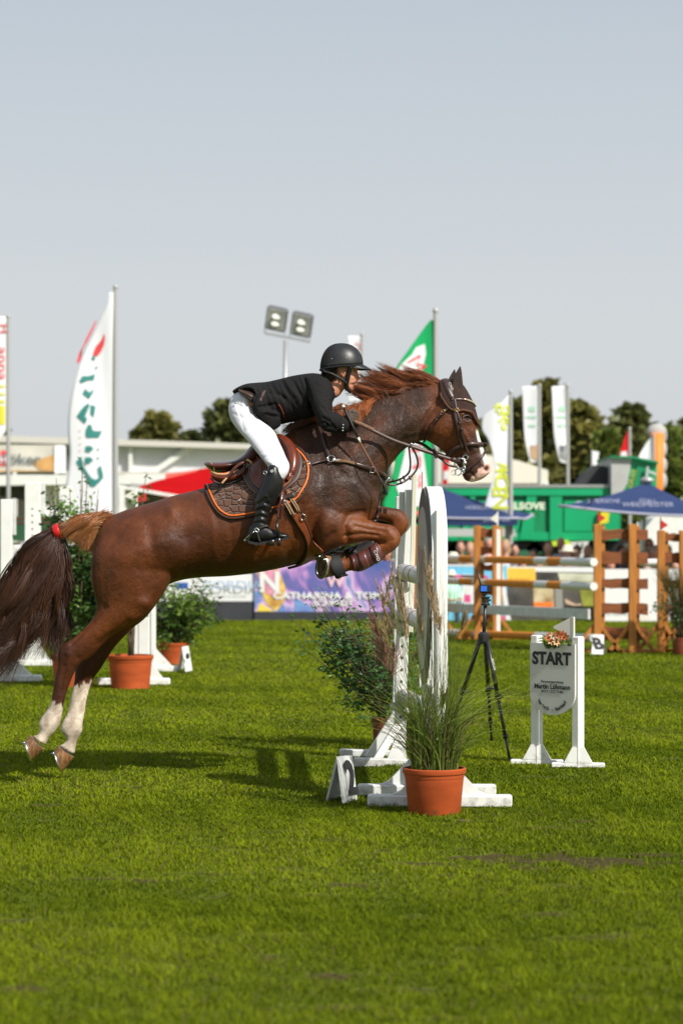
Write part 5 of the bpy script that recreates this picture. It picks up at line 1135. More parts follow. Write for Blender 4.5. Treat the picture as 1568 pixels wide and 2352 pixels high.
for k, (x1, y1, x0, y0) in enumerate(plume):
    D = 12.5+rng.normal(0, .07); A = np.array(tuple(P(x0, y0, D))); B = np.array(tuple(P(x1, y1, D+rng.normal(0,.05)))); red = k in (9, 15, 16)
    root = np.array((pb.x+rng.normal(0,.05), pb.y+rng.normal(0,.05), pb.z)); f = np.linspace(0, 1, 12)[:, None]; mid = root*(1-f)+A*f; mid[:, 0:1] += (root[0]-A[0])*.35*np.sin(f*3.14)*-.5; Ls.append(mid); cs.append((.16,.17,.06)); ws.append(.0016)
    Ls.append(A*(1-f)+B*f); cs.append((.25,.18,.09)); ws.append(.0013)
    for j in range(110):
        u = rng.random(); p = A*(1-u)+B*u; d = (B-A)/np.linalg.norm(B-A); s = rng.normal(0, 1, 3)*.55; ln = .075*(1.15-u)*rng.uniform(.6, 1.1)*(1.5 if red else 1); e = p+(d+s*(.75 if red else .38))*ln; m_ = (p+e)/2+np.array((-.004, 0, .003)); f2 = np.linspace(0, 1, 12)[:, None]
        Ls.append(p*(1-f2)**2+2*m_*f2*(1-f2)+e*f2**2); g = rng.random(); cs.append((np.array((.34,.13,.09))*(1-g)+np.array((.62,.40,.32))*g) if red else (np.array((.34,.21,.08))*(1-g)+np.array((.72,.56,.36))*g)); ws.append(.0019)
strands('seed_plumes', Ls, np.array(ws), cs, M_blade, og)
t, pb2, pr2 = pot(880, 1722, 54, 72, 'brown pot half hidden behind the foot of the narrow white wing', m=M_terr2)
shrub(pb2-Vector((0,0,.03)), 1.12, .56, 34, 3600, .034, 'dark green leafy shrub reaching left behind the white jump', (.028,.085,.022), (.13,.28,.07), lean=(-.17,0), shape=1.25, seed=11, gap=.04)
# number board 2
nb = thing('number_board', Vector((P(785,1845,13).x, 13.0, 0)), 'small white folding number board marked 2 beside the white jump', 'number board', 'number boards on the course')
def aboard(root, A0, A1, B0, B1, C0, C1, th=.012, mA=None, mB=None):
    for (p, q, r_, s, m) in ((A0, A1, B1, B0, mA), (A0, A1, C1, C0, mB)):
        n = (q-p).cross(s-p).normalized(); mb = MB(); mb.prism([p, q, r_, s], th, n if n.y > 0 else -n); mb.build('board', m, root)
A0, A1, B0, B1 = P(777,1739,12.98), P(809,1736,13.2), P(791,1847,12.90), P(821,1843,13.08); C0, C1 = P(752,1840,13.05), P(782,1837,13.25)
aboard(nb, A0, A1, B0, B1, C0, C1, mA=M_white, mB=M_wgrey)  # left leaf in greyer white: its shaded side is put into the colour
M_ink = mat('black_paint', (.012,.012,.014), .5)
def on_quad(A0, A1, B0, s, size, m, root, xs=1, off=.006, u=.5, v=.5, th=.001, bold=.008):
    x = (A1-A0); y = (A0-B0); o = B0+x*u+y*v; xn = x.normalized(); yn = (y-xn*y.dot(xn)).normalized(); n = xn.cross(yn)
    return text(s, size, m, root, Matrix.Translation(o+n*off) @ Matrix((xn, yn, n)).transposed().to_4x4(), th, 'lettering', xs=xs, bold=bold)
on_quad(A0, A1, B0, '2', .25, M_ink, nb, xs=1.25, off=.014, u=.54)
# START sign
M_signf = mat('sign_grey_white', (.60,.595,.565), .5, noise=.05, nscale=6)
SA = Vector((P(1232,1757,15.2).x, 15.2, 0)); SB = Vector((P(1326,1762,15.0).x, 14.98, 0)); sd = (SB-SA).normalized(); sn = Vector((sd.y, -sd.x, 0)); rots = Matrix((sd, -sn, Vector((0,0,1)))).transposed()
if sn.y > 0: sn = -sn
sg = thing('start_sign', (SA+SB)/2, 'white two-post start sign with a rounded grey board reading START', 'sign')
zt = P(0,1460,15.1).z
for o_, nm in ((SA, 0), (SB, 1)):
    mb = MB(); mb.bbox(o_+Vector((0,0,zt/2)), (.055,.062,zt), .006, rots); mb.build('post', M_white, sg)
    mb = MB(); c = o_+Vector((0,0,.03)); px = Vector((math.cos(R(6)), -math.sin(R(6)), 0)) if True else sd; py = Vector((px.y, -px.x, 0))
    rb_ = Matrix((px, -py, Vector((0,0,1)))).transposed(); mb.bbox(c-Vector((0,0,.012)), (.33,.07,.03), .006, rb_); ft = mb.build('foot', M_white, sg)
    mb = MB(); w0, w1 = .088, .036; z0, z1 = .034, .13
    vs = [o_+rb_ @ Vector((sx*w0, sy*.034, z0)) for sx, sy in ((-1,-1),(1,-1),(1,1),(-1,1))]+[o_+rb_ @ Vector((sx*w1, sy*.034, z1)) for sx, sy in ((-1,-1),(1,-1),(1,1),(-1,1))]
    mb.add(vs, [(0,1,5,4),(1,2,6,5),(2,3,7,6),(3,0,4,7),(4,5,6,7),(3,2,1,0)]); mb.build('gusset', M_white, sg)
zb = P(0,1641,15.1).z; zs = P(0,1592,15.1).z; z1 = P(0,1477,15.1).z; hw = (SB-SA).length/2-.005; mid = (SA+SB)/2+sn*.036
def sp(u, z): return mid+sd*u+Vector((0,0,z))
pr_ = [sp(-hw-.018, z1), sp(hw+.018, z1), sp(hw+.018, zs)]+[sp((hw+.018)*math.cos(a), zs-(zs-zb)*math.sin(a)) for a in np.linspace(.12, math.pi-.12, 22)]+[sp(-hw-.018, zs)]
mb = MB(); mb.prism(pr_, .016, sn); bd = mb.build('board', M_signf, sg)
def st(s, u, z, size, xs=1, roll=0, bold=0): 
    M_ = Matrix.Translation(sp(u, z)+sn*.0175) @ Matrix((sd, Vector((0,0,1)), sn)).transposed().to_4x4() @ Matrix.Rotation(roll, 4, 'Z'); return text(s, size, M_ink, bd, M_, .0008, bold=bold, xs=xs)
st('START', -.005, P(0,1513,15.1).z, .106, xs=.97, bold=.0046)
st('Parcoursgestaltung', 0, P(0,1565,15.1).z, .022, xs=1.05); st('Martin Lühmann', 0, P(0,1576.5,15.1).z, .044, xs=.97, bold=.0008); st('0171 / 217 7160', 0, P(0,1587.5,15.1).z, .024, xs=1.05)
s_ = 'Verleih - Verkauf'; rr_ = .118; zc = P(0,1596,15.1).z
for i, ch in enumerate(s_):
    if ch != ' ':
        a = R(-90)+(i-(len(s_)-1)/2)*R(7.6); st(ch, math.cos(a)*rr_, zc+.012+math.sin(a)*rr_*.85, .034, roll=a+R(90), bold=.0005)
mb = MB(); mb.bbox(P(1315,1440,15.05), (.022,.016,.125), .002, rots); fl = mb.build('flag_stick', mat('cream_board', (.60,.58,.52), .6), sg)
mb = MB(); mb.prism([P(1312,1417,15.05), P(1270,1439,15.12), P(1270,1443,15.12), P(1312,1462,15.05)], .006); mb.build('pennant', MATS['cream_board'], sg)
fa = thing('flower_arrangement', P(1276,1476,15.05), 'small bunch of orange and peach flowers on top of the start sign', 'flowers')
M_pet = [mat('orange_petal', (.62,.16,.05), .6, trans=.2), mat('peach_petal', (.78,.45,.22), .6, trans=.2), mat('cream_petal', (.8,.7,.5), .6, trans=.2)]
for k, (x, y, c_) in enumerate(((1259,1466,0),(1280,1457,0),(1290,1457,0),(1273,1465,1),(1277,1475,1),(1270,1460,2),(1286,1466,1),(1297,1462,0),(1264,1472,1))):
    ce = P(x, y, 14.93+rng.uniform(0,.05)); mb = MB(); n = 7; ax = Vector((rng.normal(0,.4), -1, rng.normal(.3,.3))).normalized(); u = ax.orthogonal().normalized(); w = ax.cross(u)
    for j in range(n):
        a = 6.283*j/n; d = u*math.cos(a)+w*math.sin(a); e = u*math.cos(a+.4)+w*math.sin(a+.4); f_ = u*math.cos(a-.4)+w*math.sin(a-.4); mb.add([ce, ce+e*.016+ax*.006, ce+d*.030+ax*.009, ce+f_*.016+ax*.006], [(0,1,2,3)])
    fo = mb.build('flower', M_pet[c_], fa); md = fo.modifiers.new('s', 'SOLIDIFY'); md.thickness = .0015
    mb = MB(); mb.ellipsoid(ce+ax*.006, (.006,.006,.006), 8, 6); mb.build('flower_centre', mat('flower_heart', (.12,.04,.02), .8), fo)
N = 90; C = np.stack([np.array(tuple(P(rng.uniform(1248,1302), rng.uniform(1462,1486), 14.95+rng.uniform(0,.1)))) for _ in range(N)]); leafmesh('leaves', C, .034, gradcol(rng.random(N), (.01,.06,.03), (.16,.26,.03)), M_leaf, fa, seed=4)
# tripod and camera
tp_ = thing('tripod', Vector((P(1112,1245,15.5).x, 15.5, 0)), 'black camera tripod standing on the grass left of the start sign', 'tripod')
M_tri = mat('tripod_black', (.018,.018,.02), .38, spec=.6); ap = P(1110,1462,15.5)
for k, (fx, fy, D) in enumerate(((1170,1750,15.38),(1022,1716,16.0),(1128,1700,16.2))):
    ft = P(fx, fy, D); ft.z = max(ft.z, .01); mb = MB(); a = ap+Vector((.02 if k == 0 else -.02 if k == 1 else .01, 0, -.01)); m1_ = a.lerp(ft, .48)
    mb.tube([a, m1_], .014, 12); mb.tube([m1_, a.lerp(ft, .80)], .011, 12); mb.tube([a.lerp(ft, .80), ft], .009, 12); lg = mb.build('leg', M_tri, tp_, smooth=True)
    mb = MB(); mb.tube([m1_-(ft-a)*.02, m1_+(ft-a)*.025], .021, 12); mb.bbox(m1_+Vector((.022,0,.0)), (.03,.02,.018), .003); mb.tube([a.lerp(ft,.79), a.lerp(ft,.82)], .015, 12); mb.build('leg_lock', M_black, lg, auto=40)
    mb = MB(); mb.ellipsoid(ft+Vector((0,0,.006)), (.014,.014,.010)); mb.build('rubber_foot', M_black, lg, smooth=True)
    if k == 0:
        d = (ft-a).normalized(); x = d; y = Vector((0,0,1)).cross(d).normalized(); n = x.cross(y); n = n if n.y < 0 else -n; y = n.cross(x)
        text('ROLLEI', .024, MATS['white_print'], lg, Matrix.Translation(a.lerp(ft,.22)+n*.0145) @ Matrix((x, y, n)).transposed().to_4x4(), .0004, 'lettering')
mb = MB(); mb.lathe(ap, [(0,-.05),(.03,-.045),(.036,-.01),(.036,.015),(.02,.03),(0,.03)], 20); mb.bbox(ap+Vector((.005,-.03,-.015)), (.03,.03,.04), .004); mb.build('shoulder', M_tri, tp_, auto=40)
mb = MB(); mb.tube([ap, P(1114,1388,15.5)], .0115, 12); mb.build('centre_column', M_tri, tp_, smooth=True)
mb = MB(); hd = P(1114,1380,15.5); mb.lathe(hd-Vector((0,0,.03)), [(0,0),(.028,0),(.03,.01),(.022,.02),(.024,.045),(.03,.05),(.03,.058),(0,.058)], 20); mb.tube([hd, hd+Vector((.035,0,.005))], .007, 8); mb.build('ball_head', M_tri, tp_, auto=40)
mb = MB(); mb.tube([hd+Vector((-.0,0,.01)), P(1101,1335,15.5), P(1095,1310,15.5)], .006, 8); mb.build('pan_handle', M_tri, tp_, smooth=True)
ac = thing('action_camera', P(1115,1362,15.5), 'small black action camera with a blue screen on the tripod', 'camera')
mb = MB(); mb.bbox(P(1114,1352,15.5), (.075,.035,.052), .006); mb.bbox(P(1114,1364,15.5), (.02,.02,.02), .003); mb.build('body', M_black, ac)
mb = MB(); mb.bbox(P(1110,1352,15.5)+Vector((0,-.019,0)), (.040,.002,.034), .0004); mb.build('screen', mat('blue_screen', (.02,.10,.42), .15, emit=.5), ac)
# dry leaf lying in the grass, bottom right of the pot
dl = MB(); dl.ellipsoid(P(1067,1891,12.05)+Vector((0,0,.012)), (.04,.012,.008)); tag(dl.build('fallen_leaf', M_bark, smooth=True), 'dark dry leaf lying on the grass right of the front pot', 'leaf')
# ======================= ORANGE JUMP, BOARDS, CROWD =======================
M_ora = mat('orange_stained_wood', (.44,.165,.026), .55, noise=.25, nscale=6, stretch=(4,4,.6), bump=.1, bscale=30)
M_brn = mat('brown_plank', (.21,.062,.014), .6, noise=.35, nscale=5, stretch=(.8,4,4), bump=.15, bscale=30)
def gz(v): return Vector((v.x, v.y, 0))
def plank(mb, A, B, h, th, seed):        # rough sawn plank from A to B with a wavy edge
    r = np.random.default_rng(seed); n = 9; up = []; lo = []
    for i in range(n):
        p = A.lerp(B, i/(n-1)); up.append(p+Vector((0,0,h/2+r.normal(0,h*.05)))); lo.append(p+Vector((0,0,-h/2+r.normal(0,h*.07))))
    mb.prism(up+lo[::-1], th)
def owing(X1, X2, XE, Ytop, Ybase, D, label, boards, back=.0, feet=True):
    c = gz(P((X1+X2)/2, HZ, D)); t = thing('jump_wing', c, label, 'jump wing', 'orange jump wings'); s = D/F; zt = P(0, Ytop, D).z
    for X in (X1, X2):
        p = gz(P(X, HZ, D)); mb = MB(); mb.bbox(p+Vector((0,0,zt/2)), (.095,.075,zt), .008); mb.build('post', M_ora, t)
        mb = MB(); mb.bbox(p+Vector((.07,.12,zt/2-.01)), (.07,.05,zt-.02), .006); mb.build('rear_post', M_ora, t)
        for sg in (-1, 1):
            mb = MB(); mb.beam(p+Vector((sg*.03,.04,.36)), p+Vector((sg*.28,.04,.03)), .05, .07, (0,1,0)); mb.build('brace', M_ora, t)
        mb = MB(); mb.bbox(p+Vector((0,.06,.022)), (.66,.07,.045), .006); mb.build('foot', M_ora, t)
    for k, (ya, yb) in enumerate(boards):
        mb = MB(); A = P(X1+2, (ya+yb)/2, D+.06); B = P(XE, (ya+yb)/2+2, D+.06); plank(mb, A, B, abs(yb-ya)*s, .035, k+int(X1)); mb.build('plank', M_brn, t)
    return t
owing(1371,1451,1487,1204,1498,30.5,'orange wooden jump wing with five rough planks, behind the board marked B',((1215,1239),(1267,1294),(1329,1352),(1384,1410),(1440,1468)))
owing(1517,1567,1590,1218,1500,30.6,'orange jump wing at the right edge, partly behind the potted plant',((1225,1243),(1268,1294),(1332,1350),(1389,1403),(1439,1462)))
w3 = owing(1095,1137,1140,1207,1470,34.6,'orange jump wing with a white hole strip, behind the tripod',((1213,1232),(1256,1270),(1296,1310),(1330,1366),(1400,1425)))
mb = MB(); p = gz(P(1143,HZ,34.5)); mb.bbox(p+Vector((.0,-.05,.83)), (.06,.03,1.5), .005); sp_ = mb.build('hole_strip', M_white, w3)
owing(958,1002,1004,1207,1480,36.0,'orange jump wing farthest left, mostly hidden behind the white arched wing',((1240,1260),(1290,1310)))
def seg_pole(A, B, r, segs, label, name='jump_pole'):
    t = thing(name, A.lerp(B, .5), label, 'jump pole', 'poles of the orange jump'); d = B-A; x0, x1 = A.x, B.x
    M_o = mat('orange_pole_paint', (.66,.23,.03), .65, spec=.15, noise=.1, nscale=6)
    for (xa, xb, m) in segs:
        fa_, fb_ = xa, xb; mb = MB(); mb.tube([A.lerp(B, fa_), A.lerp(B, fb_)], r, 18); mb.build('painted_section', M_pole if m == 'W' else M_o, t, auto=50)
    return t
A, B = P(975,1281.5,37.3), P(1363,1291,30.4)
def fx(X):          # fraction along A-B that is seen at column X
    lo, hi = 0, 1
    for _ in range(40):
        m = (lo+hi)/2; p = A.lerp(B, m); lo, hi = (m, hi) if p.x/p.y*F+CX < X else (lo, m)
    return lo
SG = [(975,1026,'B'),(1026,1059,'W'),(1059,1090,'B'),(1090,1119,'W'),(1119,1231,'B'),(1231,1261,'W'),(1261,1293,'B'),(1293,1363,'W')]
segs = [(fx(a), fx(b), m) for a, b, m in SG]
for (ya, yb, lbl) in ((1281.5,1291,'orange and white striped pole, topmost of the orange jump'),(1332.5,1347,'orange and white striped pole just above the grey plank'),(1451,1466,'orange and white striped pole lying lowest on the orange jump')):
    A, B = P(975,ya,37.3), P(1363,yb,30.4); seg_pole(A, B, .052, segs, lbl)
A, B = P(975,1393,37.2), P(1352,1411,30.5); t = thing('jump_plank', A.lerp(B,.5), 'light grey plank hanging between the poles of the orange jump', 'jump plank'); mb = MB(); mb.beam(A, B, .035, .135); mb.build('plank', M_wgrey, t)
A, B = P(1487,1292,31.6), P(1512,1292,31.6); seg_pole(A+Vector((-.2,0,0)), B+Vector((.1,0,0)), .05, [(0,1,'W')], 'short white pole end between the two right orange wings')
for X, Y, D, c, lbl, sg in ((1372,1190,30.5,(.50,.02,.02),'small red pennant on top of the wing behind board B',1),(1516,1206,30.6,(.50,.02,.02),'small red pennant on top of the orange wing at the right edge',1),(1142,1191,34.6,(.66,.66,.58),'small white pennant on the wing with the hole strip',-1),(1463,1216,33,(.66,.66,.58),'plain white flag stick beside the right wing',0)):
    t = thing('pennant', P(X,Y+12,D), lbl, 'pennant', 'pennants on the wings'); mb = MB(); mb.bbox(P(X,Y,D)-Vector((0,0,.02)), (.018,.018,.24), .002); mb.build('stick', M_ora if c[0] > .4 and c[1] < .1 else M_white, t)
    if sg: mb = MB(); mb.prism([P(X+sg*1,Y-12,D-.02), P(X+sg*16,Y-1,D-.02), P(X+sg*16,Y+1,D-.02), P(X+sg*1,Y+11,D-.02)], .006); mb.build('cloth', mat('pennant_'+('red' if c[1] < .1 else 'white'), c, .6), t)
nb2 = thing('number_board', gz(P(1375,HZ,30.0)), 'small white folding board marked B, before the orange wing', 'number board', 'number boards on the course')
A0, A1, B0, B1 = P(1362,1459,29.7), P(1386,1459,29.75), P(1357,1502,29.45), P(1384,1503,29.5); C0, C1 = P(1368,1499,29.95), P(1393,1499,30.0)
aboard(nb2, A0, A1, B0, B1, C0, C1, mA=M_wgrey, mB=M_wgrey); on_quad(A0, A1, B0, 'B', .26, M_ink, nb2, off=.012, xs=.95)
# pot and plant at the right edge
t, pb, pr = pot(1563, 1507, 44, 38, 'reddish pot at the right edge beside the orange wing', m=M_terr2)
shrub(pb-Vector((0,0,.03)), .95, .42, 24, 1500, .032, 'wispy flowering shrub in the pot at the right edge', (.02,.055,.01), (.09,.17,.035), seed=21, gap=.05)
rg = thing('reed_grass', pb, 'pale feathery grass plume leaning left above the shrub at the right edge', 'grass plant'); Ls = []; cs = []
for i in range(260):
    x, y = rng.uniform(1495,1568), 1290+rng.uniform(0,40)*rng.random(); f = np.linspace(0, 1, 12)[:, None]; e = np.array(tuple(P(x, y+abs(x-1540)*.3, 29.9))); r0 = np.array(tuple(pb)); m_ = (r0+e)/2+np.array((.05,0,.22)); Ls.append(r0*(1-f)**2+2*m_*f*(1-f)+e*f**2); g = rng.random(); cs.append(np.array((.10,.13,.03))*(1-g)+np.array((.42,.30,.14))*g)
strands('blades', Ls, .0022, cs, M_blade, rg)
# sponsor boards along the arena edge
def board(X0, X1, Yt, Yb, D, label, m, th=.06, name='banner_board', lean=0):
    A = gz(P(X0, HZ, D)); zt = P(0, Yt, D).z; zb = max(0.0, P(0, Yb, D).z); w = (X1-X0)*D/F; t = thing(name, A+Vector((w/2,0,0)), label, 'banner', 'banner boards along the arena')
    mb = MB(); mb.box(A+Vector((w/2, 0, (zt+zb)/2)), (w, th, zt-zb)); mb.build('panel', m, t)
    def put(nm, pts, mm, d=.006): mb = MB(); mb.prism([P(x, y, D-th/2-d) for x, y in pts], d*.8); return mb.build(nm, mm, t)
    return t, put
def M(name, c, r=.5, **k): return mat(name, c, r, **k)
M_vin = M('white_vinyl', (.74,.74,.75)); M_base = M('dark_base_cloth', (.035,.036,.045), .8, noise=.2, nscale=2)
def swirl():      # printed artwork: soft violet, pink and blue clouds
    m = mat('violet_blue_print', (.2,.1,.4), .5); n = m.node_tree.nodes; L = m.node_tree.links; b = n['Principled BSDF']; tc = n.new('ShaderNodeTexCoord'); t = n.new('ShaderNodeTexNoise'); t.inputs['Scale'].default_value = 1.1; t.inputs['Detail'].default_value = 3; t.inputs['Distortion'].default_value = 1.2
    r = n.new('ShaderNodeValToRGB'); L.new(tc.outputs['Object'], t.inputs[0]); L.new(t.outputs['Fac'], r.inputs[0]); L.new(r.outputs[0], b.inputs['Base Color'])
    cr_ = r.color_ramp; cr_.elements[0].position = .3; cr_.elements[0].color = (.05,.10,.33,1); cr_.elements[1].position = .70; cr_.elements[1].color = (.20,.48,.75,1)
    for p_, c in ((.42,(.14,.13,.38,1)),(.48,(.42,.22,.52,1)),(.53,(.62,.45,.68,1)),(.58,(.14,.20,.50,1))): e = cr_.elements.new(p_); e.color = c
    return m
D_b = 43.2
t, put = board(250,585,1318,1425,D_b+.05,'white and dark banner board left of the violet banner', M_vin); put('skirt', [(250,1381),(585,1381),(585,1425),(250,1425)], M_base)
text('CORDIA', .21, M('pale_blue_print', (.30,.42,.62)), t, facing(P(532,1345,D_b-.05)), .002, xs=1.35); text('STALLBAU & TECHNIK', .05, M('pale_grey_print', (.55,.58,.62)), t, facing(P(532,1360,D_b-.05)), .001, xs=1.3)
put('logo', [(404,1338),(432,1338),(432,1352),(404,1352)], M('royal_blue_print', (.03,.10,.42)))
t, put = board(585,1004,1288,1422,D_b,'violet and blue banner with the yellow shield beneath the horse', swirl(), lean=0); put('skirt', [(585,1405),(1004,1405),(1004,1424),(585,1424)], M_base)
put('shield', [(590,1306),(636,1300),(654,1345),(656,1375),(645,1392),(634,1404),(615,1390),(600,1360)], M('orange_print', (.78,.33,.09), noise=.5, nscale=6, col2=(.85,.62,.12)), .008)
put('shield_field', [(598,1310),(632,1304),(644,1345),(640,1368),(612,1366)], M('pink_print', (.72,.30,.42), noise=.5, nscale=7), .012)
text('N', .50, M_vin, t, facing(P(619,1339,D_b-.05)), .002, bold=.018)
put('yellow_mark', [(598,1385),(622,1400),(628,1404),(590,1404)], M('yellow_print', (.80,.60,.08)), .01)
text('CATHARINA & TOM', .165, M_vin, t, facing(P(752,1369,D_b-.05)), .002, bold=.006, xs=1.3); text('SCHMIDT', .14, M_vin, t, facing(P(765,1386,D_b-.05)), .002, bold=.005, xs=1.2); text('W', .3, M('rose_print', (.75,.5,.58)), t, facing(P(770,1335,D_b-.05)), .002, bold=.01)
t, put = board(1004,1163,1298,1430,D_b-.1,'light blue and pink banner board behind the orange wing', M('sky_blue_print', (.16,.52,.78))); put('top_edge', [(1004,1296),(1155,1298),(1157,1302),(1004,1300)], M_vin)
put('white_field', [(1060,1318),(1092,1320),(1090,1395),(1060,1393)], M_vin); put('pink_band', [(1040,1320),(1120,1322),(1120,1328),(1040,1326)], M('magenta_print', (.75,.07,.28))); put('pink_mark', [(1066,1366),(1080,1366),(1080,1384),(1066,1382)], MATS['magenta_print'], .01); put('pink_box', [(1142,1415),(1160,1415),(1161,1424),(1142,1424)], MATS['magenta_print'])
put('slant_edge', [(1143,1300),(1152,1300),(1174,1433),(1163,1433)], M_vin, .012)
t, put = board(1150,1368,1300,1430,D_b,'banner with the yellow sign and dark interior photo', M('dark_photo_print', (.055,.052,.055), noise=.7, nscale=1.8, col2=(.16,.14,.12)))
put('white_rail', [(1146,1301),(1368,1303),(1368,1315),(1148,1312)], M_vin); put('yellow_sign', [(1155,1304),(1228,1305),(1230,1334),(1160,1336)], M('amber_print', (.82,.50,.06)), .012)
text('Rustikales C.', .07, M('ochre_print', (.45,.25,.03)), t, facing(P(1194,1330,D_b-.06)), .001)
put('lamp_glow', [(1223,1350),(1270,1350),(1272,1395),(1226,1394)], M('warm_print', (.60,.30,.07), noise=.6, nscale=4, col2=(.72,.62,.40)), .01); put('hot_strip', [(1224,1383),(1269,1383),(1269,1394),(1226,1394)], M('hot_orange_print', (.85,.20,.03)), .014)
put('pale_column', [(1273,1350),(1290,1350),(1292,1396),(1275,1396)], M('grey_print', (.28,.27,.25)), .01); put('green_field', [(1325,1335),(1364,1335),(1366,1395),(1338,1395)], M('olive_print', (.35,.36,.05), noise=.5, nscale=3), .01); put('pale_field', [(1280,1316),(1366,1318),(1366,1336),(1285,1334)], M('cream_print', (.55,.55,.42), noise=.4, nscale=3), .012)
put('pale_arms', [(1296,1375),(1306,1380),(1322,1388),(1334,1386),(1334,1391),(1318,1393),(1298,1386)], M('skin_print', (.60,.42,.30)), .014)
t, put = board(1368,1600,1307,1441,D_b-.6,'white banner board behind the right orange wings', M_vin); text('Reitsport & Futtermittel', .07, M('faint_print', (.55,.56,.58)), t, facing(P(1412,1400,D_b-.7)), .001); text('Verden', .12, M('faint_orange_print', (.70,.55,.38)), t, facing(P(1470,1418,D_b-.7)), .001)
t, put = board(-80,285,1186,1242,38.5,'dark green board with red stripes behind the left white wings', M('dark_green_paint', (.018,.085,.035), noise=.15, nscale=3), name='green_board')
put('stripe', [(-80,1189),(285,1189),(285,1193),(-80,1193)], M('dark_red_paint', (.13,.02,.02))); put('stripe', [(-80,1199),(285,1199),(285,1203),(-80,1203)], MATS['dark_red_paint'])
t, put = board(-80,290,1283,1395,38.3,'lower dark green board with red stripes at the far left', MATS['dark_green_paint'], name='green_board'); put('stripe', [(-80,1288),(290,1288),(290,1294),(-80,1294)], MATS['dark_red_paint'])
# spectators: one continuous body each, clothes and hair as parts
M_sk = [mat('skin_pale', (.50,.26,.18), .6), mat('skin_ruddy', (.52,.22,.15), .6), mat('skin_tan', (.38,.18,.11), .6)]
def spectator(X, Y, D, label, shirt, hair, hat=None, scale=1.0, turn=0.0, skin=0, glasses=False, arms='lap'):
    h = P(X, Y, D); r = random.Random(int(X*7+Y)); s = scale; base = Vector((h.x, h.y, max(0, h.z-1.25*s)))
    t = thing('person', base, label, 'person', 'spectators behind the boards'); cz, sz_ = math.cos(turn), math.sin(turn)
    def q(x, y, z): return h+Vector((x*cz-y*sz_, x*sz_+y*cz, z))*s
    def limb(mb, pts, rad, n=10): mb.tube([q(*p) for p in pts], [x*s for x in rad], n)
    b = MB(); b.ellipsoid(q(0,0,0), (.078*s,.098*s,.118*s), 16, 12); b.ellipsoid(q(0,-.03,-.06), (.055*s,.06*s,.06*s), 12, 8); limb(b, [(0,.01,-.07),(0,.02,-.16),(0,.03,-.24)], [.052,.05,.075])
    limb(b, [(0,.02,-.22),(0,.03,-.36),(0,.03,-.55),(0,.03,-.74)], [.10,.155,.145,.15], 14); b.ellipsoid(q(0,-.10,-.012), (.014*s,.02*s,.02*s), 8, 6)
    for sg in (-1, 1):
        limb(b, [(sg*.10,.03,-.25),(sg*.19,.02,-.29),(sg*.23,.0,-.45),(sg*.22,-.06,-.55),(sg*.12,-.22,-.58),(sg*.07,-.27,-.57)], [.06,.06,.048,.042,.034,.03]); limb(b, [(sg*.08,.0,-.72),(sg*.10,-.25,-.74),(sg*.11,-.42,-.76),(sg*.11,-.44,-1.0),(sg*.11,-.42,-1.2)], [.09,.08,.065,.05,.045])
        b.ellipsoid(q(sg*.08,.01,-.01), (.014*s,.02*s,.03*s), 8, 6); limb(b, [(sg*.07,-.27,-.57),(sg*.03,-.31,-.58),(sg*.0,-.33,-.6)], [.03,.028,.015])
    me = remesh(b, .022*s, 2); link_mesh('body', me, M_sk[skin], t)
    c = MB(); limb(c, [(0,.02,-.20),(0,.03,-.27),(0,.03,-.38),(0,.03,-.55),(0,.03,-.76)], [.085,.14,.17,.16,.168], 14)
    for sg in (-1, 1): limb(c, [(sg*.10,.03,-.26),(sg*.195,.02,-.295),(sg*.235,.0,-.45),(sg*.22,-.05,-.54)], [.07,.072,.062,.058])
    link_mesh('shirt', remesh(c, .022*s, 2), mat('cloth_%02d%02d%02d' % tuple(int(x*99) for x in shirt), shirt, .8), t)
    c = MB()
    for sg in (-1, 1): limb(c, [(sg*.06,.03,-.72),(sg*.10,-.25,-.73),(sg*.11,-.43,-.75),(sg*.11,-.45,-1.0),(sg*.11,-.43,-1.16)], [.11,.10,.08,.065,.06])
    link_mesh('trousers', remesh(c, .022*s, 1), M('dark_denim', (.04,.055,.09), .8), t)
    if hair:
        hb_ = MB(); hb_.ellipsoid(q(0,.022,.028), (.088*s,.10*s,.108*s), 14, 10)
        if hair[3]: hb_.ellipsoid(q(0,.06,-.07), (.09*s,.06*s,.13*s), 12, 8)
        link_mesh('hair', remesh(hb_, .018*s, 1), mat('hair_%02d%02d' % (int(hair[0]*99), int(hair[1]*99)), hair[:3], .7, noise=.4, nscale=40), t)
    if hat:
        hb_ = MB(); hb_.lathe(q(0,0,.035), [(0,.105*s),(.06*s,.10*s),(.088*s,.07*s),(.098*s,.0),(.17*s,-.012*s),(.175*s,-.02*s),(.10*s,-.006*s)], 24); hb_.build('hat', mat('hat_%02d%02d' % (int(hat[0]*99), int(hat[2]*99)), hat, .8), t, smooth=True)
    if glasses:
        g = MB(); 
        for sg in (-1, 1): g.ellipsoid(q(sg*.035,-.092,.015), (.028*s,.012*s,.02*s), 10, 6)
        g.build('sunglasses', M_black, t, smooth=True)
W_, BL, YE, CR = (.72,.72,.74), (.05,.35,.55), (.78,.68,.10), (.70,.66,.52); br_, bl_, gr2, dk = (.10,.05,.03), (.42,.28,.15), (.32,.30,.28), (.02,.015,.012)
def H(c, l=0): return (*c, l)
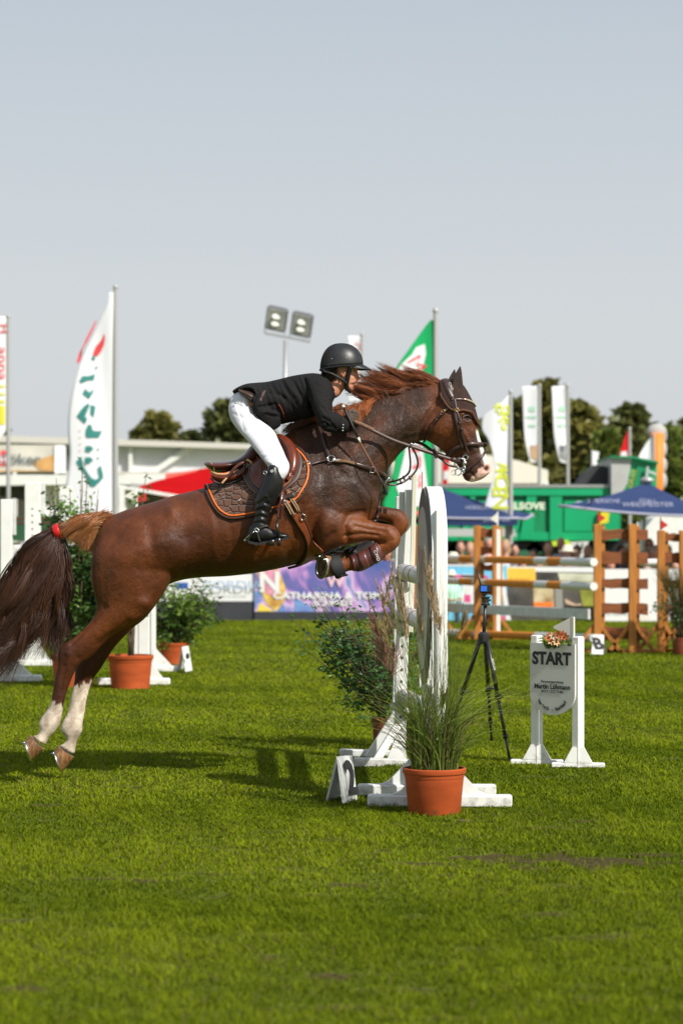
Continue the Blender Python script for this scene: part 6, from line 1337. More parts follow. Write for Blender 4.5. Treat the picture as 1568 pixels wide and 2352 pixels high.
ppl = [(1057,1257,45.5,'brown-haired spectator at the left end of the row right of the white wing',(.10,.09,.09),H(br_)),(1078,1260,45.2,'blonde spectator left of the orange wing with the hole strip',(.30,.22,.16),H(bl_,1)),
 (1122,1250,45.6,'grey-haired man in a white shirt seen through the orange wing',W_,H(gr2),None,1),(1159,1254,45.4,'long-haired blonde woman in white beside the hole strip',W_,H(bl_,1)),(1181,1264,46.2,'dark-haired spectator in black right of the blonde woman',(.02,.02,.02),H(dk,1)),
 (1258,1258,45.3,'brown-haired spectator with a yellow scarf left of the bald man',YE,H(br_,1)),(1287,1248,46.0,'bald ruddy man left of the big white sun hat',(.35,.36,.4),None,None,1),(1302,1268,44.8,'spectator under a wide white sun hat',(.3,.3,.32),H(br_),CR),
 (1323,1268,45.3,'dark-haired ruddy spectator right of the white sun hat',W_,H(dk)),(1349,1268,45.6,'blonde spectator just left of the wing behind board B',(.5,.35,.25),H(bl_)),(1224,1276,46.0,'dark-haired spectator low behind the top pole',(.07,.07,.09),H(dk)),
 (1268,1298,44.4,'spectator in a white cap low above the dark photo banner',(.6,.6,.62),H(br_),W_),(1236,1300,44.6,'spectator in dark red leaning low left of the white cap',(.25,.04,.04),H(gr2)),(1200,1299,44.3,'pale-haired child low above the yellow sign',(.5,.2,.2),H(bl_),None,0,.8),
 (1338,1298,44.4,'spectator in white low above the banner rail',W_,H(br_)),(1300,1302,44.3,'small spectator in grey low above the banner',(.4,.4,.42),H(gr2),None,2,.85),
 (1401,1300,44.6,'spectator in bright blue seen between the planks',BL,H(br_),None,1),(1427,1268,45.6,'ruddy spectator between the planks of the right wing',(.12,.1,.1),H(dk),None,1),(1441,1264,45.9,'spectator in a pale cap seen between the planks',(.4,.4,.4),H(br_),CR,2),
 (1489,1254,45.3,'spectator with sunglasses between the two right wings',(.03,.03,.035),H(br_),None,1,1.08,True),(1502,1270,44.9,'grey-haired spectator between the two right wings',(.4,.28,.25),H(gr2),None,1),(1531,1267,45.4,'ruddy spectator behind the rightmost orange wing',(.45,.42,.40),H(bl_),None,1),(1548,1302,44.4,'spectator low at the right edge above the white banner',(.2,.2,.22),H(br_)),
 (1040,1285,44.6,'straw-hatted spectator low beside the white wing',(.5,.45,.4),H(br_),CR),(888,1272,45.2,'ruddy spectator seen just right of the tucked foreleg',(.6,.3,.3),H(br_),None,1),(866,1290,44.8,'spectator in blue low behind the grass plumes',BL,H(bl_),None,1),
 (842,1279,45.0,'spectator in pink behind the tucked foreleg',(.65,.3,.3),H(br_,1),None,1),(735,1268,45.4,'spectator in peach seen under the horse\'s chest',(.6,.35,.25),H(br_),None,1),(705,1276,44.9,'spectator with dark hair seen under the girth',(.5,.28,.3),H(dk)),(902,1300,44.4,'spectator in white low left of the narrow wing',W_,H(gr2)),
 (98,1253,40.0,'spectator with a ruddy face between the two left white wings',(.35,.06,.05),H(br_),None,1),(182,1247,40.0,'spectator in red behind the tall columnar bush',(.5,.1,.08),H(br_),None,1),(206,1250,40.2,'spectator hidden behind bush and horse quarters',(.5,.3,.2),H(bl_),None,1)]
for a in ppl: spectator(*a[:4], shirt=a[4], hair=a[5], hat=(a[6] if len(a) > 6 else None), skin=(a[7] if len(a) > 7 else 0), scale=(a[8] if len(a) > 8 else 1), glasses=(a[9] if len(a) > 9 else False), turn=random.uniform(-.7, .7))
spectator(1036,1322,42.2,'person in a mint shirt and straw hat crouching before the blue banner',shirt=(.42,.72,.55),hair=None,hat=CR,scale=.74,turn=.5)
# ======================= BACKGROUND =======================
def cloth_f(seed, amp):
    r = np.random.default_rng(seed); ks = [(r.uniform(.035,.085), r.uniform(-.015,.015), r.uniform(0,6.28)) for _ in range(3)]
    return lambda X, Y: amp*sum(math.sin(X*a+Y*b+c) for a, b, c in ks)/2
def flag(X, D, ytop, ybot, edge, poleX, label, m, pw=.06, polebase=0, cat='flag', seed=1, amp=.045, yl=None, name='flag', group='tall flags around the arena'):
    """edge: free edge (X,Y) from top to bottom; the hoist runs down the pole"""
    t = thing(name, gz(P(poleX, HZ, D)), label, cat, group); zt = P(0, ytop, D).z; p = gz(P(poleX, HZ, D)); mb = MB(); mb.tube([p, p+Vector((0,0,zt*.5)), p+Vector((0,0,zt))], [pw, pw*.9, pw*.7], 12); mb.ellipsoid(p+Vector((0,0,zt)), (pw*.9,pw*.9,pw)); mb.build('pole', mat('grey_flagpole', (.42,.42,.41), .4, metal=.2), t, auto=50)
    f = cloth_f(seed, amp); e = cr(edge, 6); n = len(e); m_ = 14; vs = []; fs = []; y0, y1 = edge[0][1], edge[-1][1]
    for i, (ex, ey) in enumerate(e):
        hx = poleX-2 if ex < poleX else poleX+2; hy = y0+(y1-y0)*(i/(n-1)) if yl is None else np.interp(i/(n-1), [0, 1], yl)
        for j in range(m_+1):
            s = j/m_; x = hx*(1-s)+ex*s; y = hy*(1-s)+ey*s; vs.append(P(x, y, D+f(x, y)*min(1, s*3)))
    for i in range(n-1):
        for j in range(m_): a = i*(m_+1)+j; fs.append((a, a+1, a+m_+2, a+m_+1))
    mb = MB(); mb.add(vs, fs); o = mb.build('cloth', m, t, smooth=True); md = o.modifiers.new('s', 'SOLIDIFY'); md.thickness = .006; md.offset = 0
    bv = BVHTree.FromPolygons([tuple(v) for v in vs], fs)
    def lay(me_or_poly, nm, mm, sub_=True):
        if isinstance(me_or_poly, list):
            import bmesh
            bm = bmesh.new(); vv = [bm.verts.new(P(x, y, D)) for x, y in me_or_poly]; bm.faces.new(vv); bmesh.ops.triangulate(bm, faces=bm.faces); bmesh.ops.subdivide_edges(bm, edges=bm.edges, cuts=3, use_grid_fill=True); me = bpy.data.meshes.new(nm); bm.to_mesh(me); bm.free()
        else: me = me_or_poly
        v = getco(me)
        for k in range(len(v)):
            d = (Vector(v[k])-CAMP); h = bv.ray_cast(CAMP, d.normalized()); y = h[0].y if h[0] else D
            v[k] = tuple(CAMP+d*((y-.02)/d.y))
        setco(me, v); return link_mesh(nm, me, mm, o)
    def word(s, X_, Y_, size, mm, roll=R(-90), xs=1, bold=0):
        c = bpy.data.curves.new('t', 'FONT'); c.body = s; c.size = size; c.align_x = 'CENTER'; c.align_y = 'CENTER'; c.offset = bold; oo = bpy.data.objects.new('t', c); COL.objects.link(oo)
        me = bpy.data.meshes.new_from_object(oo.evaluated_get(bpy.context.evaluated_depsgraph_get())); bpy.data.objects.remove(oo); me.transform(Matrix.Diagonal((xs,1,1,1))); me.transform(facing(P(X_, Y_, D), 0, roll)); me.materials.clear(); return lay(me, 'lettering', mm)
    return t, lay, word
M_fw = mat('white_flag_cloth', (.86,.86,.90), .8, trans=.12, spec=.1); M_fg = mat('green_flag_cloth', (.02,.42,.14), .8, trans=.12, spec=.1)
M_teal = M('teal_print', (.03,.22,.20)); M_rp = M('red_print', (.72,.06,.07)); M_lime = M('lime_print', (.60,.66,.05)); M_gp = M('green_print', (.45,.72,.55))
t, lay, word = flag(0, 46, 660, 1190, [(251,672),(247,700),(228,738),(205,790),(184,840),(166,900),(158,950),(157,1000),(160,1040),(157,1080),(151,1120),(151,1150),(154,1185)], 266, 'tall white flag with teal blackletter writing and a red petal, at the left', M_fw, seed=3, yl=(672,1190), pw=.055)
def fz(x, y): return (137.8+x*.2197*1.0, 660.2+y*.2197)     # from the enlarged view
def Z(pts): return [fz(x, y) for x, y in pts]
lay(Z([(385,350),(375,345),(310,470),(275,540),(240,620),(205,680),(175,790),(200,790),(225,740),(222,680),(290,560),(340,460)]), 'red_petal', M_rp)
lay(Z([(467,475),(472,540),(462,600),(430,670),(395,715),(350,722),(352,680),(375,620),(420,570),(445,530)]), 'red_petal', M_rp)
for nm, pts in (('stroke',[(345,705),(370,745),(362,765),(330,750)]),('stroke',[(372,835),(398,815),(385,855),(366,850)]),('stroke',[(370,905),(355,970),(300,970),(225,1000),(205,975),(235,925),(300,925)]),('stroke',[(265,1055),(305,1095),(335,1085),(348,1050),(352,1095),(308,1165),(240,1110)]),
  ('stroke',[(300,1208),(312,1235),(290,1265),(240,1275),(222,1320),(250,1345),(290,1370),(265,1425),(240,1405),(178,1345),(215,1290),(255,1240)]),('stroke',[(325,1225),(375,1245),(355,1360),(320,1320),(335,1270)]),('stroke',[(300,1430),(345,1450),(305,1500),(430,1500),(445,1495),(410,1570),(285,1570),(268,1540),(275,1480)]),
  ('stroke',[(270,1660),(320,1655),(355,1685),(310,1725),(265,1715)]),('stroke',[(265,1775),(320,1775),(352,1805),(300,1845),(260,1835)]),('dot',[(385,1695),(402,1680),(415,1693),(400,1708)]),('dot',[(385,1782),(402,1772),(415,1785),(400,1800)]),
  ('stroke',[(225,1765),(232,1820),(250,1870),(290,1940),(330,1990),(365,2010),(415,1995),(430,1960),(400,1930),(395,1890),(430,1860),(452,1950),(455,1990),(420,2030),(360,2085),(320,2075),(290,2040),(270,1960),(205,1880),(172,1820)])):
    lay(Z(pts), nm, M_teal)
for y in (1490,1560,1630,1700): lay(Z([(200,y),(225,y),(225,y+10),(200,y+10)]), 'small_print', M('pink_small_print', (.80,.45,.42)))
t, lay, word = flag(0, 46, 714, 1300, [(990,733),(972,755),(940,800),(912,840),(905,860),(902,900),(905,960),(910,1020),(903,1080),(890,1130),(878,1165),(905,1185)], 1000, 'green flag with white panel and red lettering behind the horse\'s neck', M_fg, seed=5, yl=(740,1195), pw=.065)
lay([(975,790),(978,812),(968,860),(960,895),(945,885),(905,861),(922,836),(945,815),(955,798)], 'white_panel', M_fw); word('M', 955, 838, .42, M_rp, roll=R(-60)); lay([(951,828),(963,838),(962,852),(950,848)], 'green_mark', MATS['green_flag_cloth'])
lay([(935,1010),(968,1012),(975,1060),(985,1150),(985,1166),(925,1160),(910,1120),(925,1060)], 'white_panel', M_fw); word('markt', 957, 1085, .52, M('red_letters', (.78,.16,.16)), xs=1.5)
t, lay, word = flag(0, 47, 900, 1330, [(1166,908),(1140,935),(1110,955),(1105,985),(1120,1010),(1132,1050),(1136,1085),(1128,1110),(1117,1145),(1112,1163)], 1172, 'white flag lettered in lime green, right of the horse\'s head', M_fw, seed=8, yl=(910,1180), pw=.05)
for ch, x, y, s_, rl in (('V',1139,936,.18,-120),('E',1153,937,.30,-105),('R',1158,958,.28,-90),('G',1160,978,.2,-90),('C',1150,1107,.30,-88),('K',1150,1089,.26,-88),('A',1152,1072,.2,-88),('E',1146,1129,.33,-90),('N',1148,1152,.36,-90)): word(ch, x, y, s_*1.25, M_lime, roll=R(rl), bold=.008)
for k, (x0, x1, xb, lbl) in enumerate(((1198,1237,1216,'white rectangular flag, left one of the two before the tall tree'),(1266,1302,1283,'white rectangular flag, right one of the two before the tall tree'))):
    t, lay, word = flag(0, 62, 886, 1300, [(x0,888),(x0+3,960),(x0+5,1000),(x0+10,1030),(x0+17,1056),(x0+22,1062)], x1+1, lbl, M_fw, seed=12+k, yl=(886,1066), pw=.055, amp=.05)
    lay([(x0+18,1025),(x1-2,1022),(x1-2,1060),(x0+20,1050)], 'photo_print', M('tan_photo_print', (.55,.36,.22)) if k == 0 else M('grey_photo_print', (.30,.31,.30), noise=.6, nscale=4)); lay([(x0+20,1022),(x0+30,1026),(x0+28,1040),(x0+20,1036)], 'dark_print', M('dark_blot', (.12,.12,.16)))
    lay([(x0+16,933),(x0+30,933),(x0+30,945),(x0+16,945)], 'print', M_gp); lay([(x0+10,955),(x0+33,955),(x0+33,960),(x0+10,960)], 'print', M_gp); lay([(x0+14,975),(x0+32,975),(x0+32,980),(x0+14,980)], 'print', M_gp)
t, lay, word = flag(0, 52, 727, 1330, [(-30,727),(-31,850),(-30,1000),(-20,1040)], 20, 'white flag with red letters and yellow stripes at the left edge', M_fw, seed=15, yl=(727,985), pw=.05, amp=.03)
word('anna', 6, 880-45, .30, M_rp, xs=1.3); word('H', 9, 755, .3, M_rp); 
for a, b in ((885,890),(903,908),(919,926),(932,975)): lay([(-30,a),(12,a),(12,b),(-30,b)], 'stripe', M('yellow_stripe', (.66,.62,.04)))
t, lay, word = flag(0, 58, 768, 1330, [(799,772),(799,840),(798,900),(800,925)], 831, 'white flag with faint red marks behind the rider\'s helmet', M_fw, seed=18, yl=(772,925), pw=.05, amp=.03)
word('H', 824, 796, .3, M('faint_red', (.75,.4,.42))); word('o', 821, 858, .3, MATS['faint_red'])
t, lay, word = flag(0, 60, 985, 1330, [(1440,988),(1432,1010),(1424,1035),(1419,1052)], 1445, 'small red flag above the trailer\'s raised end', mat('red_flag_cloth', (.72,.02,.03), .8, trans=.1, spec=.1), seed=22, yl=(985,1060), pw=.05, amp=.04); lay([(1425,1038),(1438,1036),(1440,1050),(1424,1052)], 'print', M_fw)
t, lay, word = flag(0, 60, 1000, 1330, [(1497,1000),(1485,1015),(1470,1040),(1462,1058)], 1500, 'small white flag beside the orange column', M_fw, seed=24, yl=(1000,1075), pw=.04, amp=.04)
t, lay, word = flag(0, 64, 1036, 1330, [(1375,1038),(1372,1055),(1369,1072)], 1358, 'small white flag behind the trailer rim', M_fw, seed=25, yl=(1036,1068), pw=.03, amp=.03)
t, lay, word = flag(0, 60, 1050, 1330, [(1032,1055),(1030,1085),(1026,1112)], 1014, 'red and white flag behind the horse\'s lower jaw', MATS['red_flag_cloth'], seed=26, yl=(1050,1115), pw=.03, amp=.03); lay([(1018,1083),(1030,1080),(1028,1100),(1018,1102)], 'print', M_fw)
# inflatable-like orange column with grey discs
oc = thing('advertising_column', gz(P(1505,HZ,62)), 'orange column with grey discs behind the right parasol', 'column'); mb = MB(); mb.tube([P(1508,1300,62), P(1507,1100,62), P(1508,995,62)], [.13,.16,.17], 14); mb.build('column', M('orange_fabric', (.85,.22,.02), .6), oc, smooth=True)
for y in (1000,1032,1068,1104): mb = MB(); mb.ellipsoid(P(1517,y,62.2), (.16,.12,.24)); mb.build('disc', M('pale_grey_fabric', (.40,.39,.37), .7), oc, smooth=True)
mb = MB(); mb.ellipsoid(P(1507,992,62.1), (.26,.14,.22)); mb.build('cap', MATS['pale_grey_fabric'], oc, smooth=True)
# floodlight mast
fm = thing('floodlight_mast', gz(P(654,HZ,50)), 'grey mast with two square floodlights above the rider', 'floodlight'); mb = MB(); mb.tube([gz(P(652,HZ,50)), P(654,1000,50), P(656,782,50)], [.07,.055,.045], 12); mb.build('pole', mat('galvanised', (.40,.41,.42), .45, metal=.5), fm, smooth=True)
mb = MB(); mb.beam(P(609,765,50), P(706,783,50), .05, .05); mb.build('crossarm', MATS['galvanised'], fm)
for (cx, cy, tx) in ((636,734,0),(694,747,8)):
    c = P(cx-1, cy-2, 50); Mr = Matrix.Rotation(R(9), 3, 'Y') @ Matrix.Rotation(R(20), 3, 'X') @ Matrix.Rotation(R(-12), 3, 'Z'); mb = MB(); mb.bbox(c, (.44,.15,.50), .03, Mr); hd_ = mb.build('lamp_housing', M('dark_housing', (.12,.12,.13), .5), fm)
    mb = MB(); mb.bbox(c+Mr @ Vector((0,-.078,0)), (.385,.012,.43), .004, Mr); mb.build('lens', mat('lamp_glass', (.42,.42,.40), .5, noise=.25, nscale=5), hd_)
    for dz in (.07, -.08): mb = MB(); mb.ellipsoid(c+Mr @ Vector((.02,-.09,dz)), (.10,.01,.06), 14, 8); mb.build('reflector', M('reflector_glow', (.85,.83,.75), .3, emit=.25), hd_, smooth=True)  # faint glow stands in for sky reflected in the lamps
    mb = MB(); mb.tube([c+Mr @ Vector((-.2,0,-.1)), c+Mr @ Vector((-.22,.0,-.34)), c+Mr @ Vector((.22,.0,-.34)), c+Mr @ Vector((.2,0,-.1))], .015, 6); mb.build('bracket', MATS['galvanised'], fm)
# green tipper trailer
M_tg = mat('green_trailer_paint', (.0,.33,.13), .45, noise=.1, nscale=1.2, spec=.5); M_td = mat('green_recess_shade', (.0,.22,.085), .5)  # second green is a darker copy that paints shade into the recesses
tr = thing('tipper_trailer', gz(P(1250,HZ,52)), 'big green steel tipper trailer with raised grey and green front, behind the crowd', 'trailer'); DT = 52
def slab(nm, pts, d0, d1, m, par=tr): mb = MB(); mb.prism([P(x, y, d0) for x, y in pts], d1-d0); return mb.build(nm, m, par)
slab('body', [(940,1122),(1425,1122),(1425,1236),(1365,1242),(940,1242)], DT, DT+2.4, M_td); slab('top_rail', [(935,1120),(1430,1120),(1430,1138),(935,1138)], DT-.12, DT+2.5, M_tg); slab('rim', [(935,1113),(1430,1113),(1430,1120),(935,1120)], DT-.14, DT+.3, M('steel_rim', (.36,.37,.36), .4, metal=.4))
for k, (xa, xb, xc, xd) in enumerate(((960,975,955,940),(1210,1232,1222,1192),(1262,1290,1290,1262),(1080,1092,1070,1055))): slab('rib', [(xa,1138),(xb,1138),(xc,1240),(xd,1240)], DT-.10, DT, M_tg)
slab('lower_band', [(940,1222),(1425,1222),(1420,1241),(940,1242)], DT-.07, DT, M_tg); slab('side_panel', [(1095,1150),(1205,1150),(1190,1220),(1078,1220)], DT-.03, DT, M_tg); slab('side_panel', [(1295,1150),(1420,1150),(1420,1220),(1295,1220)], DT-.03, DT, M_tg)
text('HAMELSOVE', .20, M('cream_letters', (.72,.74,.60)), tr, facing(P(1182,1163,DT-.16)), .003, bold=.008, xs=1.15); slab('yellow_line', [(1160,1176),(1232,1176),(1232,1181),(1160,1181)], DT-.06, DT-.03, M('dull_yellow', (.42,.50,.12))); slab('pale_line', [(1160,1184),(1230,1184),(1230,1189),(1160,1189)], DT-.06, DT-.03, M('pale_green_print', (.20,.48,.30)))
slab('bulkhead_grey', [(1403,1050),(1450,1052),(1440,1110),(1420,1145),(1403,1145)], DT-.3, DT+2.3, M('grey_steel', (.42,.42,.41), .5, noise=.1, nscale=3)); slab('bulkhead_green', [(1451,1051),(1508,1062),(1506,1145),(1425,1145),(1437,1115)], DT-.25, DT+2.3, M_tg); slab('bulkhead_recess_shade', [(1462,1068),(1500,1074),(1498,1140),(1450,1140)], DT-.3, DT-.26, M_td); slab('top_edge', [(1400,1047),(1452,1048),(1512,1060),(1512,1065),(1452,1053),(1400,1051)], DT-.4, DT+2.4, M_td)
mb = MB(); mb.beam(P(1486,1072,DT-.4), P(1482,1118,DT-.4), .05, .05); mb.beam(P(1486,1082,DT-.4), P(1506,1090,DT-.4), .05, .05); mb.build('ladder', M('grey_bar', (.45,.5,.48)), tr); text('AGRAR', .16, M('ochre_letters', (.45,.40,.05)), tr, facing(P(1450,1105,DT-.33), 0, R(75)), .002)
slab('tarp', [(1325,1112),(1345,1085),(1368,1068),(1395,1072),(1404,1085),(1403,1112)], DT+.3, DT+1.5, M('black_tarp', (.03,.03,.032), .7)); slab('chassis', [(940,1242),(1440,1240),(1440,1266),(940,1266)], DT+.3, DT+2, M('black_chassis', (.012,.012,.013), .6)); 
for X in (1010,1075,1200,1255,1430): mb = MB(); c = P(X, 1290, DT+.1); mb.tube([c, c+Vector((0,.5,0))], .52, 28); w_ = mb.build('wheel', M_black, tr, auto=40); mb = MB(); mb.tube([c-Vector((0,.02,0)), c+Vector((0,.1,0))], .26, 20); mb.build('rim', M('green_rim', (.03,.12,.06)), w_, auto=40)
slab('mudguard', [(1262,1244),(1300,1240),(1330,1254),(1325,1262),(1290,1250),(1266,1256)], DT-.2, DT+.2, M('lime_plastic', (.50,.66,.04))); slab('side_guard', [(960,1214),(1180,1214),(1186,1232),(960,1232)], DT-1.2, DT-1.15, M('pale_plastic', (.45,.47,.46))); slab('yellow_reflector', [(1380,1168),(1400,1165),(1396,1200),(1376,1205)], DT-.2, DT-.12, M('yellow_paint', (.70,.58,.02)))
slab('white_chevron', [(1308,1245),(1352,1243),(1334,1290),(1326,1290)], DT-.5, DT-.45, M_wgrey); text('U', .22, M_ink, tr, facing(P(1331,1256,DT-.52)), .002)
# parasols
M_nav = mat('navy_canvas', (.036,.055,.135), .9, noise=.12, nscale=1.5, spec=.05); M_nedge = M('pale_piping', (.38,.38,.48), .7)
def parasol(apX, apY, rim, D, label, poleX, logos, dep=2.6):
    ap_ = P(apX, apY, D+dep/2); t = thing('parasol', gz(ap_), label, 'parasol', 'navy parasols'); z = lambda Y: P(0, Y, D).z
    (xl, yl_), (xr, yr) = rim; c = [P(xl, yl_, D+dep*.15), P(xr, yr, D), Vector((P(xr, yr, D).x+.5, D+dep, z(yr)+.1)), Vector((P(xl, yl_, D).x+.6, D+dep, z(yl_)+.1))]
    mb = MB(); vs = [ap_]; 
    N_ = 10; ringp = []
    for i in range(4):
        a, b = c[i], c[(i+1) % 4]
        for j in range(N_): f = j/N_; p = a.lerp(b, f); p.z += .05*math.sin(math.pi*f)*-1; ringp.append(p)
    n = len(ringp); rows = 7; vs = []
    for k in range(1, rows+1):
        s = k/rows
        for p in ringp: q = ap_.lerp(p, s); q.z -= .16*math.sin(math.pi*s)*.35; vs.append(q)
    vs.append(ap_); fs = [(n*rows, (j+1) % n, j) for j in range(n)]
    for k in range(rows-1):
        for j in range(n): fs.append((k*n+j, k*n+(j+1) % n, (k+1)*n+(j+1) % n, (k+1)*n+j))
    mb.add(vs, fs); o = mb.build('canopy', M_nav, t, auto=20); md = o.modifiers.new('s', 'SOLIDIFY'); md.thickness = .01
    mb = MB(); mb.tube(ringp+[ringp[0]], .028, 6); mb.build('edge_piping', M_nedge, o, smooth=True)
    mb = MB(); pz = P(poleX, 1245, D+dep/2); mb.tube([gz(pz), Vector((pz.x, pz.y, ap_.z))], .035, 12); mb.ellipsoid(ap_+Vector((0,0,.04)), (.13,.13,.07)); mb.build('pole', M('pale_aluminium', (.45,.45,.44), .4, metal=.4), t, auto=50)
    mb = MB()
    for q in c: mb.beam(ap_-Vector((0,0,.25)), q-Vector((0,0,.03)), .03, .03)
    mb.build('rib', MATS['galvanised'], t)
    bv = BVHTree.FromPolygons([tuple(v) for v in vs], fs)
    for (s, X, Y, size, xs) in logos:
        cu = bpy.data.curves.new('t', 'FONT'); cu.body = s; cu.size = size; cu.align_x = 'CENTER'; cu.align_y = 'CENTER'; oo = bpy.data.objects.new('t', cu); COL.objects.link(oo); me = bpy.data.meshes.new_from_object(oo.evaluated_get(bpy.context.evaluated_depsgraph_get())); bpy.data.objects.remove(oo); me.transform(Matrix.Diagonal((xs,1,1,1))); me.transform(facing(P(X, Y, D))); me.materials.clear(); v = getco(me)
        for k in range(len(v)):
            d = Vector(v[k])-CAMP; h = bv.ray_cast(CAMP, d.normalized()); 
            if h[0]: v[k] = tuple(CAMP+d*((h[0].y-.03)/d.y))
        setco(me, v); link_mesh('lettering', me, M('parasol_print', (.34,.36,.48)), o)
    return t, ringp
t, rp = parasol(990,1112,((870,1178),(1188,1190)),46,'navy parasol left, its lettered valance hanging over the crowd',1163,[('HORSEBOX',1100,1166,.10,1.0)])
mb = MB(); n = len(rp)
for i in range(10):
    a, b = rp[i], rp[i+1]; 
    dz0 = .14; mb.add([a, b, b-Vector((0,0,dz0)), a-Vector((0,0,dz0))], [(0,1,2,3)])
o = mb.build('valance', M_nav, t); md = o.modifiers.new('s', 'SOLIDIFY'); md.thickness = .01
text('DALLMER', .12, MATS['parasol_print'], o, facing(P(1140,1193,45.85)), .001)
parasol(1485,1108,((1284,1161),(1640,1186)),44,'navy parasol right, with three white emblems on its canopy',1478,[('SIMERSCHE',1385,1151,.10,1.2),('WEIDMEISTER',1487,1159,.115,1.3),('STALL',1487,1151,.10,1.2),('SIM',1580,1162,.12,1)])
# white marquee behind the trailer
mq = thing('marquee', gz(P(1150,HZ,66)), 'cream white marquee roof behind the horse\'s head and trailer', 'tent'); mb = MB(); mb.prism([P(900,1060,66), P(1000,1040,66), P(1090,1040,66), P(1190,1058,66), P(1258,1080,66), P(1258,1110,66), P(900,1110,66)], 5); mb.build('roof', mat('cream_tent_canvas', (.72,.70,.60), .7), mq)
for x in (905,1080,1240,1254): mb = MB(); mb.beam(gz(P(x,HZ,66)), P(x,1110,66), .12, .12); mb.build('leg', M_white, mq)
dk_ = thing('market_stall', gz(P(1090,HZ,64)), 'dim stall with orange goods under the cream marquee', 'stall'); mb = MB(); mb.prism([P(920,1110,64), P(1225,1110,64), P(1225,1125,64), P(920,1125,64)], 2); mb.build('counter', M('dim_brown', (.16,.09,.05), noise=.6, nscale=2), dk_)
# left: pavilion, kiosk, signboard
M_wall = mat('white_cladding', (.64,.65,.66), .55, noise=.06, nscale=1); M_beam = mat('cream_steel', (.60,.57,.52), .5)
hall = thing('pavilion', gz(P(300,HZ,80)), 'long white hall with cream roof edge and diagonal white braces at the left', 'hall'); DH = 80
def hs(nm, pts, d0, d1, m, par=hall): mb = MB(); mb.prism([P(x, y, d0) for x, y in pts], d1-d0); return mb.build(nm, m, par)
hs('wall', [(-60,1012),(600,1032),(760,1035),(760,1085),(-60,1085)], DH, DH+12, M_wall); hs('roof_edge', [(-60,998),(600,1020),(760,1024),(760,1034),(600,1032),(-60,1014)], DH-.5, DH+12.5, M_beam); hs('lower_beam', [(150,1082),(760,1087),(760,1094),(150,1090)], DH-.4, DH, M_beam)
for x in (30,296): hs('column', [(x,1012),(x+8,1012),(x+8,1245),(x,1245)], DH-.3, DH, M_white)
hs('diagonal_brace', [(340,1085),(358,1087),(448,1028),(428,1026)], DH-.25, DH, M_white); hs('diagonal_brace', [(520,1028),(555,1028),(690,1070),(690,1085)], DH-.25, DH, M_white); hs('gap_shade', [(20,1022),(165,1024),(165,1084),(20,1084)], DH-.2, DH-.05, M('painted_gap_shade', (.08,.08,.09), .3))  # the dark sheet on the wall is painted shade of a gap
hs('wall_below', [(-60,1094),(760,1094),(760,1245),(-60,1245)], DH+1, DH+11, M('brown_wall', (.25,.2,.17), noise=.4, nscale=.5))
kio = thing('kiosk', gz(P(180,HZ,56)), 'white sales kiosk with rounded windows and a wide fascia, behind the left wings', 'kiosk'); DK = 56
def ks(nm, pts, d0, d1, m): return hs(nm, pts, d0, d1, m, kio)
ks('fascia', [(-60,1092),(60,1090),(420,1092),(420,1112),(64,1114),(-60,1116)], DK-.4, DK+4, M_white); ks('front', [(66,1114),(290,1114),(290,1190),(66,1190)], DK, DK+3.5, M_white); ks('base', [(66,1190),(290,1190),(290,1300),(66,1300)], DK+.3, DK+3.4, M_wgrey)
ks('pillar', [(96,1180),(166,1180),(166,1420),(96,1420)], DK-.2, DK, M_white); ks('pillar', [(-60,1116),(-8,1116),(-8,1420),(-60,1420)], DK-.2, DK, M_white); ks('dark_opening', [(0,1118),(62,1118),(62,1150),(0,1140)], DK+.5, DK+1, M('dim_interior', (.07,.06,.055), noise=.5, nscale=2)); ks('red_line', [(119,1120),(121,1120),(121,1165),(119,1165)], DK-.02, DK-.005, M('pale_red_line', (.6,.3,.25))); ks('red_line', [(124,1125),(250,1125),(250,1127),(124,1127)], DK-.02, DK-.005, M('beige_line', (.6,.5,.45)))
mb = MB(); mb.ellipsoid(P(250,1155,DK-.02), (.2,.02,.06)); mb.build('emblem', M('grey_emblem', (.3,.29,.27)), kio, smooth=True)
sb = thing('signboard', gz(P(60,HZ,58)), 'landscape signboard with a red arch and dark script on the kiosk roof', 'signboard'); 
def sk(nm, pts, d0, d1, m): return hs(nm, pts, d0, d1, m, sb)
sk('panel', [(-60,1022),(126,1022),(126,1083),(-60,1083)], 57.8, 58, M('pale_landscape_print', (.52,.50,.42), noise=.25, nscale=1)); sk('side', [(126,1022),(146,1022),(146,1086),(126,1086)], 57.75, 58.3, M_white); sk('field', [(70,1062),(126,1044),(126,1083),(90,1078)], 57.78, 57.8, M('wheat_print', (.50,.28,.09), noise=.3, nscale=3)); sk('field', [(-60,1078),(126,1082),(126,1083),(-60,1083)], 57.78, 57.8, MATS['wheat_print'])
mb = MB(); mb.prism([P(9+9*math.cos(a), 1046-12*math.sin(a), 57.77) for a in np.linspace(0, math.pi, 12)]+[P(0,1070,57.77), P(18,1070,57.77)], .02); mb.build('red_arch', M_rp, sb); text('Söker', .36, M('slate_script', (.12,.15,.15)), sb, facing(P(48,1056,57.76)), .003, bold=.004, xs=1.1); text('H', .26, M_fw, sb, facing(P(9,1056,57.75)), .003)
mb = MB(); mb.beam(gz(P(20,HZ,58)), P(20,1083,58), .1, .1); mb.beam(gz(P(130,HZ,58)), P(130,1083,58), .1, .1); mb.build('support', M_white, sb)
rc = thing('canopy', gz(P(400,HZ,50)), 'bright red awning on a white frame behind the horse\'s back', 'awning'); DR = 50
def rs(nm, pts, d0, d1, m): return hs(nm, pts, d0, d1, m, rc)
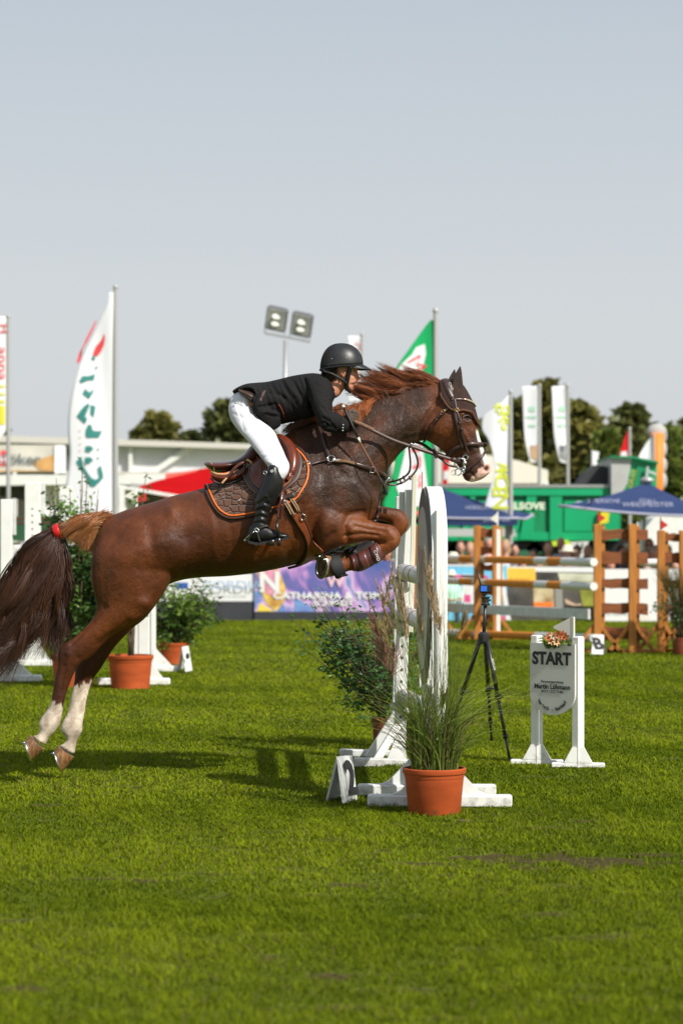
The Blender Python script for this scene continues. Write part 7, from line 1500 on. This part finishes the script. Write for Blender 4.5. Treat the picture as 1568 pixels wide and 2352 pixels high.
rs('awning', [(319,1118),(360,1104),(430,1088),(485,1074),(520,1078),(520,1150),(420,1150),(330,1130)], DR, DR+2, mat('red_awning', (.56,.010,.014), .9, spec=.05, noise=.2, nscale=1.2, stretch=(.4,1,3))); rs('back_panel', [(380,1088),(430,1082),(500,1070),(500,1090),(380,1100)], DR+2, DR+2.2, M('coral_cloth', (.75,.16,.12)))
mb = MB(); mb.beam(P(268,1117,DR-.2), P(440,1146,DR-.2), .07, .07); mb.beam(P(280,1117,DR-.2), gz(P(280,HZ,DR-.2)), .12, .12); mb.beam(P(440,1146,DR-.2), gz(P(440,HZ,DR-.2)), .08, .08); mb.build('frame', M_white, rc)
rs('grey_side', [(300,1110),(325,1112),(325,1122),(300,1122)], DR+1, DR+1.5, M('grey_side_cloth', (.4,.4,.4)))
wr = thing('tent_roof', gz(P(420,HZ,60)), 'low white tent roof between the kiosk and the red awning', 'tent'); hs('roof', [(290,1090),(520,1092),(520,1112),(330,1112),(290,1122)], 60, 66, M_white, wr); hs('wall', [(290,1112),(520,1112),(520,1245),(290,1245)], 60.5, 65, M('dim_tent_wall', (.22,.2,.19), noise=.4, nscale=.8), wr)
# left white wings, marker, poles
def wwing(X, w, Yt, Yb, label, foot=(0,0), hole=False, rz=0, cap=0, second=None):
    D = DG(Yb-3); s = D/F; c = gz(P(X, HZ, D)); t = thing('jump_wing', c, label, 'jump wing', 'white wings at the left'); zt = P(0, Yt, D).z; mb = MB(); mb.bbox(c+Vector((0,0,zt/2)), (w*s,.09,zt), .008); mb.build('post', M_white, t)
    if cap: mb = MB(); mb.bbox(c+Vector((w*s*.62,.0,zt-.18)), (w*s*.35,.07,.36), .006); mb.build('cup_rail', M_wgrey, t)
    if hole:
        mb = MB(); 
        for k in range(16): mb.ellipsoid(c+Vector((.0,-.046,zt-.3-.075*k)), (.011,.004,.011), 8, 6)
        mb.build('peg_hole', MATS['hole_shadow'], t)
    if second: c2 = gz(P(second, HZ, D+.5)); mb = MB(); mb.bbox(c2+Vector((0,0,zt*.48)), (w*s*.8,.08,zt*.96), .008); mb.build('post', M_white, t)
    mb = MB(); x0, x1 = foot; mb.bbox(gz(P((x0+x1)/2, HZ, D))+Vector((0,0,.035)), ((x1-x0)*s,.10,.07), .012); mb.build('foot', M_white, t)
    for sg in (-1, 1):
        e = (x1-X if sg > 0 else X-x0)*s*.72; mb = MB(); mb.prism([c+Vector((sg*w*s*.4,-.03,.07)), c+Vector((sg*e,-.03,.07)), c+Vector((sg*w*s*.4,-.03,.26))], .06); mb.build('brace', M_white, t)
    return t
wwing(16,27,1147,1569,'white jump wing nearest the left edge, flat post with a cup rail', (-60,96), cap=1); wwing(76,36,1108,1533,'white jump wing with peg holes, second from the left', (20,128), hole=True, cap=1)
wwing(152,30,1118,1461,'white jump wing farthest back behind the columnar bush', (128,196), hole=True); wwing(331,26,1199,1577,'white jump wing with two posts behind the big terracotta pot', (226,391), second=318); wwing(352,12,1215,1547,'slim white post with a wide foot beside the small number board', (330,411))
for k, (x0, y0, x1, y1, d0, d1, lb) in enumerate(((27,1262,160,1258,26,35,'white pole upper at the left, crossing between the white wings'),(27,1277,160,1271,26,35,'thin white pole lower at the left, between the white wings'))):
    A, B = P(x0, y0, d0), P(x1, y1, d1); t = thing('jump_pole', A.lerp(B, .5), lb, 'jump pole', 'poles between the left white wings'); mb = MB(); mb.tube([A, B], .05-.02*k, 16); mb.build('rail', M_pole, t, auto=50)
t = thing('pennant', P(300,1138,24.5), 'white triangular pennant above the horse\'s croup', 'pennant', 'pennants on the wings'); mb = MB(); mb.prism([P(312,1123,24), P(284,1140,24), P(314,1151,24)], .008); mb.build('cloth', MATS['pennant_white'], t); mb = MB(); mb.bbox(P(314,1160,24.02), (.02,.02,.34), .002); mb.build('stick', M_white, t)
t = thing('pennant', P(330,1138,26.5), 'small red pennant beside the white one above the croup', 'pennant', 'pennants on the wings'); mb = MB(); mb.prism([P(315,1142,26), P(336,1132,26), P(337,1150,26), P(316,1154,26)], .008); mb.build('cloth', MATS['pennant_red'], t); mb = MB(); mb.bbox(P(314,1165,26.02), (.02,.02,.3), .002); mb.build('stick', M_white, t)
nb3 = thing('number_board', gz(P(425,HZ,25.9)), 'small white folding board beside the small terracotta pot', 'number board', 'number boards on the course')
aboard(nb3, P(420,1486,25.9), P(433,1484,26.1), P(428,1543,25.7), P(442,1540,26.0), P(411,1538,26.0), P(422,1536,26.4), mA=M_white, mB=M_wgrey); mb = MB(); mb.ellipsoid(P(431,1507,25.75), (.02,.01,.035)); mb.build('mark', M_ink, nb3, smooth=True)  # shaded left leaf again painted in the greyer white
t, pb, pr = pot(300,1586,106,78,'large terracotta pot with a thin trunk behind the hind legs'); M1 = shrub(pb-Vector((0,0,.03)), 1.95, .34, 20, 2600, .05, 'thin-trunked shrub rising out of the large pot', (.02,.06,.012), (.12,.22,.04), seed=31, gap=.35, shape=2.2)
mb = MB(); mb.tube([pb-Vector((0,0,.05)), pb+Vector((.02,0,.25)), pb+Vector((-.03,0,.55))], [.03,.025,.03], 10); mb.build('trunk', M_bark, M1, smooth=True)
t, pb, pr = pot(170,1582,106,76,'terracotta pot mostly hidden behind the near hind leg'); shrub(pb-Vector((0,0,.03)), 2.15, .30, 42, 6500, .055, 'tall narrow columnar bush behind the tail', (.03,.085,.014), (.20,.34,.07), seed=33, shape=.6)
t, pb, pr = pot(398,1530,76,50,'small terracotta pot right of the white post'); shrub(pb-Vector((0,0,.03)), .98, .52, 34, 3600, .05, 'bushy bright green shrub right of the hind legs', (.03,.08,.012), (.20,.32,.04), seed=35, shape=1.0, lean=(.12,0))
t, pb, pr = pot(110,1457,42,34,'far terracotta pot glimpsed under the tail'); shrub(pb-Vector((0,0,.03)), .9, .3, 16, 900, .06, 'small far bush behind the horse\'s tail', (.02,.06,.012), (.12,.22,.04), seed=37)
# trees
def tree(X, Yt, w, D, label, lo, hi, seed, kind='round', ls=.42, n=5200):
    n = int(n*1.5)
    r = np.random.default_rng(seed); base = gz(P(X, HZ, D)); H = P(0, Yt, D).z; Rr = w*D/F/2; w *= 1.2; Rr *= 1.2; t = thing('tree', base, label, 'tree', 'trees behind the grounds'); mb = MB(); mb.tube([base, base+Vector((.1,0,H*.4)), base+Vector((0,0,H*.85))], [.035*H,.025*H,.008*H], 10)
    K = 40; cl = []
    for k in range(K):
        a = r.uniform(0, 6.28); u = r.random(); z = H*(.16+.78*u); rad = Rr*((1-((u-.25)/.78)**2 if u > .25 else .75+u) if kind == 'round' else max(.03, 1-u)**.62*1.05)*r.uniform(.3, 1); cl.append((base.x+math.cos(a)*rad, base.y+math.sin(a)*rad*.8, z, Rr*r.uniform(.20,.38)*(1-.6*u**2), r.uniform(-.35,.35)))
        if k % 2: mb.tube([base+Vector((0,0,z*.6)), Vector((cl[-1][0], cl[-1][1], z))], [.009*H,.002*H], 5)
    cl.append((base.x, base.y, H*.95, Rr*.10, .1)); cl.append((base.x+Rr*.1, base.y, H*.89, Rr*.16, 0)); mb.build('trunk', M_bark, t, smooth=True); pts = []; g = []
    for i in range(n):
        c = cl[r.integers(len(cl))]; d = r.normal(0, 1, 3); d /= np.linalg.norm(d); q = c[3]*r.uniform(.55, 1.1)**.6; pts.append((c[0]+d[0]*q, c[1]+d[1]*q, max(.3, c[2]+d[2]*q*.9))); g.append(.45+c[4]+r.normal(0, .22))
    leafmesh('crown', np.array(pts), ls, gradcol(np.array(g), lo, hi), M_leaf, t, seed=seed, aspect=.8)
ol, oh = (.07,.080,.018), (.30,.27,.070); dl_, dh = (.045,.065,.020), (.19,.20,.055); gl_, gh = (.06,.10,.020), (.25,.29,.06)
tree(1252,872,290,92,'tallest broad olive tree behind the two white rectangular flags', ol, oh, 41, 'cone', n=11000); tree(1185,912,190,96,'dark tree behind the lime lettered flag', dl_, dh, 42, n=6000); tree(1330,918,200,90,'olive tree right of the tallest tree', ol, oh, 43, n=6500); tree(1395,985,110,88,'smaller green tree behind the trailer\'s raised end', gl_, gh, 44, n=4200)
tree(1445,925,170,94,'dark round-topped tree behind the red flag', dl_, dh, 45, n=6000); tree(1530,975,130,90,'green tree behind the orange column', gl_, gh, 46, n=5200); tree(1585,955,160,95,'dark tree at the right edge', dl_, dh, 47, n=4800); tree(1120,960,120,98,'low tree peeking out beside the horse\'s nose', gl_, gh, 48, n=4200)
tree(362,945,215,98,'round olive tree above the hall roof, left of the rider', ol, oh, 49, 'cone', n=6500); tree(525,912,200,100,'dark tree just behind the rider\'s back', dl_, dh, 50, 'cone', n=6500); tree(740,925,170,100,'tree seen in the gap under the rider\'s chest', gl_, gh, 51, n=4800); tree(-8,955,70,96,'tree at the left edge behind the hall', dl_, dh, 52, n=3600); tree(860,1000,180,104,'low tree behind the horse\'s neck', dl_, dh, 53, n=3600); tree(990,1010,150,104,'low tree behind the green flag', gl_, gh, 54, n=3600)
for k, (X, Y, w_, lb) in enumerate(((1215,990,130,'filler tree between the lime lettered flag and the tallest tree'),(1305,965,130,'tree just right of the right rectangular flag'),(1378,968,110,'tree between the right flag and the raised trailer end'),(1420,1000,110,'low tree directly behind the raised trailer end'),(1488,968,120,'tree between the red flag and the orange column'),(1565,990,110,'low tree behind the right parasol\'s top'),(1150,990,110,'low tree behind the lime lettered flag'),(440,985,100,'low tree between the two left trees'),(600,960,120,'tree hidden behind the rider\'s white breeches'))):
    tree(X, Y, w_, 101+k*.5, lb, *((dl_, dh) if k % 2 else (ol, oh)), 60+k, 'cone', n=4200)
# low hedge far behind, and the land beyond
H2 = []; r = np.random.default_rng(9)
for i in range(9000): H2.append((r.uniform(-30, 30), r.uniform(104, 110), r.uniform(.1, 1)**.7*4.2*(1+.2*math.sin(i*.01))))
H2 = np.array(H2); o = leafmesh('hedge_growth', H2, .6, gradcol(r.random(9000), (.025,.04,.01), (.11,.12,.03)), M_leaf, None, seed=3, aspect=.8); tag(o, kind='stuff')
# white car and gear behind the right wings
vn = thing('van', gz(P(1540,HZ,49)), 'white van partly hidden under the right parasol', 'van'); mb = MB(); mb.prism([P(1480,1215,49), P(1500,1190,49), P(1530,1178,49), P(1640,1178,49), P(1640,1290,49), P(1480,1290,49)], 1.8); mb.build('body', M_white, vn); mb = MB(); c = P(1505,1290,48.95); mb.tube([c, c+Vector((0,.25,0))], .34, 24); mb.build('wheel', M_black, vn, auto=40)

# pieces that can be told apart become parts of their own
def split_parts(names):
    for o in [o for o in COL.objects if o.type == 'MESH' and o.name.split('.')[0] in names]:
        me = o.data; n = len(me.vertices); par = list(range(n))
        def find(a):
            while par[a] != a: par[a] = par[par[a]]; a = par[a]
            return a
        for e in me.edges:
            a, b = find(e.vertices[0]), find(e.vertices[1])
            if a != b: par[a] = b
        comp = {}
        for i in range(n): comp.setdefault(find(i), []).append(i)
        if len(comp) < 2 or len(comp) > 8: continue
        vs = [tuple(v.co) for v in me.vertices]; fs = [tuple(p.vertices) for p in me.polygons]; sm = [p.use_smooth for p in me.polygons]; m = me.materials[0]
        for k, (root, idx) in enumerate(comp.items()):
            mp = {v: i for i, v in enumerate(idx)}; ff = [(tuple(mp[v] for v in f), s) for f, s in zip(fs, sm) if f[0] in mp]
            nm = bpy.data.meshes.new(o.name); nm.from_pydata([vs[i] for i in idx], [], [f for f, _ in ff]); nm.materials.append(m)
            for p_, (_, s) in zip(nm.polygons, ff): p_.use_smooth = s
            if k == 0: o.data = nm
            else:
                c = o.copy(); c.data = nm; COL.objects.link(c); c.parent = o.parent
split_parts({'panel', 'knee_roll', 'eyelid', 'billet', 'rein_stop', 'stirrup', 'stirrup_leather', 'strap_tab', 'flap', 'sweat_flap', 'panel_edge', 'elastic_stripe', 'keeper_loop', 'rein', 'stripe', 'leg_lock', 'keeper_tip', 'elastic_insert', 'clip', 'ferrule', 'girth_strap', 'stud', 'seam'})
